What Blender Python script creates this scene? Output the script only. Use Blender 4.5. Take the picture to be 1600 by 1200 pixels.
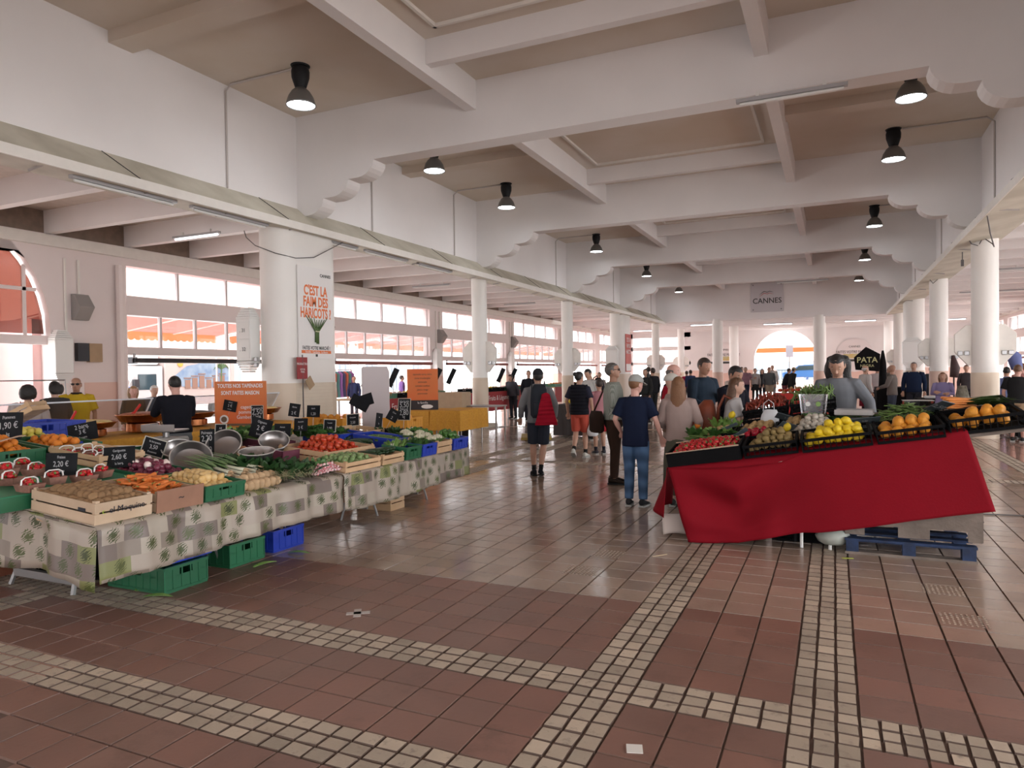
import bpy, bmesh, math, random
import numpy as np
from mathutils import Vector, Matrix, Euler
S = bpy.context.scene
for _o in list(bpy.data.objects): bpy.data.objects.remove(_o, do_unlink=True)
C = S.collection
PI = math.pi
# ------------------------------------------------------------------ camera
FPX, CAMH = 1100.0, 1.65
_y = Vector((503, 25, 1100)).normalized()
_x = Vector((2400, 15, -1100)); _x = (_x - _x.dot(_y) * _y).normalized()
_z = _x.cross(_y); _z = _z if _z.y > 0 else -_z
RIGHT = Vector((_x.x, _y.x, _z.x)); UP = Vector((_x.y, _y.y, _z.y)); FWD = Vector((_x.z, _y.z, _z.z))
cd = bpy.data.cameras.new('camera'); cam = bpy.data.objects.new('camera', cd); C.objects.link(cam)
cd.sensor_width = 36; cd.lens = FPX / 1600 * 36; cd.clip_end = 400; cd.clip_start = .05
m = Matrix((RIGHT, UP, -FWD)).transposed().to_4x4(); m.translation = (0, 0, CAMH)
cam.matrix_world = m
S.camera = cam
# ------------------------------------------------------------------ world and exposure
w = bpy.data.worlds.new('sky'); S.world = w; w.use_nodes = True
bg = w.node_tree.nodes['Background']; bg.inputs[0].default_value = (.97, .985, 1.0, 1); bg.inputs[1].default_value = 7.0
S.view_settings.view_transform = 'Standard'; S.view_settings.look = 'None'
S.view_settings.exposure = -0.22; S.view_settings.gamma = 1; S.view_settings.use_curve_mapping = False
S.cycles.use_denoising = True
S.cycles.max_bounces = 7; S.cycles.diffuse_bounces = 4; S.cycles.glossy_bounces = 3; S.cycles.transparent_max_bounces = 12
S.cycles.transmission_bounces = 4; S.cycles.sample_clamp_indirect = 4; S.cycles.caustics_reflective = False; S.cycles.caustics_refractive = False

def daylight(name, loc, rot, sx, sy, power, col=(.93, .98, 1)):
    l = bpy.data.lights.new(name, 'AREA'); l.shape = 'RECTANGLE'; l.size = sx; l.size_y = sy; l.energy = power; l.color = col
    o = bpy.data.objects.new(name, l); C.objects.link(o); o.location = loc; o.rotation_euler = rot
    return o
# daylight coming in through the open street sides and the far arch
daylight('daylight_west', (-16.7, 29, 2.1), (0, math.radians(-90), 0), 4.0, 48, 1900)
daylight('daylight_east', (10.0, 29, 2.1), (0, math.radians(90), 0), 4.0, 48, 2000)
daylight('daylight_arch', (-3.4, 58.9, 2.2), (math.radians(-90), 0, 0), 4.4, 4.0, 350)
daylight('daylight_south', (-3.3, -6.5, 2.9), (math.radians(90), 0, 0), 22, 5.0, 540)  # added fill lamp behind the viewer, where the hall has no opening
# ------------------------------------------------------------------ pixel rays (only used to take real positions off the photograph)
def ray(px, py):
    return RIGHT * (px - 800) + UP * (600 - py) + FWD * FPX
def onfloor(px, py, z=0.0):
    d = ray(px, py); t = (z - CAMH) / d.z; return Vector((0, 0, CAMH)) + d * t
def onX(px, py, x):
    d = ray(px, py); return Vector((0, 0, CAMH)) + d * (x / d.x)
def onY(px, py, y):
    d = ray(px, py); return Vector((0, 0, CAMH)) + d * (y / d.y)
def onplane(px, py, a, b, c):          # z = a + b x + c y
    d = ray(px, py); t = (a - CAMH) / (d.z - b * d.x - c * d.y); return Vector((0, 0, CAMH)) + d * t
# ------------------------------------------------------------------ materials
MATS = {}
def mat(name, col, rough=.6, metal=0, var=.0, scale=6, bump=0, bscale=40, col2=None, emit=None, spec=None, coat=0, alpha=None, trans=0, sheen=0, obvar=0):
    if name in MATS: return MATS[name]
    m = bpy.data.materials.new(name); m.use_nodes = True; nt = m.node_tree; N = nt.nodes; L = nt.links
    b = N['Principled BSDF']
    c = (*col, 1)
    b.inputs['Base Color'].default_value = c; b.inputs['Roughness'].default_value = rough; b.inputs['Metallic'].default_value = metal
    if spec is not None: b.inputs['Specular IOR Level'].default_value = spec
    if coat: b.inputs['Coat Weight'].default_value = coat
    if sheen: b.inputs['Sheen Weight'].default_value = sheen
    if trans: b.inputs['Transmission Weight'].default_value = trans
    tc = N.new('ShaderNodeTexCoord')
    out = None
    if var or col2:
        nz = N.new('ShaderNodeTexNoise'); nz.inputs['Scale'].default_value = scale; nz.inputs['Detail'].default_value = 5
        L.new(tc.outputs['Object'], nz.inputs['Vector'])
        mx = N.new('ShaderNodeMix'); mx.data_type = 'RGBA'
        rp = N.new('ShaderNodeMapRange'); rp.inputs[1].default_value = .35; rp.inputs[2].default_value = .65
        L.new(nz.outputs['Fac'], rp.inputs[0]); L.new(rp.outputs[0], mx.inputs['Factor'])
        mx.inputs['A'].default_value = c
        mx.inputs['B'].default_value = (*(col2 if col2 else [x * (1 - var) for x in col]), 1)
        out = mx.outputs['Result']; L.new(out, b.inputs['Base Color'])
    if obvar:
        oi = N.new('ShaderNodeObjectInfo'); hs = N.new('ShaderNodeHueSaturation')
        mr = N.new('ShaderNodeMapRange'); mr.inputs[3].default_value = 1 - obvar; mr.inputs[4].default_value = 1 + obvar * .6
        L.new(oi.outputs['Random'], mr.inputs[0]); L.new(mr.outputs[0], hs.inputs['Value'])
        hs.inputs['Color'].default_value = c
        if out: L.new(out, hs.inputs['Color'])
        L.new(hs.outputs[0], b.inputs['Base Color'])
    if bump:
        n2 = N.new('ShaderNodeTexNoise'); n2.inputs['Scale'].default_value = bscale; n2.inputs['Detail'].default_value = 4
        L.new(tc.outputs['Object'], n2.inputs['Vector'])
        bp = N.new('ShaderNodeBump'); bp.inputs['Strength'].default_value = bump; bp.inputs['Distance'].default_value = .01
        L.new(n2.outputs['Fac'], bp.inputs['Height']); L.new(bp.outputs[0], b.inputs['Normal'])
    if emit:
        b.inputs['Emission Color'].default_value = (*emit[:3], 1); b.inputs['Emission Strength'].default_value = emit[3]
    if alpha is not None: b.inputs['Alpha'].default_value = alpha
    MATS[name] = m; return m
def glassmat(name, tint=(1, 1, 1), refl=.08, rough=.02):
    if name in MATS: return MATS[name]
    m = bpy.data.materials.new(name); m.use_nodes = True; nt = m.node_tree; N = nt.nodes; L = nt.links
    N.remove(N['Principled BSDF'])
    t = N.new('ShaderNodeBsdfTransparent'); t.inputs[0].default_value = (*tint, 1)
    g = N.new('ShaderNodeBsdfGlossy'); g.inputs['Roughness'].default_value = rough
    mx = N.new('ShaderNodeMixShader'); lw = N.new('ShaderNodeLayerWeight'); lw.inputs[0].default_value = .25
    mr = N.new('ShaderNodeMapRange'); mr.inputs[3].default_value = refl * .5; mr.inputs[4].default_value = min(1, refl * 6)
    L.new(lw.outputs['Fresnel'], mr.inputs[0]); L.new(mr.outputs[0], mx.inputs[0]); L.new(t.outputs[0], mx.inputs[1]); L.new(g.outputs[0], mx.inputs[2])
    L.new(mx.outputs[0], N['Material Output'].inputs[0]); MATS[name] = m; return m
# ------------------------------------------------------------------ mesh builder
class MB:
    def __init__(s): s.v = []; s.f = []; s.mi = []; s.cm = 0; s.col = None
    def add(s, vs, fs, M=None):
        n = len(s.v)
        if M is not None: vs = [M @ Vector(p) for p in vs]
        s.v += [tuple(p) for p in vs]; s.f += [tuple(n + i for i in f) for f in fs]; s.mi += [s.cm] * len(fs); return s
    def box(s, c, d, rz=0, M=None, ry=0, rx=0):
        x, y, z = d[0] / 2, d[1] / 2, d[2] / 2
        vs = [(a * x, b * y, e * z) for a in (-1, 1) for b in (-1, 1) for e in (-1, 1)]
        fs = [(0, 1, 3, 2), (4, 6, 7, 5), (0, 4, 5, 1), (2, 3, 7, 6), (0, 2, 6, 4), (1, 5, 7, 3)]
        T = Matrix.Translation(c) @ Euler((rx, ry, rz)).to_matrix().to_4x4()
        if M is not None: T = M @ T
        return s.add(vs, fs, T)
    def bb(s, x0, x1, y0, y1, z0, z1): return s.box(((x0 + x1) / 2, (y0 + y1) / 2, (z0 + z1) / 2), (x1 - x0, y1 - y0, z1 - z0))
    def rings(s, rs, closed=True, cap=True, loop=False):
        n = len(rs[0]); base = len(s.v); k = len(rs)
        for r in rs: s.v += [tuple(p) for p in r]
        cnt = k if loop else k - 1
        for i in range(cnt):
            a = base + i * n; b = base + ((i + 1) % k) * n
            for j in range(n if closed else n - 1):
                j2 = (j + 1) % n
                s.f.append((a + j, a + j2, b + j2, b + j)); s.mi.append(s.cm)
        if cap and closed and not loop:
            s.f.append(tuple(base + n - 1 - j for j in range(n))); s.f.append(tuple(base + (k - 1) * n + j for j in range(n))); s.mi += [s.cm] * 2
        return s
    def lathe(s, prof, n=16, c=(0, 0, 0), M=None, cap=True):      # prof [(r,z)]
        rs = []
        for r, z in prof:
            ring = [Vector((c[0] + r * math.cos(2 * PI * j / n), c[1] + r * math.sin(2 * PI * j / n), c[2] + z)) for j in range(n)]
            rs.append([M @ p for p in ring] if M is not None else ring)
        return s.rings(rs, cap=cap)
    def tube(s, pts, r, n=6, cap=True, flat=1.0):
        pts = [Vector(p) for p in pts]; R = r if isinstance(r, (list, tuple)) else [r] * len(pts); rs = []; prev = None
        for i, p in enumerate(pts):
            t = (pts[min(i + 1, len(pts) - 1)] - pts[max(i - 1, 0)]).normalized()
            if prev is None:
                a = Vector((0, 0, 1)) if abs(t.z) < .9 else Vector((1, 0, 0)); u = t.cross(a).normalized()
            else:
                u = (prev - prev.dot(t) * t)
                u = u.normalized() if u.length > 1e-6 else prev
            prev = u; v = t.cross(u)
            rs.append([p + R[i] * (math.cos(2 * PI * j / n) * u + flat * math.sin(2 * PI * j / n) * v) for j in range(n)])
        return s.rings(rs, cap=cap)
    def prism(s, poly, h, M=None):           # poly in xy, extruded z 0..h
        n = len(poly); vs = [(x, y, 0) for x, y in poly] + [(x, y, h) for x, y in poly]
        fs = [tuple(range(n - 1, -1, -1)), tuple(range(n, 2 * n))] + [(i, (i + 1) % n, n + (i + 1) % n, n + i) for i in range(n)]
        return s.add(vs, fs, M)
    def ball(s, c, r, n=10, k=6, M=None):
        r = r if isinstance(r, (tuple, list)) else (r, r, r); rs = []
        for i in range(1, k):
            a = PI * i / k
            ring = [Vector((c[0] + r[0] * math.sin(a) * math.cos(2 * PI * j / n), c[1] + r[1] * math.sin(a) * math.sin(2 * PI * j / n), c[2] - r[2] * math.cos(a))) for j in range(n)]
            rs.append([M @ p for p in ring] if M is not None else ring)
        base = len(s.v); s.rings(rs, cap=False)
        t0 = Vector((c[0], c[1], c[2] - r[2])); t1 = Vector((c[0], c[1], c[2] + r[2]))
        if M is not None: t0 = M @ t0; t1 = M @ t1
        i0 = len(s.v); s.v += [tuple(t0), tuple(t1)]; last = base + (k - 2) * n
        for j in range(n):
            s.f.append((i0, base + (j + 1) % n, base + j)); s.f.append((i0 + 1, last + j, last + (j + 1) % n)); s.mi += [s.cm] * 2
        return s
    def quad(s, a, b, c, d): return s.add([a, b, c, d], [(0, 1, 2, 3)])
    def grid(s, fn, nu, nv):
        base = len(s.v)
        for i in range(nu + 1):
            for j in range(nv + 1): s.v.append(tuple(fn(i / nu, j / nv)))
        for i in range(nu):
            for j in range(nv):
                a = base + i * (nv + 1) + j; s.f.append((a, a + nv + 1, a + nv + 2, a + 1)); s.mi.append(s.cm)
        return s
    def mesh(s, name, mats, smooth=False):
        me = bpy.data.meshes.new(name); me.from_pydata(s.v, [], s.f)
        mats = mats if isinstance(mats, (list, tuple)) else [mats]
        for m in mats: me.materials.append(m)
        if len(mats) > 1: me.polygons.foreach_set('material_index', s.mi)
        if smooth is True: me.polygons.foreach_set('use_smooth', [True] * len(me.polygons))
        me.update()
        if smooth == 'auto': me.shade_auto = None
        return me
    def build(s, name, mats, parent=None, smooth=False, bevel=0, loc=None, rz=None, solid=0, subs=0):
        auto = smooth == 'auto'
        me = s.mesh(name, mats, smooth is True)
        if auto:
            me.polygons.foreach_set('use_smooth', [True] * len(me.polygons)); me.update(); me.set_sharp_from_angle(angle=.7)
        o = bpy.data.objects.new(name, me); C.objects.link(o)
        if parent is not None: o.parent = parent
        if loc is not None: o.location = loc
        if rz is not None: o.rotation_euler = (0, 0, rz)
        if solid:
            md = o.modifiers.new('s', 'SOLIDIFY'); md.thickness = solid; md.offset = 0
        if bevel:
            md = o.modifiers.new('b', 'BEVEL'); md.width = bevel; md.segments = 1; md.limit_method = 'ANGLE'
        if subs:
            md = o.modifiers.new('u', 'SUBSURF'); md.levels = subs; md.render_levels = subs
        return o
def tag(o, label=None, cat=None, group=None, kind=None):
    if label: o['label'] = label
    if cat: o['category'] = cat
    if group: o['group'] = group
    if kind: o['kind'] = kind
    return o
def thing(name, label, cat, loc=(0, 0, 0), rz=0, group=None, kind=None):
    o = bpy.data.objects.new(name, None); C.objects.link(o); o.location = loc; o.rotation_euler = (0, 0, rz); o.empty_display_size = .1
    return tag(o, label, cat, group, kind)
def kids(o): return [c for c in bpy.data.objects if c.parent == o]
def snapshot(o):     # remember children once so copies are cheap
    return (o, [(c, [(g, []) for g in kids(c)]) for c in kids(o)])
def copy_tree(sn, loc=None, rz=None, label=None, group=None, rot=None, scale=None):
    o, ch = sn
    r = o.copy(); C.objects.link(r)
    if loc is not None: r.location = loc
    if rz is not None: r.rotation_euler = (0, 0, rz)
    if rot is not None: r.rotation_euler = rot
    if scale is not None: r.scale = (scale, scale, scale) if not isinstance(scale, (tuple, list)) else scale
    if label: r['label'] = label
    if group: r['group'] = group
    for c, gs in ch:
        k = c.copy(); C.objects.link(k); k.parent = r; k.matrix_parent_inverse = c.matrix_parent_inverse
        for g, _ in gs:
            q = g.copy(); C.objects.link(q); q.parent = k
    return r
def lettering(txt, size, loc, rot, m, parent, name='lettering', align='CENTER', ext=.001, sx=1, bold=0, lsp=1):
    cu = bpy.data.curves.new(name, 'FONT'); cu.body = txt; cu.size = size; cu.align_x = align; cu.align_y = 'CENTER'; cu.extrude = ext
    cu.space_line = lsp
    if bold: cu.offset = bold
    cu.resolution_u = 3
    cu.materials.append(m); o = bpy.data.objects.new(name, cu); C.objects.link(o); o.location = loc
    o.rotation_euler = rot; o.scale = (sx, 1, 1); o.parent = parent
    return o
R_ = random.Random(7)
# ================================================================== materials of the hall
wallp = mat('painted_plaster', (.855, .82, .82), .75, var=.05, scale=.6, bump=.12, bscale=9)
wallo = mat('outer_wall_plaster', (.83, .735, .72), .75, var=.05, scale=.6, bump=.12, bscale=9)
wallb = mat('painted_beam', (.85, .815, .81), .75, var=.05, scale=.8, bump=.1, bscale=8)
ceilm = mat('ceiling_paint', (.74, .67, .61), .8, col2=(.66, .56, .46), scale=.35, bump=.1, bscale=9)
salmon = mat('salmon_dado', (.80, .55, .47), .6, var=.06, scale=.9)
tanp = mat('tan_dado_tiles', (.70, .58, .46), .45, var=.07, scale=1.2)
creamp = mat('cream_dirty_ledge', (.66, .62, .52), .7, col2=(.50, .46, .37), scale=1.3, bump=.15, bscale=12)
offw = mat('ledge_edge_paint', (.83, .79, .74), .6, var=.05)
framep = mat('window_frame_paint', (.80, .74, .73), .5, var=.04)
pinkout = mat('pink_render', (.80, .52, .50), .8, var=.06, scale=1)
darkm = mat('dark_metal', (.03, .03, .035), .4, metal=.3)
greym = mat('grey_metal', (.45, .45, .46), .35, metal=.8, var=.1)
blackp = mat('black_plastic', (.012, .012, .014), .5, spec=.2)
whitep = mat('white_plastic', (.80, .79, .77), .4)
cable = mat('cable_rubber', (.10, .09, .09), .6)
glass = glassmat('window_glass')
LX, RX = -9.75, 3.05            # nave faces
LC, RC = -9.85, 3.15            # column lines
OWL, OWR = -16.0, 9.3           # outer walls
YS = [3.6 + 7.8 * i for i in range(-1, 8)]   # bay lines
YC = [11.4 + 7.8 * i for i in range(6)]
# ------------------------------------------------------------------ floor
floor = tag(MB().bb(OWL - .4, OWR + .4, -7, 58.6, -.3, -.012).build('floor', mat('grout', (.175, .118, .094), .8, var=.15)), 'tiled market hall floor of brown tiles crossed by pale stone bands', 'floor', kind='structure')
def tilemat(name, cols, rough, c2rough=.1, bump=.25, bsc=30, spots=None, joint=.5, lo=.64):
    m = bpy.data.materials.new(name); m.use_nodes = True; nt = m.node_tree; N = nt.nodes; L = nt.links; b = N['Principled BSDF']; b.inputs['Specular IOR Level'].default_value = .7 if rough < .3 else .5
    at = N.new('ShaderNodeAttribute'); at.attribute_name = 'tint'
    ge = N.new('ShaderNodeNewGeometry'); sp = N.new('ShaderNodeSeparateColor'); L.new(at.outputs['Color'], sp.inputs[0])
    nz = N.new('ShaderNodeTexNoise'); nz.inputs['Scale'].default_value = 2.2; nz.inputs['Detail'].default_value = 6; L.new(ge.outputs['Position'], nz.inputs['Vector'])
    mx = N.new('ShaderNodeMix'); mx.data_type = 'RGBA'; mx.inputs['A'].default_value = (*cols[0], 1); mx.inputs['B'].default_value = (*cols[1], 1); L.new(sp.outputs[0], mx.inputs['Factor'])
    hs = N.new('ShaderNodeHueSaturation'); L.new(mx.outputs['Result'], hs.inputs['Color'])
    ad = N.new('ShaderNodeMath'); ad.operation = 'MULTIPLY_ADD'; L.new(nz.outputs['Fac'], ad.inputs[0]); ad.inputs[1].default_value = .55; 
    mr = N.new('ShaderNodeMapRange'); mr.inputs[3].default_value = lo; mr.inputs[4].default_value = .82; L.new(sp.outputs[1], mr.inputs[0]); L.new(mr.outputs[0], ad.inputs[2]); L.new(ad.outputs[0], hs.inputs['Value'])
    last = hs.outputs[0]
    if spots:
        n3 = N.new('ShaderNodeTexNoise'); n3.inputs['Scale'].default_value = spots[0]; n3.inputs['Detail'].default_value = 7; n3.inputs['Roughness'].default_value = .7; L.new(ge.outputs['Position'], n3.inputs['Vector'])
        r3 = N.new('ShaderNodeMapRange'); r3.inputs[1].default_value = .55; r3.inputs[2].default_value = .68; r3.inputs[3].default_value = 0; r3.inputs[4].default_value = spots[2]; L.new(n3.outputs['Fac'], r3.inputs[0])
        m3 = N.new('ShaderNodeMix'); m3.data_type = 'RGBA'; L.new(r3.outputs[0], m3.inputs['Factor']); L.new(last, m3.inputs['A']); m3.inputs['B'].default_value = (*spots[1], 1); last = m3.outputs['Result']
    mj = N.new('ShaderNodeMix'); mj.data_type = 'RGBA'; jm_ = N.new('ShaderNodeMath'); jm_.operation = 'MULTIPLY'; jm_.inputs[1].default_value = joint; L.new(sp.outputs[2], jm_.inputs[0]); L.new(jm_.outputs[0], mj.inputs['Factor']); L.new(last, mj.inputs['A']); mj.inputs['B'].default_value = (.13, .085, .065, 1); L.new(mj.outputs['Result'], b.inputs['Base Color'])
    rr = N.new('ShaderNodeMapRange'); rr.inputs[1].default_value = .3; rr.inputs[2].default_value = .7; rr.inputs[3].default_value = rough - c2rough; rr.inputs[4].default_value = rough + c2rough
    n4 = N.new('ShaderNodeTexNoise'); n4.inputs['Scale'].default_value = 1.1; n4.inputs['Detail'].default_value = 5; L.new(ge.outputs['Position'], n4.inputs['Vector']); L.new(n4.outputs['Fac'], rr.inputs[0]); L.new(rr.outputs[0], b.inputs['Roughness'])
    n2 = N.new('ShaderNodeTexNoise'); n2.inputs['Scale'].default_value = bsc; n2.inputs['Detail'].default_value = 4; L.new(ge.outputs['Position'], n2.inputs['Vector'])
    bp = N.new('ShaderNodeBump'); bp.inputs['Strength'].default_value = bump; bp.inputs['Distance'].default_value = .004; L.new(n2.outputs['Fac'], bp.inputs['Height']); L.new(bp.outputs[0], b.inputs['Normal'])
    MATS[name] = m; return m
m_red = tilemat('terracotta', ((.245, .122, .092), (.21, .118, .092)), .42, .08, spots=(3, (.15, .08, .06), .6))
m_tan = tilemat('brown_tile', ((.39, .28, .215), (.34, .25, .195)), .16, .05, bump=.09, spots=(2, (.28, .19, .14), .5))
m_rose = tilemat('rose_tile', ((.46, .27, .215), (.40, .25, .205)), .11, .03, bump=.05, spots=(2, (.30, .19, .15), .4))
m_stone = tilemat('pale_stone', ((.54, .44, .34), (.45, .375, .295)), .5, .08, bump=.6, bsc=60, spots=(14, (.24, .19, .15), .75), joint=1, lo=.46)
STRX = [-14.6, -6.42, -5.72, -1.25, -.20, 2.62, 8.0]; SW = .30
STRY = [2.35, 3.38, 11.85, 19.3, 27.0, 34.8]
def segs(lo, hi, stripes, t):
    out = []; cur = lo
    for s in stripes + [hi]:
        if s > cur + .02:
            n = max(1, round((min(s, hi) - cur) / t)); d = (min(s, hi) - cur) / n
            out += [(cur + i * d, d, 0) for i in range(n)]
        if s < hi:
            out += [(s + i * SW / 3, SW / 3, 1) for i in range(3)]; cur = s + SW
    return out
xs = segs(OWL, OWR, STRX, .25)
ys = segs(-1.0, 40.0, STRY, .25)
cells = []
pale = lambda k: k
for (y0, dy, ky) in ys:
    for (x0, dx, kx) in xs:
        if kx == 0 and ky == 0: cells.append((x0, y0, dx, dy, 0))
        elif kx == 1 and ky == 1: cells.append((x0, y0, dx, dy, 1))
        elif kx == 1:
            n = max(1, round(dy / .1)); [cells.append((x0, y0 + i * dy / n, dx, dy / n, 1)) for i in range(n)]
        else:
            n = max(1, round(dx / .1)); [cells.append((x0 + i * dx / n, y0, dx / n, dy, 1)) for i in range(n)]
def vis(x, y, z=0):
    c = Vector((x, y, z - CAMH)); d = c.dot(FWD)
    if d < .5: return None
    return 800 + FPX * c.dot(RIGHT) / d, 600 - FPX * c.dot(UP) / d, d
class Tint(MB):
    def __init__(s): super().__init__(); s.t = []
    def tile(s, x0, y0, dx, dy, kind, z=0.0, col=None):
        g = .0035 if kind == 0 else .0055; b = .003
        z += R_.uniform(-.0008, .0008); tz = R_.uniform(-.0006, .0006)
        n = len(s.v); a = (x0 + g, y0 + g, x0 + dx - g, y0 + dy - g)
        j = (lambda: R_.uniform(-.003, .003)) if kind == 1 else (lambda: 0)
        base = [(a[0], a[1]), (a[2], a[1]), (a[2], a[3]), (a[0], a[3])]
        base = [(p[0] + j(), p[1] + j()) for p in base]
        ins = [(1, 1), (-1, 1), (-1, -1), (1, -1)]
        s.v += [(p[0], p[1], z - .011) for p in base] + [(p[0] + q[0] * b, p[1] + q[1] * b, z + (tz if i < 2 else -tz)) for i, (p, q) in enumerate(zip(base, ins))]
        s.f += [(n + 4, n + 5, n + 6, n + 7)] + [(n + i, n + (i + 1) % 4, n + 4 + (i + 1) % 4, n + 4 + i) for i in range(4)]; s.mi += [0] * 5
        cc = col or (R_.random(), R_.random(), 0, 1); s.t += [cc] * 4 + [(cc[0], cc[1], 1, 1)] * 16
    def fin(s, name, m, parent=None):
        me = bpy.data.meshes.new(name); me.from_pydata(s.v, [], s.f); me.materials.append(m)
        ca = me.color_attributes.new('tint', 'FLOAT_COLOR', 'CORNER'); ca.data.foreach_set('color', np.array(s.t, dtype=np.float32).ravel()); me.update()
        o = bpy.data.objects.new(name, me); C.objects.link(o); o.parent = parent; return o
def redzone(x, y):
    if x > -1.25: return y < 5.0 + .12 * (x + 1.25) * 0 - .0
    return 5.0 + .0 * x > y and not (x < -3.4 and y < 1.9)
rank = []
for c in cells:
    v = vis(c[0] + c[2] / 2, c[1] + c[3] / 2)
    inside = v is not None and -40 < v[0] < 1640 and 560 < v[1] < 1240
    rank.append((v[2] if inside else 1e9 + abs(c[1]), c))
rank.sort(key=lambda r: r[0])
cnt = [0, 0]; bulk = {0: Tint(), 1: Tint(), 2: Tint(), 3: Tint()}
for d, c in rank:
    k = c[4]; mid = 2 if (k == 0 and not redzone(c[0] + .1, c[1] + .1)) else k
    if d < 1e8 and cnt[k] < 300:
        cnt[k] += 1; t = Tint(); t.tile(0, 0, c[2], c[3], k)
        o = t.fin('stone_tile' if k else 'floor_tile', (m_red, m_stone, m_tan)[mid], floor); o.location = (c[0], c[1], 0)
    elif d < 1e8 or k == 1 or c[1] > 3:
        bulk[3 if (mid == 2 and c[1] + 1.2 * c[0] > 16) else mid].tile(*c)
for k, nm in ((0, 'terracotta_tiles'), (1, 'stone_band_tiles'), (2, 'brown_tiles'), (3, 'rose_tiles')):
    tag(bulk[k].fin(nm, (m_red, m_stone, m_tan, m_rose)[k], floor), kind='stuff')
# far and near floor where single tiles can no longer be told apart
t = Tint()
t.tile(OWL, 40, OWR - OWL, 18.6, 0, -.002, (.3, .5, 0, 1)); t.tile(OWL, -7, OWR - OWL, 6.0, 0, -.002, (.3, .5, 0, 1)); t.tile(OWL, -1, -OWL - 4, 3.99, 0, -.004, (.3, .5, 0, 1))
o = t.fin('distant_paving', m_rose, floor); tag(o, kind='stuff')
# ribbed mosaic plates let into the tiles
for (x, y) in ((-2.05, 5.38), (-2.0, 5.98), (.58, 5.88), (.62, 5.22)):
    t = Tint()
    for i in range(9):
        for q in range(7): t.tile(x + i * .031, y + q * .036, .03, .034, 1, .0025, (R_.random() * .2, R_.uniform(.7, 1), 0, 1))
    tag(t.fin('mosaic_plate', m_stone, floor), kind='stuff')
# ------------------------------------------------------------------ nave walls, ledges, ceiling
def struct(mb, name, m, label, **k): return tag(mb.build(name, m, **k), label, 'structure', kind='structure')
CZ = 6.8
struct(MB().bb(OWL - .4, OWR + .4, -7.3, -7.0, 0, 7.0), 'wall_south', wallp, 'plain end wall of the hall behind the viewer')  # unseen wall, added to cut the sky light on the beam fronts
struct(MB().bb(OWL - .4, OWR + .4, -7.3, -4.1, 6.9, 7.1), 'ceiling_south', wallb, 'ceiling over the hall end behind the viewer')
for side, x0, x1, lab in (('left', LX - .35, LX, 'white plaster nave wall above the ledge over the round columns on the street side with the posters'), ('right', RX, RX + .35, 'white plaster nave wall above the ledge on the side of the black draped stands')):
    struct(MB().bb(x0, x1, -4.2, 42.6, 4.58, 7.0), 'wall_nave_' + side, wallp, lab)
struct(MB().bb(LX - .4, RX + .4, -4.2, 42.9, CZ, 7.05), 'ceiling', ceilm, 'stained high nave ceiling between white cross beams')
for side, xw, sg in (('left', LX, 1), ('right', RX, -1)):
    tip = xw + sg * .5
    mb = MB()
    prof = [(xw - sg * .45, 4.62), (xw, 4.98), (tip, 4.56), (tip, 4.43), (xw - sg * .45, 4.54)]
    y = -4.2; e = 42.6; n = 6
    a = [Vector((p[0], -4.2, p[1])) for p in prof]; b = [Vector((p[0], 42.6, p[1])) for p in prof]
    mb.rings([a, b] if sg < 0 else [a, b])
    led = struct(mb, 'cornice_' + side, [creamp], 'sloping cream ledge running along the nave wall above the ' + ('market stalls' if sg > 0 else 'black stands'))
    MB().bb(min(tip, tip - sg * .02) - .001, max(tip, tip - sg * .02) + .012 * (sg > 0), -4.2, 42.6, 4.425, 4.565).build('edge_strip', offw, led)
    for k in range(24):      # bars under the ledge and joint lines
        yy = 5.9 + 1.56 * k
        if yy < 42 and (sg > 0 or k % 3 == 0): MB().box((tip - sg * .25, yy, 4.455), (.46, .02, .03), ry=-sg * .12).build('bracket', mat('bracket_paint', (.40, .36, .34), .6), led)
    for k in range(12):
        yy = 7.2 + 3.1 * k
        jm = MB(); jm.tube([(xw + sg * .01, yy - .25, 4.98), (tip - sg * .0, yy, 4.57)], .006, 4); jm.build('joint', darkm, led)
    # fluorescent battens hidden in the ledge light the cove
    tubee = mat('tube_glow', (1, 1, 1), .5, emit=(.85, .92, 1, 6))
# cross beams with stepped corbels
def corbel_poly(x_in, sg):           # from the beam soffit down to the ledge, x towards wall
    pts = []; X = 0; Z = 5.72
    for i in range(3):
        cx, w_, h_ = X, .60, .30
        for t_ in range(7):
            a = PI / 2 * t_ / 6
            pts.append((cx + .40 * (1 - math.cos(a)) * 1.0, Z - h_ * math.sin(a)))
        X += w_; Z -= h_
        if i < 2: pts.append((X - .02, Z))
    return pts
for i, yb in enumerate(YC[:4] + [3.6]):
    y0, y1 = yb - .3, yb + .1
    if i == 4: y0, y1 = 3.4, 3.8
    left = [(LX + 1.85 - p[0], p[1]) for p in corbel_poly(0, 1)]; right = [(RX - 1.85 + p[0], p[1]) for p in corbel_poly(0, 1)]
    poly = [(LX - .1, 7.0)] + [(LX - .1, left[-1][1])] + left[::-1] + right + [(RX + .1, right[-1][1]), (RX + .1, 7.0)]
    lab = ['nearest scalloped white cross beam over the poster pillar', 'second scalloped white cross beam, over the first round column', 'third scalloped white cross beam, over the second round column', 'fourth scalloped white cross beam, before the sign wall', 'scalloped white cross beam overhead of the viewer'][i]
    mb = MB(); M = Matrix.Translation((0, y1, 0)) @ Matrix.Rotation(PI / 2, 4, 'X')
    mb.prism(poly, y1 - y0, M); bm_ = struct(mb, 'cross_beam', wallb, lab)
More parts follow.
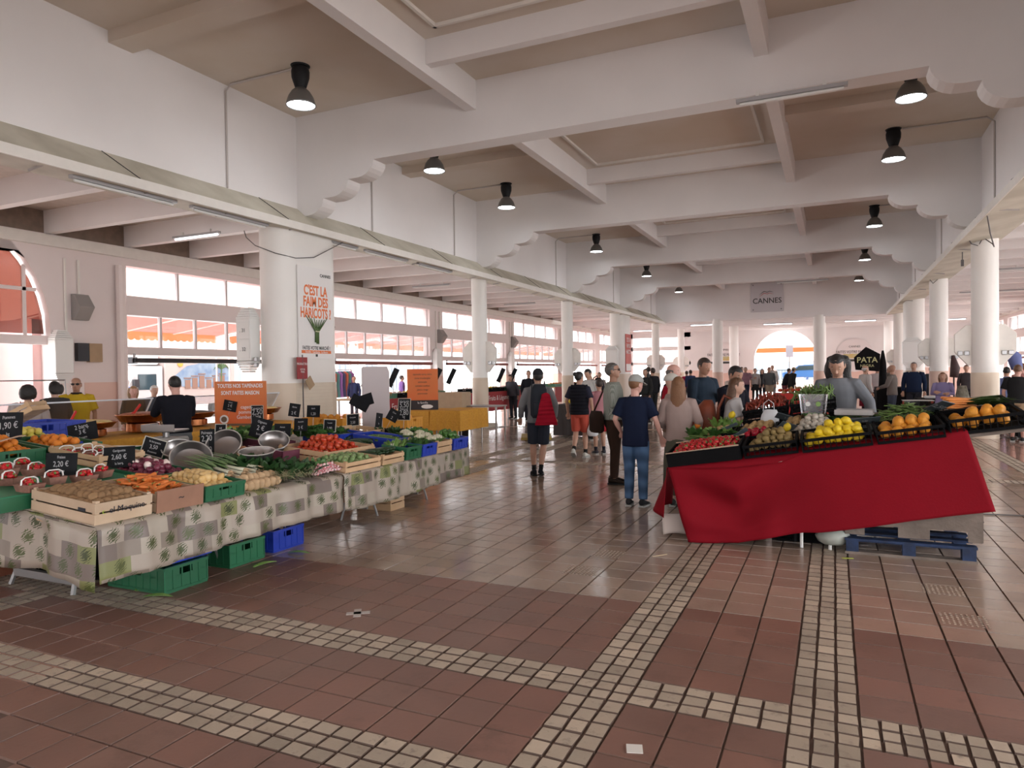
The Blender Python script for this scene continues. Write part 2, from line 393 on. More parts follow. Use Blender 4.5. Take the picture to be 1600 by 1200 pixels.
# longitudinal ribs and short cross ribs
for k in range(len(YS) - 1):
    ya, yb = YS[k] + .1, YS[k + 1] - .3
    if ya < -4 or yb > 43: continue
    which = ['behind the viewer', 'of the nearest bay', 'of the second bay', 'of the third bay', 'of the fourth bay', 'of the last bay'][min(k, 5)]
    for x, s in ((-5.8, 'street-side'), (-.95, 'inner')):
        struct(MB().bb(x - .1, x + .1, ya, yb, 6.28, CZ + .05), 'ceiling_beam', wallb, f'{s} lengthwise ceiling rib {which}')
    for yy, s in ((yb - 1.6, 'far'), (ya + 1.6, 'near')):
        struct(MB().bb(-5.7, -1.05, yy - .08, yy + .08, 6.42, CZ + .05), 'ceiling_beam', wallb, f'{s} short cross rib between the two ribs {which}')
    yc = (ya + yb) / 2
    for (xa, xb, s) in ((LX, -5.9, 'street-side'), (-.85, RX, 'inner')):
        struct(MB().bb(xa - .05, xb + .02, yc - .3, yc + .1, 6.62, CZ + .05), 'ceiling_beam', ceilm, f'{s} shallow rib across the side panel {which}')
    mb = MB(); y2, y3 = ya + 2.0, yb - 2.0
    for (a0, a1, b0, b1) in ((-5.35, -1.4, y2, y2 + .05), (-5.35, -1.4, y3 - .05, y3), (-5.35, -5.30, y2, y3), (-1.45, -1.4, y2, y3)): mb.bb(a0, a1, b0, b1, CZ - .05, CZ + .01)
    struct(mb, 'ceiling_moulding', offw, f'thin raised moulding round the central ceiling panel {which}')
# sign wall at the end of the nave and the low hall beyond
struct(MB().bb(LX - .3, RX + .3, 42.4, 42.8, 4.5, 7.0), 'wall_sign', wallp, 'white gable wall above the two columns carrying the square town sign')
struct(MB().bb(OWL - .3, OWR + .3, 42.6, 58.5, 4.95, 5.1), 'ceiling_far_hall', wallb, 'low white ceiling of the hall end beyond the sign wall')
for k in range(7):
    yy = 44.5 + 2.1 * k
    struct(MB().bb(OWL, OWR, yy - .1, yy + .1, 4.68, 4.96), 'ceiling_beam', wallb, f'beam {["first","second","third","fourth","fifth","sixth","seventh"][k]} beyond the sign wall under the low ceiling')
# far wall with arch
def archwall(xa, xb, cx, r, spring, top, y0, th, n=18):
    mb = MB()
    pts = [(cx + r * math.cos(PI * i / n), spring + r * math.sin(PI * i / n)) for i in range(n + 1)]
    poly = [(xb, 0), (xb, top), (xa, top), (xa, 0), (cx - r, 0)] + pts[::-1] + [(cx + r, 0)]
    M = Matrix.Translation((0, y0 + th, 0)) @ Matrix.Rotation(PI / 2, 4, 'X')
    # split into convex strips to triangulate cleanly
    def pr(pl): mb.prism(pl, th, M)
    pr([(xa, 0), (cx - r, 0), (cx - r, top), (xa, top)]); pr([(cx + r, 0), (xb, 0), (xb, top), (cx + r, top)])
    for i in range(n):
        p, q = pts[i], pts[i + 1]; pr([(q[0], q[1]), (p[0], p[1]), (p[0], top), (q[0], top)])
    return mb
wb = struct(archwall(-10.6, OWR + .3, -3.4, 2.3, 2.3, 5.1, 58.2, .4), 'wall_back', wallp, 'pale pink far end wall with the big round archway')
for xa, xb in ((-10.6, -5.7), (-1.1, OWR)): MB().bb(xa, xb, 58.17, 58.2, 0, 1.6).build('dado', salmon, wb)
MB().lathe([(.05, 0), (.05, 1.6), (.001, 1.6)], 6, (-5.75, 58.15, 0)).build('conduit', offw, wb)
# columns
colm = mat('column_paint', (.86, .83, .80), .45, var=.03, scale=1.5)
def round_column(x, y, top, r, label, dado):
    t = tag(MB().lathe([(r, 1.5), (r, top)], 24, (x, y, 0)).build('column', colm, smooth='auto'), label, 'column', kind='structure')
    MB().lathe([(r + .012, 0), (r + .012, 1.48), (r, 1.5)], 24, (x, y, 0)).build('dado', dado, t, smooth='auto')
    return t
def octagon_panel(par, x, y, z, hw=.56, hh=.47, top=0):
    mb = MB(); c = .33
    pl = [(-hw, -hh * c), (-hw * .55, -hh), (hw * .55, -hh), (hw, -hh * c), (hw, hh * .55), (hw * .62, hh), (-hw * .62, hh), (-hw, hh * .55)]
    mb.prism(pl, .10, Matrix.Translation((x, y + .05, z)) @ Matrix.Rotation(PI / 2, 4, 'X'))
    p = mb.build('sign_panel', offw, par, bevel=.01)
    for sx in (-1, 1):
        for k in (0, 1):
            MB().box((x + sx * (.36 + .13 * k) , y - .06, z - .18), (.10, .05, .10)).build('socket', greym, p, bevel=.01)
for i in (1, 2, 4, 5):
    on = {1: 'first', 2: 'second', 4: 'third', 5: 'last'}[i]
    c = round_column(LC, YC[i], 4.56, .235, f'{on} round white column with tan base under the street-side ledge', tanp)
    octagon_panel(c, LC, YC[i] - .0, 2.13)
    MB().box((LC + .02, YC[i], .05), (.75, .75, .10)).build('plinth', mat('plinth', (.55, .5, .42), .7, var=.2), c)
    c = round_column(RC, YC[i], 4.56, .27, f'{on} round white column with cream base on the side of the black stands', tanp if i == 1 else mat('pink_dado', (.78, .56, .47), .5, var=.05))
    octagon_panel(c, RC, YC[i], 2.13, .60, .47)
for x, y, l in ((-6.2, 42.6, 'round white column under the sign wall beside the archway crowd'), (-.73, 42.6, 'round white column under the sign wall just behind the red draped table'), (-6.25, 50.4, 'slim round white column in the low hall before the archway'), (-.75, 50.4, 'round white column in the low hall hidden behind its twin')):
    round_column(x, y, 4.6, .3, l, mat('pink_dado', (.78, .56, .47), .5, var=.05))
def stadium(xc, y0, y1, r, n=10):
    return [(xc + r * math.cos(a), y1 + r * math.sin(a)) for a in [PI * i / n for i in range(n + 1)]] + [(xc + r * math.cos(a), y0 + r * math.sin(a)) for a in [PI + PI * i / n for i in range(n + 1)]]
def big_pillar(xc, yc, label, face, r=.36):
    hl = .54
    p = tag(MB().prism(stadium(xc, yc - hl, yc + hl, r), 3.06, Matrix.Translation((0, 0, 1.5))).build('pillar', colm, smooth='auto'), label, 'pillar', kind='structure')
    dd = MB().prism(stadium(xc, yc - hl, yc + hl, r + .02), 1.5).build('dado', tanp, p, smooth='auto')
    if face:      # small white wall tiles drawn as real raised courses
        tm = MB()
        for k in range(21):
            for (xa, sgx) in ((xc + r + .022, 1),): tm.box((xa, yc, .06 + .07 * k), (.006, 2 * hl, .062))
        tm.build('tile_course', mat('cream_wall_tile', (.74, .64, .52), .35, var=.05), p)
    return p
bp1 = big_pillar(LC, 11.2, 'broad rounded pillar with the green bean poster behind the vegetable stall', True)
bp2 = big_pillar(LC, 34.8, 'distant broad rounded pillar with the narrow red poster', False)
bp3 = big_pillar(RC, 35.0, 'distant broad pillar with meter boxes on the side of the black stands', False)
# stepped meter cabinets on the pillars
def cabinet(x, y, z, w, d, h, par=None, label=None, rz=0, lip=5):
    t = thing('meter_cabinet', label, 'cabinet', (x, y, z), rz)
    MB().bb(-w / 2, w / 2, -d / 2, d / 2, .22, h - .22).build('body', whitep, t, bevel=.01)
    for sg in (0, 1):
        mb = MB()
        for k in range(lip):
            zz = (h - .22 + .044 * k) if sg else (.22 - .044 * (k + 1)); q = 1 - .11 * k
            mb.bb(-w / 2 * q, w / 2 * q, -d / 2 * q, d / 2 * q, zz, zz + .036)
        mb.build('stepped_cap' if sg else 'stepped_base', whitep, t)
    return t
cb = cabinet(-10.26, 10.24, 1.72, .36, .26, 1.25, label='white stepped cabinet numbered 31 and 32 on the front of the poster pillar')
tx = mat('dark_print', (.05, .05, .05), .7)
MB().bb(-.16, .16, -.14, -.13, .28, .62).build('door', whitep, cb, bevel=.004); MB().bb(-.16, .16, -.14, -.13, .64, .98).build('door', whitep, cb, bevel=.004)
lettering('. 31', .10, (.0, -.145, .80), (PI / 2, 0, 0), tx, cb); lettering('. 32', .10, (.0, -.145, .44), (PI / 2, 0, 0), tx, cb)
for x, z in ((.24, .25), (.24, .14)): MB().box((x, -.05, z), (.07, .08, .08)).build('socket', greym, cb, bevel=.01)
cabinet(RC - .15, 33.9, 1.6, .75, .3, 1.3, label='pale meter cabinet on the distant pillar behind the man in the navy jumper')
cabinet(LC - .1, 33.7, 1.6, .6, .3, 1.3, label='pale meter cabinet on the distant pillar with the red poster')
# cables, coils and a dangling plug under the inner ledge
for k, (pts, l) in enumerate((([(2.6, 15.6, 4.45), (2.75, 16.2, 4.2), (2.95, 17.0, 4.05), (3.1, 18.0, 4.25), (3.12, 18.9, 4.5)], 'dark cable sagging under the inner ledge before the first inner column'), ([(2.7, 18.4, 4.5), (2.85, 18.9, 4.42), (3.0, 19.0, 4.38), (3.05, 18.9, 4.5)], 'coil of cable at the head of the first inner column'), ([(2.9, 20.5, 4.5), (2.9, 20.5, 4.28)], 'short cable with a black plug dangling under the inner ledge'), ([(2.8, 26.3, 4.5), (2.95, 26.6, 4.36), (3.1, 26.7, 4.5)], 'coil of cable at the head of the second inner column'))):
    mb = MB(); mb.tube(pts, .012, 5)
    if k == 2: mb.box((2.9, 20.5, 4.2), (.06, .05, .16))
    tag(mb.build('cable', cable), l, 'cable')
# posters
orange = mat('poster_orange', (.80, .20, .06), .6); pos_w = mat('poster_white', (.83, .80, .79), .5)
green = mat('bean_green', (.10, .17, .05), .6, obvar=.3)
po = thing('poster', 'tall white poster with orange lettering and a bunch of green beans on the pillar', 'poster', (LC + .375, 11.25, 0), 0)
MB().bb(0, .02, -.52, .52, 1.98, 3.80).build('sheet', pos_w, po)
RP = (PI / 2, 0, PI / 2)
lettering('CANNES', .085, (.022, .30, 3.66), RP, tx, po, bold=.002)
for i, (s_, sz) in enumerate((("C'EST LA", .27), ('FAIM DES', .27), ('HARICOTS ?', .27))):
    lettering(s_, sz, (.022, .0, 3.33 - .225 * i), RP, orange, po, sx=(.66, .66, .62)[i], bold=.008)
for k in range(9):
    a = (k - 4) * .05
    mb = MB(); mb.tube([(.035, a * .25, 2.30 + R_.uniform(-.03, .03)), (.045, a * .2, 2.52), (.035, a * 1.6, 2.78 + R_.uniform(-.05, .06))], [.012, .014, .006], 5); mb.build('bean', green, po, smooth=True)
mb = MB(); mb.tube([(.05, -.06, 2.53), (.065, 0, 2.52), (.05, .06, 2.53)], .012, 5); mb.build('tie', mat('string', (.75, .72, .5), .7), po)
lettering('FAITES VOTRE MARCHÉ !', .10, (.022, 0, 2.19), RP, tx, po, sx=.74, bold=.002)
MB().bb(.02, .024, -.44, .44, 2.085, 2.145).build('band', orange, po)
lettering('Forville · Gambetta · La Bocca', .062, (.026, 0, 2.112), RP, pos_w, po, sx=.88)
MB().bb(.02, .024, -.03, .03, 2.02, 2.07).build('mark', tx, po)
# cable and red notice hung in front of the pillar
nt = thing('hanging_sign', 'small red notice with white lettering on a thin pole before the pillar', 'sign', (-9.37, 10.72, 0))
redn = mat('notice_red', (.30, .03, .035), .5)
MB().bb(-.01, .01, -.14, .14, 1.58, 2.0).build('board', redn, nt)
lettering("PRODUCTEUR", .062, (.014, 0, 1.87), RP, pos_w, nt, sx=.8); lettering('LOCAL\nFRAIS', .05, (.014, 0, 1.74), RP, pos_w, nt, sx=.9)
mb = MB(); mb.tube([(0, .02, 0), (.0, .01, 2.05)], .012, 6); mb.build('pole', cable, nt)
ct = thing('cardboard_tag', 'brown cardboard tag dangling beside the red notice on the pillar', 'tag', (-9.34, 10.90, 1.5))
MB().box((0, 0, 0), (.012, .18, .22), rx=.6).build('card', mat('cardboard', (.42, .29, .18), .8, var=.1), ct)
po2 = thing('poster', 'narrow red and white poster on the distant pillar', 'poster', (LC + .375, 34.9, 0))
MB().bb(0, .02, -.5, .5, 1.6, 3.5).build('sheet', mat('poster_red', (.62, .10, .08), .6), po2)
lettering("C'EST LA\nFAIM DES\nHARICOTS", .3, (.025, 0, 2.9), RP, pos_w, po2, sx=.6); MB().bb(.02, .024, -.45, .45, 1.65, 2.0).build('band', pos_w, po2)
# cables looping round the pillar head
mb = MB(); mb.tube([(-10.32, 10.25, 4.45), (-10.2, 10.18, 4.3), (-9.95, 10.15, 4.12), (-9.6, 10.3, 3.97), (-9.46, 10.7, 3.92), (-9.44, 11.2, 4.0), (-9.42, 11.7, 4.25), (-9.35, 12.0, 4.42)], .009, 5); tag(mb.build('cable', cable), 'thin dark cable looping round the head of the poster pillar', 'cable')
# square town sign
sg_ = thing('wall_sign', 'square grey town sign with swoosh emblem on the gable wall', 'sign', (-3.42, 42.36, 5.72))
MB().box((0, 0, 0), (1.75, .06, 1.66)).build('plate', mat('sign_plate', (.60, .57, .60), .35, metal=.2), sg_, bevel=.01)
lettering('CANNES', .42, (0, -.04, -.22), (PI / 2, 0, 0), tx, sg_, sx=.95, bold=.004)
for k, (mm, dz) in enumerate(((tx, .12), (mat('sign_red', (.6, .02, .04), .4), .0))):
    mb = MB(); P_ = [(-.42, -.045, .02 + dz), (-.16, -.045, .22 + dz * .9), (.02, -.045, .17 + dz * .8), (.14, -.045, .22 + dz * .8), (.34, -.045, .14 + dz)]
    mb.tube(P_, [.008, .055, .045, .05, .01], 6, flat=.25); mb.build('emblem', mm, sg_)
for a in (-.75, .75):
    for b in (-.7, .7): MB().lathe([(.03, 0), (.03, .02)], 8, (0, 0, 0), Matrix.Translation((a, -.03, b)) @ Matrix.Rotation(PI / 2, 4, 'X')).build('bolt', darkm, sg_)
# round posters on the far wall
for x, lab in ((-8.0, 'round market poster on the far wall, street side of the archway'), (1.4, 'round market poster on the far wall beyond the seller in grey')):
    t = thing('wall_poster', lab, 'poster', (x, 58.14, 2.6)); MB().lathe([(1.25, 0), (1.25, .03)], 32, (0, 0, 0), Matrix.Rotation(PI / 2, 4, 'X')).build('disc', mat('pale_disc', (.78, .72, .72), .6), t)
    lettering('CANNES', .2, (0, -.05, .62), (PI / 2, 0, 0), tx, t); lettering('FAITES VOTRE MARCHÉ !', .3, (0, -.05, .22), (PI / 2, 0, 0), tx, t, sx=.75)
    MB().box((0, -.05, -.08), (1.5, .02, .32)).build('band', mat('mustard', (.62, .42, .12), .6, col2=(.5, .5, .3), scale=6), t); MB().box((0, -.05, -.4), (2.1, .02, .16)).build('bar', tx, t)
# ------------------------------------------------------------------ side aisles: outer walls, windows, rafters, roofs
mull = mat('mullion_paint', (.62, .56, .56), .5)
def outer_wall(xw, sg, side, first, n):
    """xw inner face, sg +1 when the hall lies on the +x side."""
    back = xw - sg * .35
    xa, xb = min(xw, back), max(xw, back)
    wt = thing('wall_' + side, f'outer wall of windows and piers along the {"van street" if sg > 0 else "black stand side"}', 'wall', (0, 0, 0), kind='structure')
    MB().bb(xa, xb, first, 58.2, 4.44, 4.90).build('lintel', wallo, wt); MB().bb(xa, xb, first, 58.2, 4.90, 5.42).build('frieze', mat('frieze_board', (.26, .19, .15), .8, var=.2), wt)
    lab = f'{"street-side" if sg > 0 else "inner-side"}'
    MB().bb(min(xw, xw + sg * .12), max(xw, xw + sg * .12), first, 58.2, 4.62, 4.86).build('string_course', offw, wt)
    for k in range(n):
        y0 = 11.4 + 7.8 * k - 7.8 * (0 if sg > 0 else 0)
        if y0 > 57: break
        ya, yb = y0 + .55, min(y0 + 7.8 - .55, 58.2)
        MB().bb(xa, xb, y0 - .55, y0 + .55, 1.55, 4.44).build('pier', wallo, wt)
        MB().bb(xa - .01, xb + .01, y0 - .55, y0 + .55, 0, 1.55).build('pier_dado', salmon, wt)
        MB().bb(xa, xb, ya, yb, 3.22, 3.70).build('spandrel', wallo, wt)
        MB().bb(xa, xb, ya, yb, 2.22, 2.42).build('transom', wallo, wt)
        nth = ['first', 'second', 'third', 'fourth', 'fifth', 'sixth'][k]
        for (z0, z1, nn, nm, what) in ((3.70, 4.44, 4, 'clerestory', 'square clerestory panes'), (2.42, 3.22, 6, 'fanlight', 'tall panes showing the red awning')):
            wn = thing('window_%d' % (k + 1), f'{nth} {lab} window band of {what}', 'window', ((xa + xb) / 2, 0, 0), kind='structure')
            L_ = yb - ya
            for q in range(nn + 1): MB().bb(-.04, .04, ya + L_ * q / nn - .035, ya + L_ * q / nn + .035, z0, z1).build('mullion', mull, wn)
            for q in range(nn): MB().bb(-.006, .006, ya + L_ * q / nn + .035, ya + L_ * (q + 1) / nn - .035, z0, z1).build('pane', glass, wn)
        rb = thing('roller_blind', f'rolled blind tube under the {nth} {lab} window', 'blind', (xw + sg * .12, (ya + yb) / 2, 2.08), kind=None)
        M = Matrix.Rotation(PI / 2, 4, 'X')
        MB().lathe([(.065, -L_ / 2 + .1), (.065, L_ / 2 - .1)], 10, (0, 0, 0), M).build('tube', mat('blind_red', (.24, .07, .06), .6) if k else darkm, rb, smooth='auto')
        for s_ in (-1, 1): MB().box((0, s_ * (L_ / 2 - .12), .06), (.05, .04, .22)).build('bracket', greym, rb)
    return wt
wl = outer_wall(OWL, 1, 'left', -5, 6)
wr = outer_wall(OWR, -1, 'right', -5, 6)
# solid wall with arched doorway before the first street-side window
rot = Matrix.Rotation(-PI / 2, 4, 'Z')
mb = archwall(-10.85, 5, -7.4, 2.7, 2.7, 4.44, 0, .35, 20)
for i, p in enumerate(mb.v): mb.v[i] = (OWL - .35 + p[1], -p[0], p[2])
struct(mb, 'wall_door', wallo, 'pink plaster wall with tall arched doorway behind the shoppers in white and grey')
dr = thing('door_1', 'pink arched doorway with glazed fanlight at the street side', 'doorway', (OWL - .2, 7.4, 0), kind='structure')
MB().bb(-.08, .08, -2.7, 2.7, 2.42, 2.62).build('transom', wallo, dr)
for k in range(6):
    yy = -2.25 + .9 * k; h = math.sqrt(max(.05, 2.7 ** 2 - yy ** 2))
    MB().bb(-.03, .03, yy - .04, yy + .04, 2.6, 2.68 + h).build('mullion', wallo, dr)
MB().bb(-.03, .03, -2.5, 2.5, 3.6, 3.68).build('glazing_bar', wallo, dr)
mb = MB(); pts = [(2.66 * math.cos(PI * i / 20), 2.66 * math.sin(PI * i / 20)) for i in range(21)]
mb.prism([(y, z) for y, z in pts], .01, Matrix(((0, 0, 1, 0), (1, 0, 0, 0), (0, 1, 0, 2.66), (0, 0, 0, 1)))); mb.build('pane', glassmat('pink_glass', (.42, .27, .235), .1, .15), dr)
struct(MB().bb(OWL - 2.3, OWL - .35, 9.9, 10.2, 0, 3.0), 'wall_porch', pinkout, 'deep pink side wall inside the arched doorway')
struct(MB().bb(OWL - 2.3, OWL - 2.0, 8.2, 10.2, 0, 3.6), 'wall_porch_back', pinkout, 'deep pink wall of the porch with the narrow service door')
d2 = thing('door_2', 'narrow pink service door with dark vent inside the porch', 'door', (OWL - 1.98, 9.25, 0), kind='structure')
MB().bb(0, .04, -.42, .42, 0, 2.0).build('leaf', mat('door_pink', (.78, .62, .58), .6), d2, bevel=.01); MB().bb(0, .05, -.36, .36, 2.10, 2.25).build('vent', darkm, d2)
MB().bb(0, .06, .34, .40, 1.0, 1.1).build('handle', greym, d2)
# rafters
for side, xa, xb in (('street-side', OWL, LX - .35), ('inner-side', RX + .35, OWR)):
    for k in range(25):
        yy = -1.6 + 1.95 * k
        if yy > 42.4 or yy < 1: continue
        o = struct(MB().bb(xa, xb, yy - .1, yy + .1, 4.90, 5.42), 'roof_beam', wallb, f'{side} aisle rafter, number {k} from the open end')
    struct(MB().bb(xa - .3, xb, -4.2, 42.7, 5.40, 5.5), 'roof_slab', mat('roof_board', (.60, .52, .46), .8, var=.1), f'flat boarded {side} aisle roof above the rafters')
struct(MB().bb(OWL - .4, -10.5, 58.2, 58.6, 0, 5.1), 'wall_far_corner', wallp, 'pale far wall of the street aisle with square windows') if False else None
wfl = thing('wall_far', 'pale far wall of the street aisle pierced by square windows', 'wall', (0, 58.4, 0), kind='structure')
for (a, b, z0, z1) in ((-16.3, -10.6, 4.35, 5.1), (-16.3, -10.6, 3.3, 3.6), (-16.3, -10.6, 2.1, 2.35), (-16.3, -15.4, 0, 5.0), (-11.3, -10.6, 0, 5.0), (-13.5, -13.2, 0, 5.0)): MB().bb(a, b, -.2, .2, z0, z1).build('wall_strip', wallp, wfl)
# ================================================================== lamps
lampglow = mat('lamp_glow', (1, 1, 1), .5, emit=(.93, .97, 1, 25))
reflm = mat('lamp_reflector', (.22, .22, .22), .35, metal=.6)
def make_lamp():
    t = thing('high_bay_lamp', 'x', 'lamp')
    MB().lathe([(.16, 0), (.15, -.02), (.06, -.03), (.06, -.05)], 20).build('ceiling_plate', blackp, t, smooth='auto')
    MB().lathe([(.135, -.04), (.15, -.10), (.145, -.2), (.10, -.34), (.085, -.38)], 20).build('ballast_housing', blackp, t, smooth='auto')
    MB().lathe([(.085, -.37), (.15, -.43), (.205, -.52), (.235, -.62), (.245, -.66), (.23, -.66)], 24, cap=False).build('reflector', reflm, t, smooth=True)
    MB().lathe([(.001, -.635), (.225, -.645), (.22, -.63)], 24).build('diffuser', lampglow, t)
    return t
lamp = make_lamp(); lsn = snapshot(lamp)
LAB = {(-8.05, 9.3): 'hanging high bay lamp before the nearest beam, over the vegetable stall side', (-8.05, 13.6): 'high bay lamp just behind the nearest beam on the street side', (-8.1, 17.5): 'black-topped high bay lamp before the second beam, street side',
       (-8.1, 25.5): 'high bay lamp before the third beam, street side', (-8.1, 33.3): 'high bay lamp crossed by a dark tube before the fourth beam', (-8.1, 41.0): 'small high bay lamp nearest the sign wall, street side',
       (1.2, 13.6): 'high bay lamp behind the nearest beam beside its scalloped end', (1.2, 17.4): 'black-topped high bay lamp before the second beam, over the inner side', (1.2, 25.3): 'high bay lamp before the third beam, inner side', (1.2, 33.0): 'high bay lamp before the fourth beam, inner side', (1.2, 40.6): 'small high bay lamp nearest the sign wall, inner side'}
for i, ((x, y), l) in enumerate(LAB.items()):
    o = lamp if i == 0 else copy_tree(lsn)
    o.location = (x, y, CZ - .0); o['label'] = l
    mb = MB(); xe = LX + .02 if x < 0 else RX - .02
    mb.tube([(x + (-.17 if x < 0 else .17), y, CZ - .02), (xe + (.12 if x < 0 else -.12), y, CZ - .02), (xe, y, CZ - .12), (xe, y, 4.98)], .018, 6)
    tag(mb.build('conduit', mat('conduit_paint', (.55, .50, .48), .5)), l.replace('high bay lamp', 'grey conduit feeding the lamp').replace('hanging ', '').replace('black-topped ', '').replace('small ', 'distant '), 'conduit')
# tube lights under the beams and rafters
housing = mat('tube_housing', (.42, .41, .42), .4)
def tube_light(x, y, z, L_, label, rz=0, on=False):
    t = thing('tube_light', label, 'lamp', (x, y, z), rz)
    MB().box((0, 0, 0), (L_, .09, .05)).build('housing', housing, t)
    MB().lathe([(.02, -L_ / 2 + .05), (.02, L_ / 2 - .05)], 8, M=Matrix.Translation((0, 0, -.045)) @ Matrix.Rotation(PI / 2, 4, 'Y')).build('tube', tubee if on else whitep, t)
    for s_ in (-.3, .3): MB().box((s_ * L_, 0, .06), (.05, .05, .08)).build('hanger', whitep, t)
tube_light(-.55, 11.0, 5.625, 1.5, 'long unlit grey tube light slung under the nearest beam')
tube_light(-7.1, 33.0, 6.70, 1.9, 'thin dark tube light beside the lamp of the fourth beam')
tube_light(-1.3, 34.6, 5.625, 2.2, 'thin tube light under the fourth beam, inner side')
tube_light(-12.9, 11.4, 4.805, 1.4, 'tube light under the rafters between the doorway wall and the poster pillar', on=True)
tube_light(-13.1, 21.8, 4.805, 1.55, 'tube light under the rafters before the first round column')
tube_light(-13.1, 29.6, 4.805, 1.55, 'tube light under the rafters past the first round column')
tube_light(6.2, 27.65, 4.805, 2.6, 'tube light under the inner aisle rafters beside the first column')
tube_light(6.2, 35.45, 4.805, 2.6, 'tube light under the inner aisle rafters beside the second column')
for i, (x, y) in enumerate(((-7.6, 47), (-3.3, 49.5), (1.5, 49), (6.5, 51), (-12.5, 50))):
    l = bpy.data.lights.new('tube_glow_light', 'AREA'); l.size = 1.6; l.size_y = .3; l.shape = 'RECTANGLE'; l.energy = 60; o = bpy.data.objects.new('tube_glow_light', l); C.objects.link(o); o.location = (x, y, 4.45)
    tube_light(x, 44.5 + 2.1 * round((y - 44.5) / 2.1), 4.585, 1.8, f'lit tube light {["over the street end","before the archway","over the round far poster","at the inner corner","at the street corner"][i]} of the low far hall', on=True)
# cove battens lying in the street-side ledge
for k, (y, e) in enumerate(((7.2, 0), (9.2, 0), (11.9, 0), (13.9, 0), (16.1, 0))):
    tube_light(LX + .2, y, 4.44, 1.7, f'batten under the cream ledge, {["before the poster pillar","just before the poster pillar","over the poster pillar","just past the poster pillar","before the first round column"][k]}', PI / 2, on=bool(e))
# wall fittings on the piers: chevron lamp, switch cabinet, pipes
chev = mat('chevron_shade', (.30, .28, .27), .5)
for k in range(5):
    y = 11.4 + 7.8 * k - (.55 if k == 0 else 0)
    nth = ['doorway wall', 'second', 'third', 'fourth', 'fifth'][k]
    t = thing('wall_lamp', f'grey arrow-shaped wall lamp on the {nth}' + (' pier beside the yellow vest man' if k == 0 else ' street-side pier'), 'lamp', (OWL, y + (.25 if k else -.1), 3.3))
    mb = MB(); mb.prism([(0, -.3), (.12, -.3), (.34, 0), (.12, .3), (0, .3)], .36, Matrix(((1, 0, 0, 0), (0, 0, -1, .18), (0, 1, 0, 0), (0, 0, 0, 1)))); mb.build('shade', chev, t, bevel=.01)
    for dy in (-.32, .0): 
        mb = MB(); mb.tube([(.03, dy, 4.4 - 3.3), (.03, dy, -.9 if dy < -.1 else .25)], .03, 6); mb.build('pipe', offw, t)
    cabinet(OWL + .14, y - (.62 if k == 0 else .2), 1.55, .26, .42, 1.2, label=f'stepped white switch cabinet on the {nth}' + (' behind the yellow vest man' if k == 0 else ' street-side pier'))
t = thing('wall_box', 'dark screen and wooden box beside the switch cabinet behind the yellow vest man', 'box', (OWL + .01, 10.95, 2.05)); MB().bb(0, .12, -.32, -.05, 0, .42).build('screen', darkm, t); MB().bb(0, .12, -.04, .28, -.02, .42).build('lid', mat('cardboard', (.42, .29, .18), .8), t)
mb = MB(); mb.tube([(OWL + .12, 11.75, 0), (OWL + .12, 11.75, 4.4)], .12, 10); struct(mb, 'column_pipe', mat('pink_paint', (.80, .70, .68), .5), 'thick pink downpipe at the edge of the first street window')
# ================================================================== street outside
street = mat('street_concrete', (.72, .68, .64), .8, var=.15, scale=.4)
struct(MB().bb(-60, OWL - .36, -20, 110, -.12, -.02), 'street_left', street, 'sunlit pale street outside the window side')
struct(MB().bb(OWR + .36, 60, -20, 110, -.12, -.02), 'street_right', street, 'sunlit pale street outside the inner aisle')
struct(MB().bb(OWL - .36, OWR + .36, 58.6, 120, -.12, -.02), 'street_end', street, 'sunlit pale street beyond the far archway')
def sailcloth(name, col):
    m = bpy.data.materials.new(name); m.use_nodes = True; nt = m.node_tree; N = nt.nodes; L = nt.links; N.remove(N['Principled BSDF'])
    d = N.new('ShaderNodeBsdfDiffuse'); d.inputs[0].default_value = (*col, 1); t = N.new('ShaderNodeBsdfTranslucent'); t.inputs[0].default_value = (*col, 1)
    x = N.new('ShaderNodeMixShader'); x.inputs[0].default_value = .35; L.new(d.outputs[0], x.inputs[1]); L.new(t.outputs[0], x.inputs[2]); L.new(x.outputs[0], N['Material Output'].inputs[0]); MATS[name] = m; return m
awn = sailcloth('awning_red', (.52, .20, .17)); awo = sailcloth('awning_orange', (.70, .24, .10))
def awning(x0, y0, y1, sg, label):
    t = thing('awning', label, 'awning', (x0, y0, 0))
    L_ = y1 - y0
    MB().add([(0, 0, 3.66), (0, L_, 3.66), (-sg * 4.2, L_, 3.15), (-sg * 4.2, 0, 3.15)], [(0, 1, 2, 3)]).build('canopy', awn, t)
    mb = MB(); n = int(L_ / .25); mb.add([(-sg * 4.2, 0, 3.16), (-sg * 4.2, L_, 3.16), (-sg * 4.2, L_, 2.92), (-sg * 4.2, 0, 2.92)], [(0, 1, 2, 3)])
    for k in range(n): mb.add([(-sg * 4.2, k * L_ / n, 2.92), (-sg * 4.2, (k + 1) * L_ / n, 2.92), (-sg * 4.2, (k + .8) * L_ / n, 2.88), (-sg * 4.2, (k + .5) * L_ / n, 2.86), (-sg * 4.2, (k + .2) * L_ / n, 2.88)], [(0, 1, 2, 3, 4)])
    mb.build('valance', awo, t)
    for k in range(5):
        yy = .05 + (L_ - .1) * k / 4; mb = MB(); mb.tube([(0, yy, 3.6), (-sg * 2, yy, 3.38), (-sg * 4.15, yy, 3.12)], .025, 6); mb.build('arm', whitep, t)
    for yy in (.1, L_ - .1): mb = MB(); mb.tube([(-sg * 4.1, yy, -.02), (-sg * 4.1, yy, 3.12)], .03, 6); mb.build('post', whitep, t)
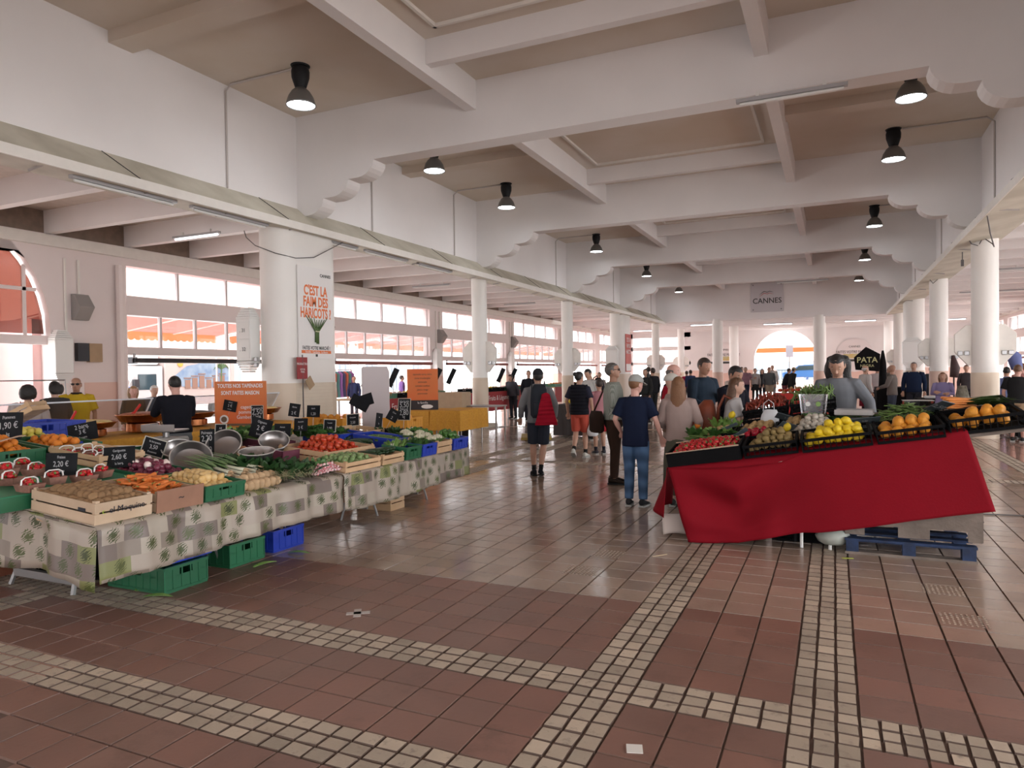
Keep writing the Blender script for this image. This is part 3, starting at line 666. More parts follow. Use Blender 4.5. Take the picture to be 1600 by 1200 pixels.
for k in range(6):
    nth = ['first', 'second', 'third', 'fourth', 'fifth', 'sixth'][k]
    awning(OWL - .4, 11.6 + 7.8 * k, 19.0 + 7.8 * k, 1, f'red street awning with orange valance outside the {nth} street-side window')
for k in range(3): awning(OWR + .4, 19.4 + 7.8 * k, 26.8 + 7.8 * k, -1, f'red awning with orange valance outside the {["first","second","third"][k]} visible inner aisle window')
t = thing('awning', 'wide orange awning seen through the top of the far archway', 'awning', (-3.4, 62, 0))
MB().add([(-5, -2.6, 5.4), (5, -2.6, 5.4), (5, 5, 3.5), (-5, 5, 3.5)], [(0, 1, 2, 3)]).build('canopy', sailcloth('awning_cream', (.86, .74, .64)), t); MB().bb(-5, 5, 4.98, 5.0, 3.1, 3.52).build('valance', awo, t)
for x in (-4.9, 4.9): mb = MB(); mb.tube([(x, 4.9, 0), (x, 4.9, 3.6)], .04, 6); mb.build('post', whitep, t)
# buildings across the street
bw = mat('far_facade', (.80, .74, .70), .8, var=.06, scale=.3); bp_ = mat('far_facade_pink', (.80, .60, .55), .8, var=.06, scale=.3); dg = mat('far_pane', (.22, .26, .30), .2)
def building(x, y0, y1, h, m, label, axis='x', sg=1):
    t = thing('building', label, 'building', (x, y0, 0) if axis == 'x' else (y0, x, 0), 0 if axis == 'x' else -PI / 2)
    L_ = y1 - y0; W = -3 * sg
    MB().bb(min(0, W), max(0, W), 0, L_, 0, h).build('wall', m, t)
    n = int(L_ / 3)
    for k in range(n):
        for f in range(1):
            yy = (k + .5) * L_ / n; z0 = .3 + 3.2 * f; hh = 2.2 if f == 0 else 1.6
            fr = MB().bb(-.03, .05 * 1, yy - .75, yy + .75, z0, z0 + hh)
            if sg < 0: pass
            o = fr.build('window', mull if f else dg, t); MB().bb(-.05, .08, yy - .62, yy - .04, z0 + .12, z0 + hh - .1).build('pane', dg, o); MB().bb(-.05, .08, yy + .04, yy + .62, z0 + .12, z0 + hh - .1).build('pane', dg, o)
building(-33, 2, 17, 10, bw, 'pale building across the street behind the white van')
building(-33, 18, 33, 12, bp_, 'pink shuttered building across the street beyond the van')
building(-33, 34, 54, 10, bw, 'long pale building across the street towards the far end')
building(22, 20, 60, 10, bw, 'pale building beyond the inner aisle windows', sg=-1)
building(90, -22, 14, 12, bp_, 'pale pink building seen through the far archway', axis='y')
# white van with painted body
vw = mat('van_white', (.42, .41, .41), .3, coat=.4)  # white darkened to grey, standing for the shade the van is in
v = thing('van', 'white refrigerated van with a painted seaside scene on its box', 'van', (-24.5, 18.3, -.02), -PI / 2 + PI)
# local x = along street, y = toward the hall after rotation
def vbox(a, b, z0, z1, nm, m_, y0=-.95, y1=.95, bv=.03): return MB().bb(a, b, y0, y1, z0, z1).build(nm, m_, v, bevel=bv)
v.rotation_euler = (0, 0, PI / 2)      # local x -> world y, local -y -> world +x
vbox(.9, 4.4, .55, 2.55, 'cargo_box', mat('van_pink', (.40, .32, .30), .5))  # box colour darkened too, shade put into the paint
mb = MB(); prof = [(-1.0, .35), (-1.05, 1.0), (-.85, 1.15), (-.3, 1.95), (0, 2.1), (.85, 2.1), (.85, .35)]
mb.prism([(p[0], p[1]) for p in prof], 1.84, Matrix(((1, 0, 0, 0), (0, 0, 1, -.92), (0, 1, 0, 0), (0, 0, 0, 1)))); mb.build('cab', vw, v, bevel=.04)
MB().bb(-.25, .55, -.94, -.9, 1.2, 1.8).build('side_window', mat('dark_glass', (.03, .05, .06), .08), v, bevel=.02)
MB().bb(.0, .85, -.7, .7, 2.15, 2.55).build('cooling_unit', whitep, v, bevel=.05); MB().bb(-.02, .0, -.6, .6, 2.2, 2.45).build('grille', darkm, v)
MB().bb(-.5, -.3, -1.08, -.95, 1.3, 1.6).build('mirror', darkm, v)
for x in (-.3, 3.5):
    w_ = MB().lathe([(.36, -.12), (.37, -.1), (.37, .1), (.36, .12)], 20, M=Matrix.Translation((x, -.82, .37)) @ Matrix.Rotation(PI / 2, 4, 'X')).build('wheel', mat('tyre', (.02, .02, .02), .8), v); MB().lathe([(.2, 0), (.2, .03)], 16, M=Matrix.Translation((x, -.94, .37)) @ Matrix.Rotation(PI / 2, 4, 'X')).build('hub', greym, w_)
bl = mat('mural_blue', (.12, .18, .28), .6, col2=(.22, .28, .34), scale=3); ln = mat('mural_brown', (.20, .11, .08), .7)
MB().add([(1.4, -.965, 1.3), (4.1, -.965, 1.2), (4.15, -.965, 2.0), (3.0, -.965, 2.3), (1.9, -.965, 2.1), (1.3, -.965, 1.7)], [(0, 1, 2, 3, 4, 5)]).build('mural_sky', bl, v, solid=.01)
mu = MB()
for k in range(6): mu.bb(1.8 + .35 * k, 2.05 + .35 * k, -.985, -.97, 1.2, 1.55 + .08 * (k % 3)); mu.bb(1.75 + .35 * k, 2.1 + .35 * k, -.99, -.97, 1.6 + .08 * (k % 3), 1.64 + .08 * (k % 3))
tag(mu.build('mural_houses', ln, v), kind='stuff')
mu = MB(); mu.tube([(3.6, -.98, 1.3), (3.65, -.98, 2.0)], .03, 5)
for k in range(9): a = PI * k / 8; mu.tube([(3.65, -.985, 2.0), (3.65 + .25 * math.cos(a), -.985, 2.1 + .12 * math.sin(a)), (3.65 + .42 * math.cos(a), -.985, 1.95 + .15 * math.sin(a))], [.03, .03, .005], 4)
mu.build('mural_palm', mat('mural_green', (.07, .12, .05), .7), v); MB().ball((1.6, -.97, 2.2), (.14, .01, .14)).build('mural_sun', mat('mural_sun', (.42, .28, .05), .6), v)
# blue car beyond the archway
cb_ = mat('car_blue', (.05, .16, .42), .25, coat=.6); c = thing('car', 'blue car parked beyond the far archway', 'car', (-2.2, 67, 0.55), 0)
prof = [(-1.9, .3), (-1.95, .75), (-1.2, .9), (-.6, 1.4), (.9, 1.45), (1.6, 1.0), (2.0, .95), (2.05, .35)]
mb = MB(); mb.prism(prof, 1.7, Matrix(((1, 0, 0, 0), (0, 0, 1, -.85), (0, 1, 0, 0), (0, 0, 0, 1)))); mb.build('body', cb_, c, bevel=.06)
MB().add([(-1.0, -.87, .92), (1.45, -.87, 1.0), (.85, -.87, 1.36), (-.55, -.87, 1.32)], [(0, 1, 2, 3)]).build('side_window', mat('dark_glass', (.03, .05, .06), .08), c, solid=.02)
for x in (-1.2, 1.25):
    w_ = MB().lathe([(.34, -.1), (.34, .1)], 20, M=Matrix.Translation((x, -.82, .34)) @ Matrix.Rotation(PI / 2, 4, 'X')).build('wheel', mat('tyre', (.02, .02, .02), .8), c); MB().lathe([(.2, 0), (.2, .04)], 16, M=Matrix.Translation((x, -.92, .34)) @ Matrix.Rotation(PI / 2, 4, 'X')).build('hub', greym, w_)
struct(MB().bb(-12, 8, 64, 75, -.1, .53), 'street_bank', street, 'raised sunlit kerb under the blue car beyond the archway')
r_ = thing('railing', 'thin dark street railing beyond the archway', 'railing', (-6.5, 63.5, .53))
for k in range(14): MB().bb(k * .25, k * .25 + .03, 0, .03, 0, 1.0).build('bar', darkm, r_)
for z in (.05, .98): MB().bb(0, 3.3, 0, .03, z, z + .04).build('rail', darkm, r_)
t = thing('street_sign', 'grey rectangular street sign on a post beyond the archway', 'sign', (-3.35, 62.8, 0)); MB().bb(-.04, .04, 0, .05, 0, 3.0).build('post', greym, t); MB().bb(-.28, .28, -.03, 0, 2.6, 3.6).build('plate', mat('sign_grey', (.25, .25, .3), .6), t)
# stalls out in the street: shade of what stands there
fab = [mat('cloth_%s' % n_, c_, .8, obvar=.2) for n_, c_ in (('violet', (.25, .13, .38)), ('navy', (.06, .08, .16)), ('rust', (.45, .14, .08)), ('teal', (.08, .28, .28)))]
for k, (y, z, q, l) in enumerate(((22.5, 1.0, 1, 'dark rack of hanging clothes outside the second window'), (24.6, 1.0, 0, 'rack with violet clothes outside the second window'), (31.6, 1.0, 3, 'rack with blue clothes behind the first round column'))):
    t = thing('clothes_rack', l, 'rack', (-19.5, y, -.02))
    for s_ in (-.9, .9): MB().bb(-.02, .02, s_ - .02, s_ + .02, 0, 1.9).build('upright', greym, t)
    MB().bb(-.02, .02, -.9, .9, 1.86, 1.9).build('rail', greym, t)
    for i in range(9):
        mb = MB(); yy = -.8 + .2 * i; mb.rings([[Vector((.22 * s_ * math.cos(a), yy + .05 * math.sin(a), z_)) for a in [2 * PI * j / 8 for j in range(8)]] for z_, s_ in ((.7, 1.1), (1.2, .9), (1.7, 1), (1.82, .2))]); mb.build('garment', fab[(q + i) % 4], t)
for k, (y, c_) in enumerate(((15.2, (.75, .02, .1)), (9.2, (.7, .03, .12)))):
    t = thing('pennant', f'crimson hanging pennant in the street {["left of the van","seen through the doorway"][k]}', 'flag', (-21, y, 0)); MB().bb(-.03, .03, -.03, .03, 0, 2.6).build('pole', greym, t); MB().bb(-.02, .02, .05, .45, 1.5, 2.3).build('cloth', mat('pennant', c_, .7), t)
# ================================================================== goods library
def zL(x, y=0): return .70 + .09 * (-4.35 - x)
ROTL = (0, math.atan(.09), 0)
def zR(x, y): return .02 + .155 * (x + 1.5) + .10 * y
ROTR = (math.atan(.10), -math.atan(.155), 0)
woodm = mat('crate_wood', (.64, .44, .27), .6, col2=(.54, .35, .20), scale=5, obvar=.12)
woodp = mat('crate_wood_pale', (.60, .46, .33), .6, col2=(.52, .38, .26), scale=5, obvar=.1)
woodd = mat('crate_wood_dark', (.33, .17, .11), .6, var=.15)
greyw = mat('weathered_wood', (.25, .20, .17), .8, col2=(.15, .12, .10), scale=4, bump=.4)
pgreen = mat('crate_green', (.02, .13, .06), .4, obvar=.15); pblue = mat('crate_blue', (.02, .05, .40), .35, obvar=.15); pblack = mat('crate_black', (.006, .006, .007), .7, spec=.08); porange = mat('crate_orange', (.75, .35, .04), .45)
pteal = mat('tray_green', (.03, .22, .11), .45, var=.2, scale=3)
def wood_crate(label, x0, x1, y0, y1, z, h=.13, m=None, rot=ROTL, slats=2, loc=None, rz=0, gaps=3, th=.008):
    m = m or woodm; cx, cy = (x0 + x1) / 2, (y0 + y1) / 2; L_, W = x1 - x0, y1 - y0
    t = thing('wooden_crate', label, 'crate', loc or (cx, cy, z)); t.rotation_euler = (rot[0], rot[1], rz)
    n = 5
    for k in range(n): MB().bb(-L_ / 2 + k * L_ / n + .003, -L_ / 2 + (k + 1) * L_ / n - .003, -W / 2, W / 2, 0, .007).build('base_slat', m, t)
    for sx in (-1, 1):
        for sy in (-1, 1):
            mb = MB(); mb.prism([(0, 0), (-sx * .03, 0), (0, -sy * .03)], h + .012, Matrix.Translation((sx * (L_ / 2 - th), sy * (W / 2 - th), 0))); mb.build('corner_post', m, t)
    sh = h / slats
    for k in range(slats):
        za, zb = .004 + k * sh + (.006 if k else 0), (k + 1) * sh - .002
        for sy in (-1, 1): MB().bb(-L_ / 2, L_ / 2, min(sy * W / 2, sy * (W / 2 - th)), max(sy * W / 2, sy * (W / 2 - th)), za, zb).build('slat', m, t)
        for sx in (-1, 1): MB().bb(min(sx * L_ / 2, sx * (L_ / 2 - th)), max(sx * L_ / 2, sx * (L_ / 2 - th)), -W / 2 + th, W / 2 - th, za, zb).build('slat', m, t)
    return t
def plastic_crate(label, x0, x1, y0, y1, z, h=.14, m=None, rot=ROTL, grid=False, handle=True, rz=0, name='plastic_crate', loc=None, lip=.012):
    m = m or pgreen; cx, cy = (x0 + x1) / 2, (y0 + y1) / 2; L_, W = x1 - x0, y1 - y0; th = .010
    t = thing(name, label, 'crate', loc or (cx, cy, z)); t.rotation_euler = (rot[0], rot[1], rz)
    MB().bb(-L_ / 2 + th, L_ / 2 - th, -W / 2 + th, W / 2 - th, 0, .008).build('base', m, t)
    def side(len_, M):
        mb = MB()
        mb.box((0, 0, h - .012), (len_ + lip, th + lip, .024), M=M); mb.box((0, 0, .012), (len_, th, .024), M=M)
        n = max(4, int(len_ / (.045 if grid else .07)))
        for k in range(n + 1): mb.box((-len_ / 2 + len_ * k / n, 0, h / 2), (.007 if grid else .012, th, h - .03), M=M)
        if grid: mb.box((0, 0, h * .5), (len_, th * .8, .006), M=M)
        else:
            hw = .06 if handle and len_ > .2 else 0
            mb.box((0, .002, h * .36), (len_ - .01, th * .5, h * .5), M=M)
            mb.box((-(len_ / 4 + hw / 2), .002, h * .74), (len_ / 2 - hw, th * .5, h * .3), M=M); mb.box(((len_ / 4 + hw / 2), .002, h * .74), (len_ / 2 - hw, th * .5, h * .3), M=M)
        mb.build('side', m, t)
    side(L_, Matrix.Translation((0, -W / 2, 0))); side(L_, Matrix.Translation((0, W / 2, 0)))
    R9 = Matrix.Rotation(PI / 2, 4, 'Z')
    side(W, Matrix.Translation((-L_ / 2, 0, 0)) @ R9); side(W, Matrix.Translation((L_ / 2, 0, 0)) @ R9)
    return t
# produce prototypes: each returns a top-level object kept at the first spot it is used
PROTO = {}
def lump(name, r, m, seed=0, amp=.08, n=12, k=8, tip=None, cat='fruit', elong=(1, 1, 1), build=None):
    rr = random.Random(seed); mb = MB(); mb.ball((0, 0, 0), (r * elong[0], r * elong[1], r * elong[2]), n, k)
    ph = [rr.uniform(0, 6) for _ in range(6)]
    for i, p in enumerate(mb.v):
        q = Vector(p); u = q / r
        s_ = 1 + amp * (math.sin(2.3 * u.x + ph[0]) * math.sin(2.1 * u.y + ph[1]) + .6 * math.sin(3.1 * u.z + ph[2]))
        q = q * s_
        if tip == 'dimple':
            d = math.hypot(u.x, u.y)
            if d < .5: q.z -= math.copysign(r * .16 * (1 - d / .5), q.z)
        if tip == 'lemon' and abs(u.x) > elong[0] * .9: q.x *= 1.13
        if tip == 'onion' and u.z > elong[2] * .9: q.z *= 1.3
        mb.v[i] = tuple(q)
    return mb
def proto(key):
    if key in PROTO: return PROTO[key]
    P = None
    if key == 'kiwi': P = [lump('k', .027, 0, s, .05, 10, 7, elong=(1.22, .95, .95)).mesh('kiwi', mat('kiwi_skin', (.30, .175, .085), .85, var=.2, scale=60, obvar=.2), True) for s in (1, 2)]
    elif key == 'kiwi_green': P = [lump('k', .030, 0, s, .05, 10, 7, elong=(1.2, .98, .98)).mesh('kiwi', mat('kiwi_skin2', (.26, .18, .065), .7, var=.2, scale=60, obvar=.22), True) for s in (3, 4)]
    elif key == 'potato': P = [lump('p', .028, 0, s, .12, 10, 7, elong=(1.3, 1, .9)).mesh('potato', mat('potato_skin', (.50, .33, .15), .75, var=.25, scale=40, obvar=.15), True) for s in (5, 6, 7)]
    elif key == 'orange': P = [lump('o', .037, 0, 8, .02, 14, 9, 'dimple').mesh('orange', mat('orange_peel', (.80, .24, .02), .38, var=.08, scale=30, bump=.5, bscale=300, obvar=.08), True)]
    elif key == 'orange_big': P = [lump('o', .046, 0, 9, .02, 14, 9, 'dimple').mesh('orange', mat('orange_peel2', (.82, .34, .03), .38, var=.1, scale=20, bump=.5, bscale=250, obvar=.08), True)]
    elif key == 'lemon': P = [lump('l', .036, 0, 10, .03, 14, 9, 'lemon', elong=(1.22, 1, 1)).mesh('lemon', mat('lemon_peel', (.86, .62, .02), .38, var=.07, scale=20, bump=.4, bscale=250, obvar=.08), True)]
    elif key == 'apple': P = [lump('a', .038, 0, 11, .03, 14, 9, 'dimple', elong=(1, 1, .92)).mesh('apple', mat('apple_skin', (.62, .60, .10), .3, col2=(.66, .50, .10), scale=12, obvar=.12), True)]
    elif key == 'tomato': P = [lump('t', .034, 0, 12, .05, 12, 8, 'dimple', elong=(1, 1, .85)).mesh('tomato', mat('tomato_skin', (.50, .035, .015), .25, col2=(.50, .07, .02), scale=10, obvar=.12), True)]
    elif key == 'red_onion': P = [lump('r', .030, 0, s, .05, 12, 8, 'onion').mesh('red_onion', mat('red_onion_skin', (.19, .03, .06), .3, var=.35, scale=14, obvar=.2), True) for s in (13,)]
    elif key == 'white_onion': P = [lump('w', .030, 0, 14, .05, 12, 8, 'onion').mesh('white_onion', mat('white_onion_skin', (.78, .66, .60), .35, col2=(.70, .50, .50), scale=12, obvar=.08), True)]
    elif key == 'yellow_onion': P = [lump('y', .031, 0, 15, .05, 12, 8, 'onion').mesh('yellow_onion', mat('yellow_onion_skin', (.62, .38, .13), .35, col2=(.72, .52, .25), scale=12, obvar=.2), True)]
    elif key == 'strawberry':
        m = MB(); m.lathe([(.001, -.018), (.008, -.012), (.014, 0), (.013, .009), (.004, .013)], 8); m.cm = 1; m.lathe([(.010, .011), (.002, .016)], 6)
        P = [m.mesh('strawberry', [mat('strawberry_red', (.55, .015, .02), .3, var=.2, scale=80, obvar=.2), mat('calyx', (.14, .25, .06), .6)], True)]
    elif key == 'carrot':
        m = MB(); m.lathe([(.002, -.085), (.007, -.06), (.011, -.02), (.014, .03), (.015, .05), (.009, .06)], 8, M=Matrix.Rotation(PI / 2, 4, 'Y')); m.cm = 1; m.tube([(.058, 0, 0), (.085, .004, .005)], [.006, .002], 4)
        P = [m.mesh('carrot', [mat('carrot_skin', (.72, .20, .04), .5, var=.15, scale=30, obvar=.12), mat('carrot_top', (.25, .32, .08), .6)], True)]
    elif key == 'long_carrot':
        m = MB(); m.lathe([(.001, -.13), (.006, -.10), (.010, -.03), (.014, .04), (.014, .06), (.006, .07)], 8, M=Matrix.Rotation(PI / 2, 4, 'Y'))
        P = [m.mesh('carrot', mat('carrot_skin2', (.78, .28, .07), .45, var=.12, scale=30, obvar=.1), True)]
    elif key == 'cucumber':
        m = MB(); m.tube([(-.13, 0, 0), (-.12, .004, 0), (0, .012, 0), (.11, .004, 0), (.13, 0, 0)], [.006, .019, .022, .019, .008], 10)
        P = [m.mesh('cucumber', mat('cucumber_skin', (.02, .055, .018), .3, var=.3, scale=25, obvar=.25), True)]
    elif key == 'courgette': P = [lump('c', .030, 0, 16, .04, 12, 8, 'dimple', elong=(1, 1, .9)).mesh('round_courgette', mat('courgette_skin', (.28, .36, .16), .35, col2=(.14, .24, .08), scale=14, obvar=.25), True)]
    elif key == 'radish': P = [lump('r', .012, 0, 17, .05, 8, 6, elong=(1.3, 1, 1)).mesh('radish', mat('radish_skin', (.60, .03, .07), .35, col2=(.8, .7, .7), scale=40, obvar=.15), True)]
    elif key == 'avocado': P = [lump('v', .034, 0, 18, .05, 12, 8, elong=(1.35, 1, 1)).mesh('avocado', mat('avocado_skin', (.035, .025, .025), .5, bump=.6, bscale=120, obvar=.2), True)]
    elif key == 'garlic': P = [lump('g', .026, 0, 19, .10, 10, 7, 'onion').mesh('garlic', mat('garlic_skin', (.60, .56, .48), .6, col2=(.52, .46, .40), scale=25, obvar=.1), True)]
    elif key == 'pepper': P = [lump('p', .033, 0, 20, .16, 10, 8, 'dimple', elong=(1, 1, 1.15)).mesh('green_pepper', mat('pepper_skin', (.06, .16, .03), .2, obvar=.3), True)]
    elif key == 'red_pepper': P = [lump('p', .033, 0, 21, .16, 10, 8, 'dimple', elong=(1.1, 1, 1)).mesh('red_pepper', mat('red_pepper_skin', (.42, .01, .03), .2, obvar=.3), True)]
    elif key == 'shallot': P = [lump('s', .018, 0, 22, .05, 8, 6, 'onion', elong=(1, 1, 1.3)).mesh('shallot', mat('shallot_skin', (.45, .22, .12), .4, obvar=.25), True)]
    elif key == 'bean':
        m = MB(); m.tube([(-.08, 0, 0), (-.07, .006, .003), (0, .018, 0), (.06, .006, -.002), (.085, -.002, 0)], [.002, .008, .009, .008, .002], 5, flat=.6)
        P = [m.mesh('broad_bean', mat('bean_pod', (.13, .22, .05), .5, obvar=.35), True)]
    elif key == 'chili':
        m = MB(); m.tube([(-.05, 0, 0), (-.02, .004, .003), (.03, .006, 0), (.05, .0, 0)], [.002, .008, .009, .003], 5)
        P = [m.mesh('red_chili', mat('chili_skin', (.30, .04, .02), .4, obvar=.3), True)]
    PROTO[key] = P; return P
def put(key, p, label, cat, group, rot=None, s=1.0, name=None):
    me = R_.choice(proto(key)); o = bpy.data.objects.new(name or me.name.split('.')[0], me); C.objects.link(o); o.location = p
    o.rotation_euler = rot if rot else (R_.uniform(0, 6), R_.uniform(0, 6), R_.uniform(0, 6)); o.scale = (s, s, s)
    return tag(o, label, cat, group)
def fill(key, x0, x1, y0, y1, zf, step, label, cat, group, layers=1, mound=.0, rot=None, s=1.0, skip=.0, lift=0, dz=None, ragged=0):
    k = 0
    for L_ in range(layers):
        ny = max(1, int((y1 - y0) / (step * .9)))
        for j in range(ny):
            yy = y0 + (j + .5) * (y1 - y0) / ny
            nx = max(1, int((x1 - x0) / step))
            for i in range(nx):
                xx = x0 + (i + (.5 if (j + L_) % 2 else .25) + .12) * (x1 - x0) / (nx + .5)
                u = (xx - x0) / (x1 - x0) * 2 - 1; v_ = (yy - y0) / (y1 - y0) * 2 - 1
                if L_ and (abs(u) > 1 - .3 * L_ or abs(v_) > 1 - .3 * L_): continue
                if R_.random() < skip: continue
                h = mound * max(0, 1 - u * u) * max(0, 1 - v_ * v_) + lift + L_ * (dz or step * .62)
                p = (xx + R_.uniform(-.12, .12) * step, yy + R_.uniform(-.12, .12) * step, zf(xx, yy) + h + R_.uniform(-.08, .08) * step)
                r = rot() if rot else None
                put(key, p, label, cat, group, r, s * R_.uniform(.9, 1.1)); k += 1
    return k
leafm = mat('leaf_green', (.035, .10, .02), .5, obvar=.25, col2=(.06, .15, .03), scale=12); leafl = mat('leaf_light', (.16, .30, .06), .5, obvar=.2, col2=(.26, .42, .12), scale=10); leafd = mat('leaf_dark', (.018, .055, .016), .45, col2=(.035, .09, .025), scale=10)
leafg = mat('leek_green', (.09, .17, .07), .45, col2=(.16, .26, .10), scale=8); leafw = mat('leek_white', (.74, .74, .58), .45); rootm = mat('root_tan', (.56, .38, .22), .8, var=.2, scale=30)
def leaf(mb, p, d, up, w_, l, n=4, curl=.3, ruff=0):
    d = d.normalized(); s_ = d.cross(up); s_ = s_.normalized() if s_.length > 1e-4 else Vector((1, 0, 0)); base = len(mb.v)
    for i in range(n + 1):
        t = i / n; q = p + d * (l * t) + up * (l * (curl * t - curl * 1.3 * t * t)); ww = w_ * (math.sin(PI * min(1, .12 + t * .86)) ** .7)
        j = R_.uniform(-ruff, ruff) * l
        mb.v += [tuple(q - s_ * ww + up * (ww * .35 + j)), tuple(q), tuple(q + s_ * ww + up * (ww * .35 - j))]
    for i in range(n):
        a = base + 3 * i; mb.f += [(a, a + 3, a + 4, a + 1), (a + 1, a + 4, a + 5, a + 2)]; mb.mi += [mb.cm] * 2
def bunch(name, label, cat, p, m, n=30, r=.09, l=.11, w_=.035, lean=.7, group=None, stems=None, ruff=.06, curl=.3, rot=None, dirv=None, mats=None):
    t = thing(name, label, cat, p, group=group); mb = MB()
    for k in range(n):
        a = R_.uniform(0, 2 * PI); e = R_.uniform(.1, 1.0) * lean
        d = Vector((math.cos(a) * e, math.sin(a) * e, 1 - .5 * e))
        if dirv: d = Vector(dirv) + Vector((R_.uniform(-.4, .4), R_.uniform(-.4, .4), R_.uniform(-.1, .5))) * lean
        q = Vector((math.cos(a), math.sin(a), 0)) * r * R_.random() ** .5
        leaf(mb, q, d, (Vector((0, 0, 1)) - d * .3).normalized(), w_ * R_.uniform(.7, 1.2), l * R_.uniform(.7, 1.2), 4, curl, ruff)
    mb.build('foliage', m, t, smooth=True)
    if stems:
        mb = MB()
        for k in range(8):
            a = R_.uniform(0, 6.28); mb.tube([(r * .5 * math.cos(a), r * .5 * math.sin(a), .0), (r * .9 * math.cos(a + .3), r * .9 * math.sin(a + .3), l * .5)], .005, 4)
        mb.build('stalks', stems, t)
    return t
def leek(p, rz, label, group, tilt=0, s=1):
    t = thing('leek', label, 'vegetable', p, rz, group); t.rotation_euler = (0, tilt, rz); t.scale = (s, s, s)
    mb = MB(); mb.tube([(0, 0, 0), (.03, 0, 0), (.18, 0, 0)], [.018, .015, .014], 8); mb.build('shank', leafw, t, smooth=True)
    mb = MB()
    for k in range(6):
        a = (k - 2.5) * .10; d = Vector((1, math.sin(a), .12 * (k % 3 - .6))); leaf(mb, Vector((.14, 0, .004)), d, Vector((0, 0, 1)), .016, .26 + .05 * (k % 3), 5, .15)
    mb.build('leaves', leafg, t, smooth=True)
    mb = MB(); mb.ball((-.012, 0, 0), (.022, .022, .02), 8, 5)
    for k in range(7): a = k * .9; mb.tube([(-.02, .01 * math.cos(a), .01 * math.sin(a)), (-.06, .025 * math.cos(a), .02 * math.sin(a))], [.004, .001], 3)
    mb.build('root_tuft', rootm, t)
    return t
chalkb = mat('slate_board', (.014, .015, .018), .7, spec=.15, var=.3, scale=8); chalkw = mat('chalk', (.50, .50, .52), .9)
def price_sign(p, w_=.17, h=.12, lines=('', ''), label='', rz=0, tilt=.15, stake=.12, roll=0, edge=None, blank=False, sz=1.0):
    t = thing('price_sign', label, 'sign', p); t.rotation_euler = (-tilt, roll, rz)
    MB().bb(-w_ / 2, w_ / 2, -.003, .003, stake, stake + h).build('board', chalkb, t, bevel=.001)
    if edge:
        e = MB(); b = .008
        e.bb(-w_ / 2 - b, w_ / 2 + b, -.004, .004, stake - b, stake); e.bb(-w_ / 2 - b, w_ / 2 + b, -.004, .004, stake + h, stake + h + b); e.bb(-w_ / 2 - b, -w_ / 2, -.004, .004, stake, stake + h); e.bb(w_ / 2, w_ / 2 + b, -.004, .004, stake, stake + h); e.build('edging', edge, t)
    MB().tube([(0, .004, -.03), (0, .004, stake + .02)], .003, 5).build('stake', greym, t)
    if not blank:
        n = len(lines); 
        for i, l in enumerate(lines):
            big = any(c.isdigit() for c in l) and len(l) <= 9
            lettering(l, h * (.34 if big else .17) * sz, (0, -.0045, stake + h * (1 - (i + .55) / n * .92 - .02)), (PI / 2, R_.uniform(-.10, .02), 0), chalkw, t, sx=.85, ext=.0004)
    return t
# ================================================================== vegetable stall on the street side
XF, XB = -4.32, -6.45
steel = mat('table_steel', (.32, .31, .31), .4, metal=.7)
def trestle_table(name, label, y0, y1, legs, cat='table'):
    t = thing(name, label, cat, (0, 0, 0))
    n = 6; w_ = (XF - XB) / n
    for k in range(n):
        xc = XB + (k + .5) * w_; MB().box((xc, (y0 + y1) / 2, zL(xc) - .045), (w_ - .01, y1 - y0, .025), ry=math.atan(.09)).build('board', woodm, t)
    for yy in legs:
        for xx in (XB + .35, XF - .65):
            for s_ in (-1, 1):
                mb = MB(); mb.tube([(xx, yy + s_ * .02, zL(xx) - .05), (xx + s_ * .12, yy + s_ * .18, 0)], .014, 6); mb.build('leg', steel, t)
        mb = MB(); mb.box(((XB + XF) / 2 - .15, yy + .15, .10), (XF - XB - 1.0, .03, .05)); mb.build('crossbar', steel, t)
    return t
# the near end trestle is set square to the aisle with its crossbar low
t1 = trestle_table('trestle_table', 'near trestle table of the vegetable stall under the herb-print oilcloth', 2.98, 5.42, (4.3,))
for xx in (-6.05, -5.28):
    mb = MB(); mb.tube([(xx + (.16 if xx < -5.5 else -.16), 3.7, zL(xx) - .05), (xx, 3.45, 0)], .02, 6); mb.build('leg', steel, t1)
MB().box((-5.66, 3.48, .10), (.74, .04, .06)).build('crossbar', steel, t1)
t2 = trestle_table('trestle_table', 'far trestle table of the vegetable stall under the herb-print oilcloth', 5.48, 8.0, (6.6, 7.7))
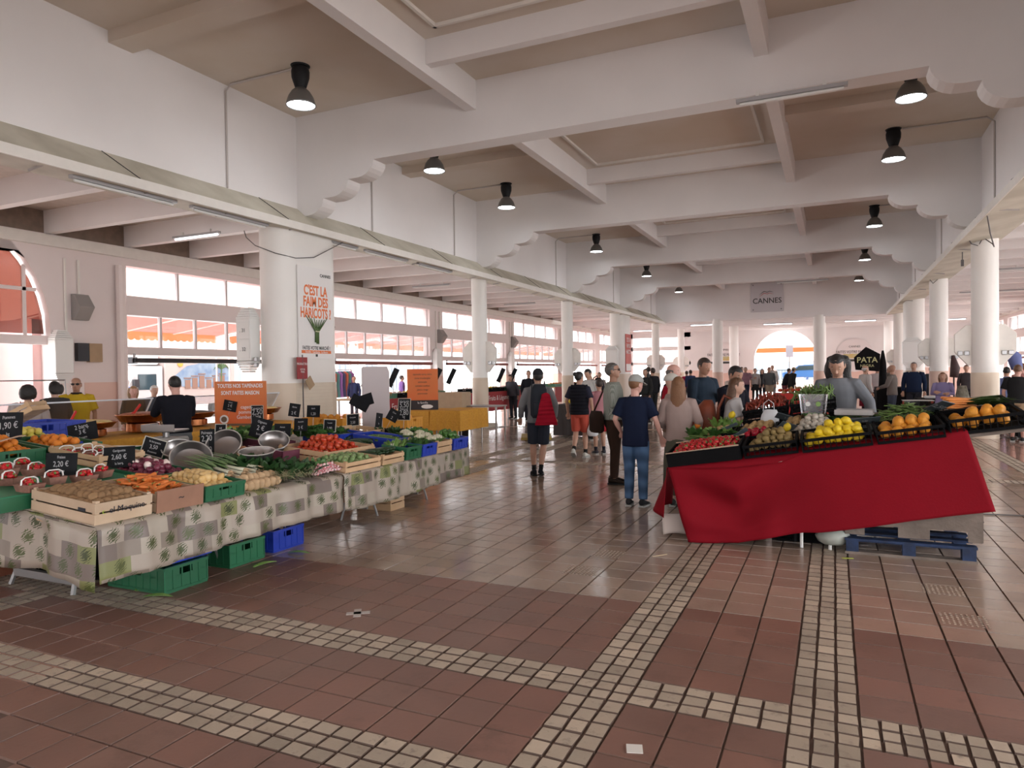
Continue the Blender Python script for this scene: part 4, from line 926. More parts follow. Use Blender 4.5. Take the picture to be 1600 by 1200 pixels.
# herb-print oilcloths: printed panels with painted sprigs
def herbmat():
    m = bpy.data.materials.new('herb_oilcloth'); m.use_nodes = True; nt = m.node_tree; N = nt.nodes; L = nt.links; b = N['Principled BSDF']
    uv = N.new('ShaderNodeUVMap'); mp = N.new('ShaderNodeMapping'); mp.inputs['Scale'].default_value = (6.2, 6.2, 1); L.new(uv.outputs[0], mp.inputs[0])
    def fl_(src):
        a = N.new('ShaderNodeVectorMath'); a.operation = 'FLOOR'; L.new(src, a.inputs[0]); return a.outputs[0]
    sc = N.new('ShaderNodeVectorMath'); sc.operation = 'MULTIPLY'; sc.inputs[1].default_value = (1, 1.5, 1); L.new(mp.outputs[0], sc.inputs[0])
    # shift alternate rows
    sx = N.new('ShaderNodeSeparateXYZ'); L.new(sc.outputs[0], sx.inputs[0])
    fy = N.new('ShaderNodeMath'); fy.operation = 'FLOOR'; L.new(sx.outputs[1], fy.inputs[0])
    hf = N.new('ShaderNodeMath'); hf.operation = 'MULTIPLY_ADD'; hf.inputs[1].default_value = .37; L.new(fy.outputs[0], hf.inputs[0]); L.new(sx.outputs[0], hf.inputs[2])
    cb_ = N.new('ShaderNodeCombineXYZ'); L.new(hf.outputs[0], cb_.inputs[0]); L.new(sx.outputs[1], cb_.inputs[1])
    cell = fl_(cb_.outputs[0]); wn = N.new('ShaderNodeTexWhiteNoise'); L.new(cell, wn.inputs['Vector'])
    rp = N.new('ShaderNodeValToRGB'); rp.color_ramp.interpolation = 'CONSTANT'; L.new(wn.outputs[0], rp.inputs[0])
    cols = [(0, (.44, .37, .31)), (.42, (.21, .165, .145)), (.55, (.46, .40, .33)), (.72, (.24, .25, .10)), (.80, (.42, .36, .30)), (.92, (.28, .23, .19))]
    e = rp.color_ramp.elements; e[0].position = 0; e[0].color = (*cols[0][1], 1); e[1].position = cols[1][0]; e[1].color = (*cols[1][1], 1)
    for p, c in cols[2:]: q = e.new(p); q.color = (*c, 1)
    nz = N.new('ShaderNodeTexNoise'); nz.inputs['Scale'].default_value = 60; L.new(mp.outputs[0], nz.inputs[0])
    mx = N.new('ShaderNodeMix'); mx.data_type = 'RGBA'; mx.blend_type = 'MULTIPLY'; mx.inputs['Factor'].default_value = .35; L.new(rp.outputs[0], mx.inputs['A']); L.new(nz.outputs['Fac'], mx.inputs['B'])
    last = mx.outputs['Result']
    # sprigs: an ellipse of leaves in each cell
    fr = N.new('ShaderNodeVectorMath'); fr.operation = 'FRACTION'; L.new(cb_.outputs[0], fr.inputs[0])
    wv = N.new('ShaderNodeTexWave'); wv.wave_type = 'BANDS'; wv.bands_direction = 'DIAGONAL'; wv.inputs['Scale'].default_value = 3.2; wv.inputs['Distortion'].default_value = 9; wv.inputs['Detail'].default_value = 2; L.new(cb_.outputs[0], wv.inputs[0])
    s2 = N.new('ShaderNodeVectorMath'); s2.operation = 'SUBTRACT'; s2.inputs[1].default_value = (.5, .5, 0); L.new(fr.outputs[0], s2.inputs[0])
    s3 = N.new('ShaderNodeVectorMath'); s3.operation = 'MULTIPLY'; s3.inputs[1].default_value = (1.9, 1.15, 0); L.new(s2.outputs[0], s3.inputs[0])
    ln_ = N.new('ShaderNodeVectorMath'); ln_.operation = 'LENGTH'; L.new(s3.outputs[0], ln_.inputs[0])
    ad = N.new('ShaderNodeMath'); ad.operation = 'MULTIPLY_ADD'; ad.inputs[1].default_value = .42; L.new(wv.outputs['Fac'], ad.inputs[0]); L.new(ln_.outputs['Value'], ad.inputs[2])
    lt = N.new('ShaderNodeMath'); lt.operation = 'LESS_THAN'; lt.inputs[1].default_value = .60; L.new(ad.outputs[0], lt.inputs[0])
    w2 = N.new('ShaderNodeTexWhiteNoise'); va = N.new('ShaderNodeVectorMath'); va.operation = 'ADD'; va.inputs[1].default_value = (7, 3, 1); L.new(cell, va.inputs[0]); L.new(va.outputs[0], w2.inputs['Vector'])
    gt = N.new('ShaderNodeMath'); gt.operation = 'GREATER_THAN'; gt.inputs[1].default_value = .30; L.new(w2.outputs[0], gt.inputs[0])
    ml = N.new('ShaderNodeMath'); ml.operation = 'MULTIPLY'; L.new(lt.outputs[0], ml.inputs[0]); L.new(gt.outputs[0], ml.inputs[1])
    m2 = N.new('ShaderNodeMix'); m2.data_type = 'RGBA'; L.new(ml.outputs[0], m2.inputs['Factor']); L.new(last, m2.inputs['A'])
    gr = N.new('ShaderNodeMix'); gr.data_type = 'RGBA'; gr.inputs['A'].default_value = (.030, .042, .018, 1); gr.inputs['B'].default_value = (.085, .10, .03, 1); L.new(w2.outputs[0], gr.inputs['Factor']); L.new(gr.outputs['Result'], m2.inputs['B'])
    L.new(m2.outputs['Result'], b.inputs['Base Color']); b.inputs['Roughness'].default_value = .42
    MATS['herb_oilcloth'] = m; return m
herb = herbmat()
def with_uv(o, us):      # us: list of (u,v) per vertex
    me = o.data; uvl = me.uv_layers.new(name='UVMap')
    for l in me.loops: uvl.data[l.index].uv = us[l.vertex_index]
def oilcloth(label, y0, y1, drop, near=None):
    """top sheet, front drop and (near end) side drop as one cloth."""
    mb = MB(); us = []
    nv, nu = 26, 44
    top = XF - XB
    path = [(XB, 0)]        # across: distance s from the back edge over the front edge and down
    def P(s, y, side=0):
        if s <= top: x = XB + s; return Vector((x, y, zL(x) - .004 + .003 * math.sin(9 * y) * math.sin(7 * x)))
        d = s - top; wv_ = .018 * math.sin(13 * y + 2) + .012 * math.sin(31 * y)
        return Vector((XF + .012 + min(d, .03) * .6 + wv_ * min(1, d / .12) + .05 * d, y, zL(XF) - .004 - d))
    ss = [top * i / 10 for i in range(10)] + [top] + [top + .012, top + .03] + [top + .03 + (drop - .03) * i / 8 for i in range(1, 9)]
    yy = [y0 + (y1 - y0) * j / nu for j in range(nu + 1)]
    def dr(y): return 1 + .05 * math.sin(2.1 * y + 1)
    for s_ in ss:
        for y in yy:
            s2 = s_ if s_ <= top else top + (s_ - top) * dr(y)
            mb.v.append(tuple(P(s2, y))); us.append((y, s2))
    n1 = nu + 1
    for i in range(len(ss) - 1):
        for j in range(nu): a = i * n1 + j; mb.f.append((a, a + 1, a + n1 + 1, a + n1)); mb.mi.append(0)
    if near:
        base = len(mb.v); xs_ = [XB + (XF + .03 - XB) * i / 24 for i in range(25)]
        for k in range(8):
            d = near * k / 7
            for i, x in enumerate(xs_):
                dd = d * (1 + .12 * math.sin(3 * x)); wv_ = (.03 * math.sin(8 * x) + .02 * math.sin(17 * x)) * min(1, d / .1)
                mb.v.append((x + .02 * (d > 0), y0 - .01 - wv_ - .06 * d, zL(min(x, XF)) - .004 - dd)); us.append((x + 3.3, dd + .2))
        for k in range(7):
            for i in range(24): a = base + k * 25 + i; mb.f.append((a, a + 25, a + 26, a + 1)); mb.mi.append(0)
    o = mb.build('oilcloth', herb, smooth=True); with_uv(o, us); md = o.modifiers.new('s', 'SOLIDIFY'); md.thickness = .0025
    return tag(o, label, 'tablecloth')
oilcloth('herb-print oilcloth on the near vegetable table with the slatted kiwi crate', 2.97, 5.45, .35, .42)
oilcloth('herb-print oilcloth on the far vegetable table under the blue and green crates', 5.47, 8.02, .36, None)
# ---- front row, near table
wood_crate('pale slatted wooden crate of kiwis at the near corner of the vegetable stall', -4.98, -4.33, 2.98, 3.40, zL(-4.65), .145, woodp)
k0 = bpy.data.objects.get('wooden_crate')
inkm = mat('ink_black', (.02, .02, .03), .7)
lettering('el Moquine', .058, (.328, .02, .085), (PI / 2, 0, PI / 2), inkm, k0, sx=1.0); lettering('c', .05, (.328, -.15, .085), (PI / 2, 0, PI / 2), mat('ink_green', (.35, .45, .05), .7), k0)
MB().box((.20, -.212, .09), (.07, .004, .022)).build('hand_hole', inkm, k0)
fill('kiwi', -4.95, -4.36, 3.0, 3.38, zL, .052, 'brown kiwi in the pale slatted crate at the near corner', 'kiwi', 'kiwis in the near corner crate', layers=2, mound=.02, lift=.115, dz=.03, s=1.22, rot=lambda: (R_.uniform(-.5, .5), R_.uniform(-.5, .5), R_.uniform(0, 6)))
wood_crate('wooden crate of loose carrots with dark red-brown end panel', -4.98, -4.33, 3.44, 3.82, zL(-4.65), .13, woodp)
c1 = [o for o in bpy.data.objects if o.name.startswith('wooden_crate')][-1]
MB().box((.332, 0, .075), (.012, .40, .16)).build('end_panel', woodd, c1, bevel=.002); lettering('~', .08, (.34, 0, .085), (PI / 2, 0, PI / 2), inkm, c1)
fill('carrot', -4.92, -4.38, 3.47, 3.79, zL, .05, 'loose orange carrot in the crate behind the near kiwis', 'carrot', 'carrots in the crate', layers=3, mound=.03, lift=.09, dz=.03, rot=lambda: (0, R_.uniform(-.25, .25), R_.uniform(0, 6)))
plastic_crate('green plastic crate with yellow onions on the front edge', -4.88, -4.33, 3.86, 4.24, zL(-4.6), .12)
fill('yellow_onion', -4.84, -4.37, 3.89, 4.21, zL, .056, 'yellow onion in the green front crate', 'onion', 'yellow onions in the green crate', layers=2, mound=.05, lift=.075, dz=.035)
plastic_crate('green plastic crate under the red and white onions', -5.50, -4.92, 3.86, 4.28, zL(-5.2), .12)
fill('red_onion', -5.47, -4.95, 3.89, 4.25, zL, .056, 'dark red onion heaped between the onions and the green tray', 'onion', 'red onions', layers=2, mound=.05, lift=.08, dz=.035, skip=.2)
fill('white_onion', -5.42, -4.98, 3.92, 4.22, zL, .12, 'round white onion among the red onions', 'onion', 'white onions', mound=.05, lift=.13)
wood_crate('wooden crate of small potatoes behind the red onions', -5.98, -5.54, 3.98, 4.40, zL(-5.75), .11)
fill('potato', -5.95, -5.57, 4.0, 4.38, zL, .055, 'small tan potato in the crate before the scales', 'potato', 'small potatoes', layers=2, mound=.03, lift=.06, dz=.035)
# green tray with strawberry punnets
tr = thing('display_tray', 'upturned green plastic crates forming the tray under the strawberry punnets', 'crate', (0, 0, 0))
for (a, b, c, d) in ((-6.0, -5.02, 2.70, 3.25), (-6.1, -5.02, 3.27, 3.82)):
    MB().box(((a + b) / 2, (c + d) / 2, zL((a + b) / 2) + .10), (b - a, d - c, .012), ry=math.atan(.09)).build('tray_top', pteal, tr, bevel=.003)
    for yy in (c + .01, d - .01): MB().box(((a + b) / 2, yy, zL((a + b) / 2) + .05), (b - a, .012, .10), ry=math.atan(.09)).build('tray_side', pgreen, tr)
    for xx in (a + .01, b - .01): MB().box((xx, (c + d) / 2, zL(xx) + .05), (.012, d - c, .10)).build('tray_side', pgreen, tr)
punm = glassmat('punnet_plastic', (.93, .9, .88), .12, .1)
def punnet(x, y, rz, label, group, zb=.106):
    t = thing('punnet', label, 'punnet', (x, y, zL(x) + zb), rz, group); t.scale = (1.22, 1.22, 1.0)
    mb = MB()
    for (z0, z1, s0, s1) in ((0, .055, .8, 1),):
        a = [Vector((sx * .065 * s0, sy * .05 * s0, z0)) for sx, sy in ((-1, -1), (1, -1), (1, 1), (-1, 1))]; b = [Vector((sx * .065 * s1, sy * .05 * s1, z1)) for sx, sy in ((-1, -1), (1, -1), (1, 1), (-1, 1))]
        n = 20
        mb.rings([a, b], cap=False); mb.add([tuple(p) for p in a], [(0, 1, 2, 3)])
    mb.build('basket', mat('punnet_tan', (.34, .17, .13), .5, var=.3, scale=40), t)
    mb = MB(); mb.tube([(0, -.05, .05), (0, -.046, .085), (0, -.025, .10), (0, .025, .10), (0, .046, .085), (0, .05, .05)], .005, 5); mb.build('handle', whitep, t)
    return t
pun = [(-5.30, 2.86, .2), (-5.62, 2.92, .1), (-5.92, 3.0, -.1), (-5.95, 3.17, .3), (-5.36, 3.06, .4), (-5.68, 3.22, .1), (-5.55, 3.36, .2), (-5.20, 3.28, -.2), (-5.10, 3.44, .1), (-5.18, 3.62, .3), (-5.48, 3.52, 0), (-5.78, 3.40, .1), (-5.07, 3.03, 0.1)]
for i, (x, y, r) in enumerate(pun):
    punnet(x, y, r, 'tan punnet of strawberries with white handle on the green tray', 'strawberry punnets on the green tray')
    for k in range(11):
        a = R_.uniform(0, 6.28); q = R_.uniform(0, .06)
        put('strawberry', (x + q * math.cos(a), y + q * .8 * math.sin(a), zL(x) + .106 + .055 + .012 * (k % 3)), 'red strawberry heaped in a punnet on the green tray', 'strawberry', 'strawberries on the green tray', s=1.3)
wood_crate('shallow wooden crate with strawberry punnets marked 2,60', -6.10, -5.45, 3.85 - .05, 4.22 - .05 + .05, zL(-5.8) + .11, .10)
for i in range(8):
    x, y = -6.0 + .15 * (i % 4) , 3.90 + .18 * (i // 4); punnet(x, y, R_.uniform(-.2, .2), 'strawberry punnet packed in the shallow wooden crate', 'strawberry punnets in the wooden crate', .125)
    for k in range(4): put('strawberry', (x + R_.uniform(-.04, .04), y + R_.uniform(-.03, .03), zL(x) + .185), 'red strawberry in the shallow wooden crate', 'strawberry', 'strawberries in the wooden crate')
plastic_crate('green crate supporting the shallow strawberry crate', -6.1, -5.45, 3.86, 4.2, zL(-5.8), .105, pgreen)
# oranges, apples, potatoes at the back of the near end
plastic_crate('green crate of oranges nearest the stall end', -6.75, -6.12, 2.75, 3.25, zL(-6.4) + .06, .15)
fill('orange', -6.72, -6.15, 2.78, 3.22, zL, .075, 'orange in the near green crate behind the strawberries', 'orange', 'oranges in the near green crate', layers=2, mound=.06, lift=.16, dz=.05)
plastic_crate('green crate of oranges with a paper sheet on top', -6.75, -6.12, 3.28, 3.78, zL(-6.4) + .06, .15)
fill('orange', -6.72, -6.15, 3.31, 3.75, zL, .075, 'orange in the green crate beside the 2,20 sign', 'orange', 'oranges beside the 2,20 sign', layers=2, mound=.05, lift=.16, dz=.05)
plastic_crate('green crate of oranges behind the strawberry crate', -6.75, -6.14, 3.85, 4.3, zL(-6.4) + .06, .15)
fill('orange', -6.72, -6.17, 3.88, 4.27, zL, .08, 'orange in the green crate before the yellow cloth', 'orange', 'oranges before the yellow cloth', layers=2, mound=.03, lift=.14, dz=.05, skip=.2)
mb = MB(); mb.grid(lambda u, v_: (-6.55 + .5 * u, 3.25 + .35 * v_, zL(-6.4) + .31 + .03 * math.sin(5 * u + 3 * v_) - .04 * u), 8, 6); tag(mb.build('paper_sheet', mat('kraft_paper', (.52, .36, .26), .8), solid=.006, smooth=True), 'brown paper sheet lying over the oranges', 'paper')
sup = thing('display_riser', 'green crates stacked under the apples at the back of the stall', 'crate', (0, 0, 0))
MB().bb(-7.8, -6.8, 3.6, 4.4, .45, .97).build('box', pgreen, sup); MB().bb(-7.75, -6.85, 3.65, 4.35, 0, .45).build('base', pgreen, sup)
plastic_crate('green crate of yellow apples at the back of the near end', -7.2, -6.8, 3.7, 4.35, .972, .12, rot=(0, .12, 0))
fill('apple', -7.17, -6.83, 3.73, 4.32, lambda x, y: .98, .075, 'yellow-green apple in the back green crate', 'apple', 'yellow apples', layers=2, mound=.04, lift=.10, dz=.05)
wood_crate('wooden crate of potatoes at the far near end of the stall', -7.75, -7.24, 3.65, 4.3, .972, .12, rot=(0, .1, 0))
fill('potato', -7.72, -7.27, 3.68, 4.27, lambda x, y: .98, .075, 'earthy potato in the crate at the stall end', 'potato', 'potatoes at the stall end', layers=2, mound=.03, lift=.10, dz=.04, s=1.2)
tc = wood_crate('empty wooden crate tipped up beside the blue tubs', 0, .55, 0, .38, 0, .10, loc=(-7.72, 4.50, 1.2), rot=(0, -.5, 0), rz=.6)
MB().bb(-8.1, -7.48, 3.6, 4.5, 0, 1.0).build('x', pgreen) if False else None
# leeks, celeriac-like roots and greens
for k in range(9):
    x, y = -4.62 - .035 * (k % 3) - .0 * k, 4.33 + .055 * k; leek((x, y, zL(x) + .06 + .02 * (k % 3)), PI - .15 + .05 * k + (k % 2) * .1, 'long leek with white shank and pale root tuft', 'leeks on the front edge', tilt=-.16, s=1.05)
for k in range(14):
    x, y = -4.40 - .09 * (k % 2), 4.30 + .032 * k; o = lump('b', .045, 0, 30 + k, .15, 10, 7, elong=(1, .9, 1)); o = o.build('root_bulb', rootm, smooth=True); o.location = (x, y, zL(x) + .04 + .03 * (k % 2)); tag(o, 'knobbly tan root bulb at the foot of the leeks', 'root vegetable', 'tan root bulbs')
for k in range(6):
    x, y = -4.45 - .17 * (k % 2), 4.86 + .12 * (k // 2) ; bunch('spinach_bunch', 'dark leafy bunch of spinach hanging over the front edge', 'vegetable', (x, y, zL(x) + .03), leafd, 34, .09, .13, .035, .95, 'spinach bunches', rootm)
for k in range(5):
    x, y = -4.85 - .16 * (k % 2), 4.8 + .13 * (k // 2); bunch('spinach_bunch', 'dark spinach bunch behind the front edge', 'vegetable', (x, y, zL(x) + .04), leafd, 30, .09, .13, .035, .95, 'spinach bunches')
for k in range(5):
    x, y = -4.38, 4.72 + .08 * k; mb = MB(); 
    for q in range(26): a = R_.uniform(0, 6.28); mb.tube([(0, 0, 0), (.05 * math.cos(a), .05 * math.sin(a), R_.uniform(-.03, .05)), (.09 * math.cos(a + .4), .09 * math.sin(a + .4), R_.uniform(-.06, .06))], [.004, .003, .001], 3)
    o = mb.build('garlic_shoots', mat('dry_root', (.28, .26, .15), .8)); o.location = (x, y, zL(x) + .07); tag(o, 'tangle of thin greyish roots hanging over the oilcloth edge', 'vegetable', 'root tangles')
for k in range(7):
    x, y = -4.42 - .10 * (k % 2), 5.18 + .045 * k; t = bunch('radish_bunch', 'bunch of pink radishes with white tips', 'vegetable', (x, y, zL(x) + .05), leafm, 7, .04, .09, .025, .9, 'radish bunches', None)
    t.rotation_euler = (0, -.9, R_.uniform(-.4, .4))
fill('radish', -4.56, -4.33, 5.12, 5.58, zL, .027, 'small pink radish with white tip near the table join', 'radish', 'pink radishes', layers=3, mound=.03, lift=.03, dz=.02)
# stainless bowls
steelb = mat('bowl_steel', (.30, .28, .275), .30, metal=.9); rimb = mat('bowl_rim', (.62, .60, .58), .3, metal=.6)
def bowl(p, r, rot, label, scale=False):
    t = thing('bowl', label, 'bowl', p); t.rotation_euler = rot
    MB().lathe([(r * .55, 0), (r * .85, .03), (r, .10), (r * 1.03, .102), (r * .98, .10), (r * .82, .034), (r * .5, .006), (.001, .005)], 28, cap=False).build('pan', steelb, t, smooth='auto')
    mb = MB(); mb.tube([(r * 1.02 * math.cos(a), r * 1.02 * math.sin(a), .102) for a in [2 * PI * j / 24 for j in range(25)]], .006, 6); mb.build('rim', rimb, t)
    return t
bowl((-5.22, 4.50, zL(-5.2) + .10), .17, (.10, .85, -.5), 'steel bowl tilted towards the viewer beside the leeks')
bowl((-5.56, 4.66, zL(-5.5) + .10), .14, (.2, .5, -.3), 'steel bowl half hidden behind the first tilted bowl')
bowl((-5.38, 5.06, zL(-5.3) + .15), .165, (.15, .85, -.9), 'steel bowl propped on edge below the tilted price sign')
bowl((-4.95, 5.02, zL(-4.95) + .09), .16, (.10, .12, -.2), 'round steel bowl sitting level over the leek leaves')
bowl((-5.40, 5.72, zL(-5.35) + .10), .15, (.1, .6, -.6), 'steel bowl beside the purple avocado box')
# scales
sc_ = thing('weighing_scale', 'grey shop scale with square steel pan behind the potatoes', 'scale', (-5.95, 4.85, zL(-5.95) + .12), .3)
MB().prism([(-.16, -.14), (.16, -.14), (.16, .14), (-.16, .14)], .10).build('body', mat('scale_grey', (.36, .34, .32), .5), sc_, bevel=.015); MB().box((0, -.15, .055), (.12, .02, .06)).build('display', darkm, sc_)
MB().lathe([(.03, .10), (.03, .15)], 10).build('stem', steelb, sc_); MB().box((0, 0, .165), (.34, .26, .02)).build('pan', steelb, sc_, bevel=.008)
MB().box((0, -.13, .20), (.34, .012, .06)).build('pan_edge', steelb, sc_); MB().box((-.17, 0, .20), (.012, .26, .06)).build('pan_edge', steelb, sc_)
plastic_crate('upturned green crate under the grey scales', -6.2, -5.65, 4.6, 5.15, zL(-5.9), .115, pgreen)
st = thing('side_stand', 'small white stand with a shelf behind the strawberry crate', 'stand', (-6.62, 4.75, 0), .3)
for a in (-.2, .2):
    for b in (-.16, .16): MB().bb(a - .012, a + .012, b - .012, b + .012, 0, .93).build('leg', whitep, st)
MB().bb(-.24, .24, -.2, .2, .93, .95).build('top', whitep, st); MB().bb(-.22, .22, -.18, .18, .55, .57).build('shelf', whitep, st)
# ---- far table
def abox(x, y, label): 
    t = thing('fruit_box', label, 'box', (x, y, zL(x))); t.rotation_euler = ROTL; pm = mat('purple_card', (.14, .03, .06), .6); lm = mat('lilac_card', (.60, .50, .55), .6)
    for s_ in (-1, 1): MB().bb(-.24, .24, min(s_ * .15, s_ * .14), max(s_ * .15, s_ * .14), 0, .12).build('side', pm, t); MB().bb(min(s_ * .24, s_ * .23), max(s_ * .24, s_ * .23), -.15, .15, 0, .12).build('end', pm, t)
    MB().bb(-.23, .23, -.14, .14, 0, .008).build('base', lm, t); MB().bb(-.235, .235, -.139, -.136, .0, .125).build('lining', lm, t)
    fill('avocado', x - .2, x + .2, y - .12, y + .12, zL, .085, 'dark avocado in the purple card box', 'avocado', 'avocados', lift=.06, skip=.2)
abox(-5.30, 5.62, 'purple card box of avocados beside the steel bowl'); abox(-5.72, 5.98, 'second purple card box of avocados towards the lettuces')
wood_crate('wide wooden crate heaped with tomatoes', -5.35, -4.72, 5.72, 6.55, zL(-5.0), .13)
fill('tomato', -5.3, -4.78, 5.75, 6.5, zL, .068, 'ripe red tomato in the wide wooden crate', 'tomato', 'tomatoes in the crate', layers=3, mound=.05, lift=.07, dz=.045)
wood_crate('wooden crate of round courgettes on the front edge', -4.72, -4.30, 5.5, 6.08, zL(-4.5), .10)
fill('courgette', -4.69, -4.33, 5.53, 6.05, zL, .058, 'pale round courgette in the front crate', 'courgette', 'round courgettes', layers=2, mound=.02, lift=.06, dz=.03)
wood_crate('wooden crate of dark cucumbers next to the round courgettes', -4.72, -4.30, 6.12, 6.52, zL(-4.5), .10)
for k in range(14): put('cucumber', (-4.52 + R_.uniform(-.03, .03), 6.15 + .026 * k, zL(-4.5) + .08 + .03 * (k % 2)), 'dark green cucumber in the front crate', 'cucumber', 'cucumbers', rot=(R_.uniform(0, 6), -.1, R_.uniform(-.15, .15)))
for k in range(9): put('cucumber', (-5.15 + .05 * (k % 2), 6.62 + .035 * k, zL(-5.1) + .06 + .02 * (k % 3)), 'dark cucumber lying behind the tomatoes', 'cucumber', 'cucumbers behind the tomatoes', rot=(0, 0, R_.uniform(-.3, .3)))
GB = [(-4.62, -4.30, 6.56, 6.86, pgreen, 'green crate of fennel on the front edge', 'fennel'), (-4.62, -4.30, 6.90, 7.20, pblue, 'blue crate of greens on the front edge', 'greens'), (-4.66, -4.30, 7.62, 7.98, pblue, 'blue crate of green peppers at the far corner of the stall', 'pepper'),
      (-5.35, -4.75, 7.0, 7.4, pblue, 'blue crate of green beans behind the fennel', 'bean'), (-5.95, -5.4, 6.8, 7.25, pblue, 'blue crate of dark courgettes below the chalk signs', 'cuc2')]
for (a, b, c, d, m_, l, w_) in GB: plastic_crate(l, a, b, c, d, zL((a + b) / 2), .14, m_)
wood_crate('pale wooden crate of cauliflowers between the blue crates', -4.72, -4.30, 7.23, 7.58, zL(-4.5), .14)
for k in range(3):
    bunch('fennel', 'pale fennel with feathery tops in the green crate', 'vegetable', (-4.52 + .0 * k, 6.62 + .09 * k, zL(-4.5) + .11), leafl, 14, .05, .10, .02, .8, 'fennel heads', leafw)
for k in range(4): bunch('salad_greens', 'loose green leaves in the blue front crate', 'vegetable', (-4.40 - .12 * (k // 2), 6.97 + .13 * (k % 2), zL(-4.5) + .10), leafm, 24, .06, .09, .02, 1, 'greens in the blue crate')
fill('bean', -5.3, -4.8, 7.04, 7.36, zL, .045, 'green bean pod in the blue crate', 'bean', 'green beans', layers=2, mound=.03, lift=.08, dz=.02, rot=lambda: (0, 0, R_.uniform(-1, 1)))
fill('pepper', -4.64, -4.33, 7.65, 7.95, zL, .065, 'green pepper in the far corner blue crate', 'pepper', 'green peppers', layers=2, mound=.05, lift=.10, dz=.04)
fill('pepper', -5.1, -4.7, 7.6, 7.95, zL, .065, 'green pepper heaped behind the far corner crate', 'pepper', 'green peppers', layers=2, mound=.05, lift=.08, dz=.04)
cauw = mat('cauliflower_curd', (.66, .62, .46), .8, bump=.9, bscale=70, var=.15, scale=30)
def cauliflower(p, s, label, group):
    t = thing('cauliflower', label, 'vegetable', p, group=group); mb = MB()
    for k in range(16): a = k * 2.4; r = .055 * math.sqrt(k / 16); mb.ball((r * math.cos(a), r * math.sin(a), .06 + .025 * (1 - k / 16)), .024, 7, 5)
    mb.build('curd', cauw, t, smooth=True); mb = MB()
    for k in range(9): a = k * .7; leaf(mb, Vector((.03 * math.cos(a), .03 * math.sin(a), .0)), Vector((math.cos(a), math.sin(a), .75)), Vector((-math.cos(a) * .3, -math.sin(a) * .3, 1)).normalized(), .03, .12, 4, .2)
    mb.build('leaves', leafl, t, smooth=True); t.scale = (s, s, s); return t
for k, (x, y) in enumerate(((-4.42, 7.30), (-4.60, 7.33), (-4.44, 7.48), (-4.62, 7.52), (-4.82, 7.42), (-4.95, 7.55), (-4.80, 7.65), (-5.0, 7.8))): cauliflower((x, y, zL(x) + .09), 1.0, 'creamy cauliflower with cut leaves beside the blue crates', 'cauliflowers')
for k in range(12):
    x, y = -6.28 + .17 * (k % 3), 5.7 + .25 * (k // 3); bunch('lettuce', 'light green lettuce head at the back of the stall', 'vegetable', (x, y, zL(x) + .05), leafl if k % 2 else leafm, 34, .05, .14, .06, .9, 'lettuces at the back', ruff=.1)
for k in range(10):
    x, y = -5.95 + .16 * (k % 3), 6.75 + .16 * (k // 3) ; bunch('lettuce', 'leafy lettuce beside the chalk boards', 'vegetable', (x, y, zL(x) + .06), leafm, 30, .05, .12, .055, .9, 'lettuces beside the chalk boards', ruff=.1)
fill('cucumber', -5.9, -5.45, 6.85, 7.2, zL, .05, 'dark courgette in the blue crate', 'courgette', 'dark courgettes', layers=2, lift=.07, dz=.03, rot=lambda: (0, 0, R_.uniform(-.4, .4)))
fill('shallot', -5.75, -5.4, 5.15, 5.6, zL, .035, 'small shallot in the pile before the purple boxes', 'shallot', 'shallots', layers=2, mound=.04, lift=.04, dz=.02)
wood_crate('wooden crate of shallots before the purple boxes', -5.80, -5.36, 5.12, 5.5, zL(-5.6), .09)
for k in range(5): bunch('artichoke_plant', 'spiky artichoke at the far back corner', 'vegetable', (-5.5 + .14 * k, 7.75 + .1 * (k % 2), zL(-5.4) + .05), leafd, 22, .04, .12, .02, .8, 'artichokes')
wood_crate('wooden crate of pale cabbages at the far back corner', -5.95, -5.45, 7.4, 7.8, zL(-5.7), .13)
# ---- crates under the stall
for (a, b, c, d, z, m_, h, l, nm) in ((-5.25, -4.62, 3.72, 4.12, 0, pgreen, .20, 'dark green crate on the floor under the near oilcloth', 'plastic_crate'), (-5.35, -4.72, 4.45, 4.85, 0, pgreen, .20, 'second dark green crate on the floor under the stall', 'plastic_crate'), (-5.3, -4.75, 5.0, 5.4, 0, pblue, .20, 'bright blue crate on the floor at the table join', 'plastic_crate'), (-5.30, -4.68, 3.85, 4.22, .20, pblue, .12, 'blue tray stacked on the dark green floor crate', 'plastic_crate'), (-6.2, -5.5, 3.75, 4.2, 0, pblack, .3, 'black crate deep under the near table', 'plastic_crate'), (-6.2, -5.5, 4.6, 5.2, 0, pblack, .3, 'black crate deep under the table middle', 'plastic_crate')):
    plastic_crate(l, a, b, c, d, z, h, m_, rot=(0, 0, 0))
wood_crate('small wooden crate on the floor under the far table', -5.35, -4.85, 7.05, 7.35, 0, .17, woodm, rot=(0, 0, 0), slats=2)
wood_crate('wooden crate deep on the floor under the far table', -6.0, -5.4, 6.6, 7.0, 0, .25, woodd, rot=(0, 0, 0), slats=2)
MBc = MB(); MBc.bb(-6.75, -6.35, 3.3, 3.75, 0, .45); tag(MBc.build('storage_box', mat('rust_box', (.20, .06, .03), .6)), 'rust red box on the floor at the end trestle', 'box')
for i, (x, y, r) in enumerate(((-4.72, 3.62, .3), (-4.55, 4.55, 1.2), (-4.62, 5.05, .1), (-4.9, 3.7, 2.0))):
    mb = MB(); leaf(mb, Vector((0, 0, .004)), Vector((1, .1, .05)), Vector((0, 0, 1)), .03, .22, 5, .1); o = mb.build('fallen_leaf', leafl, solid=.002); o.location = (x, y, 0); o.rotation_euler = (0, 0, r); tag(o, ['pale leek leaf on the floor by the green crate', 'yellow-green leaf on the floor between the crates', 'thin leaf on the floor by the blue crate', 'limp leaf on the floor under the near table'][i], 'leaf')
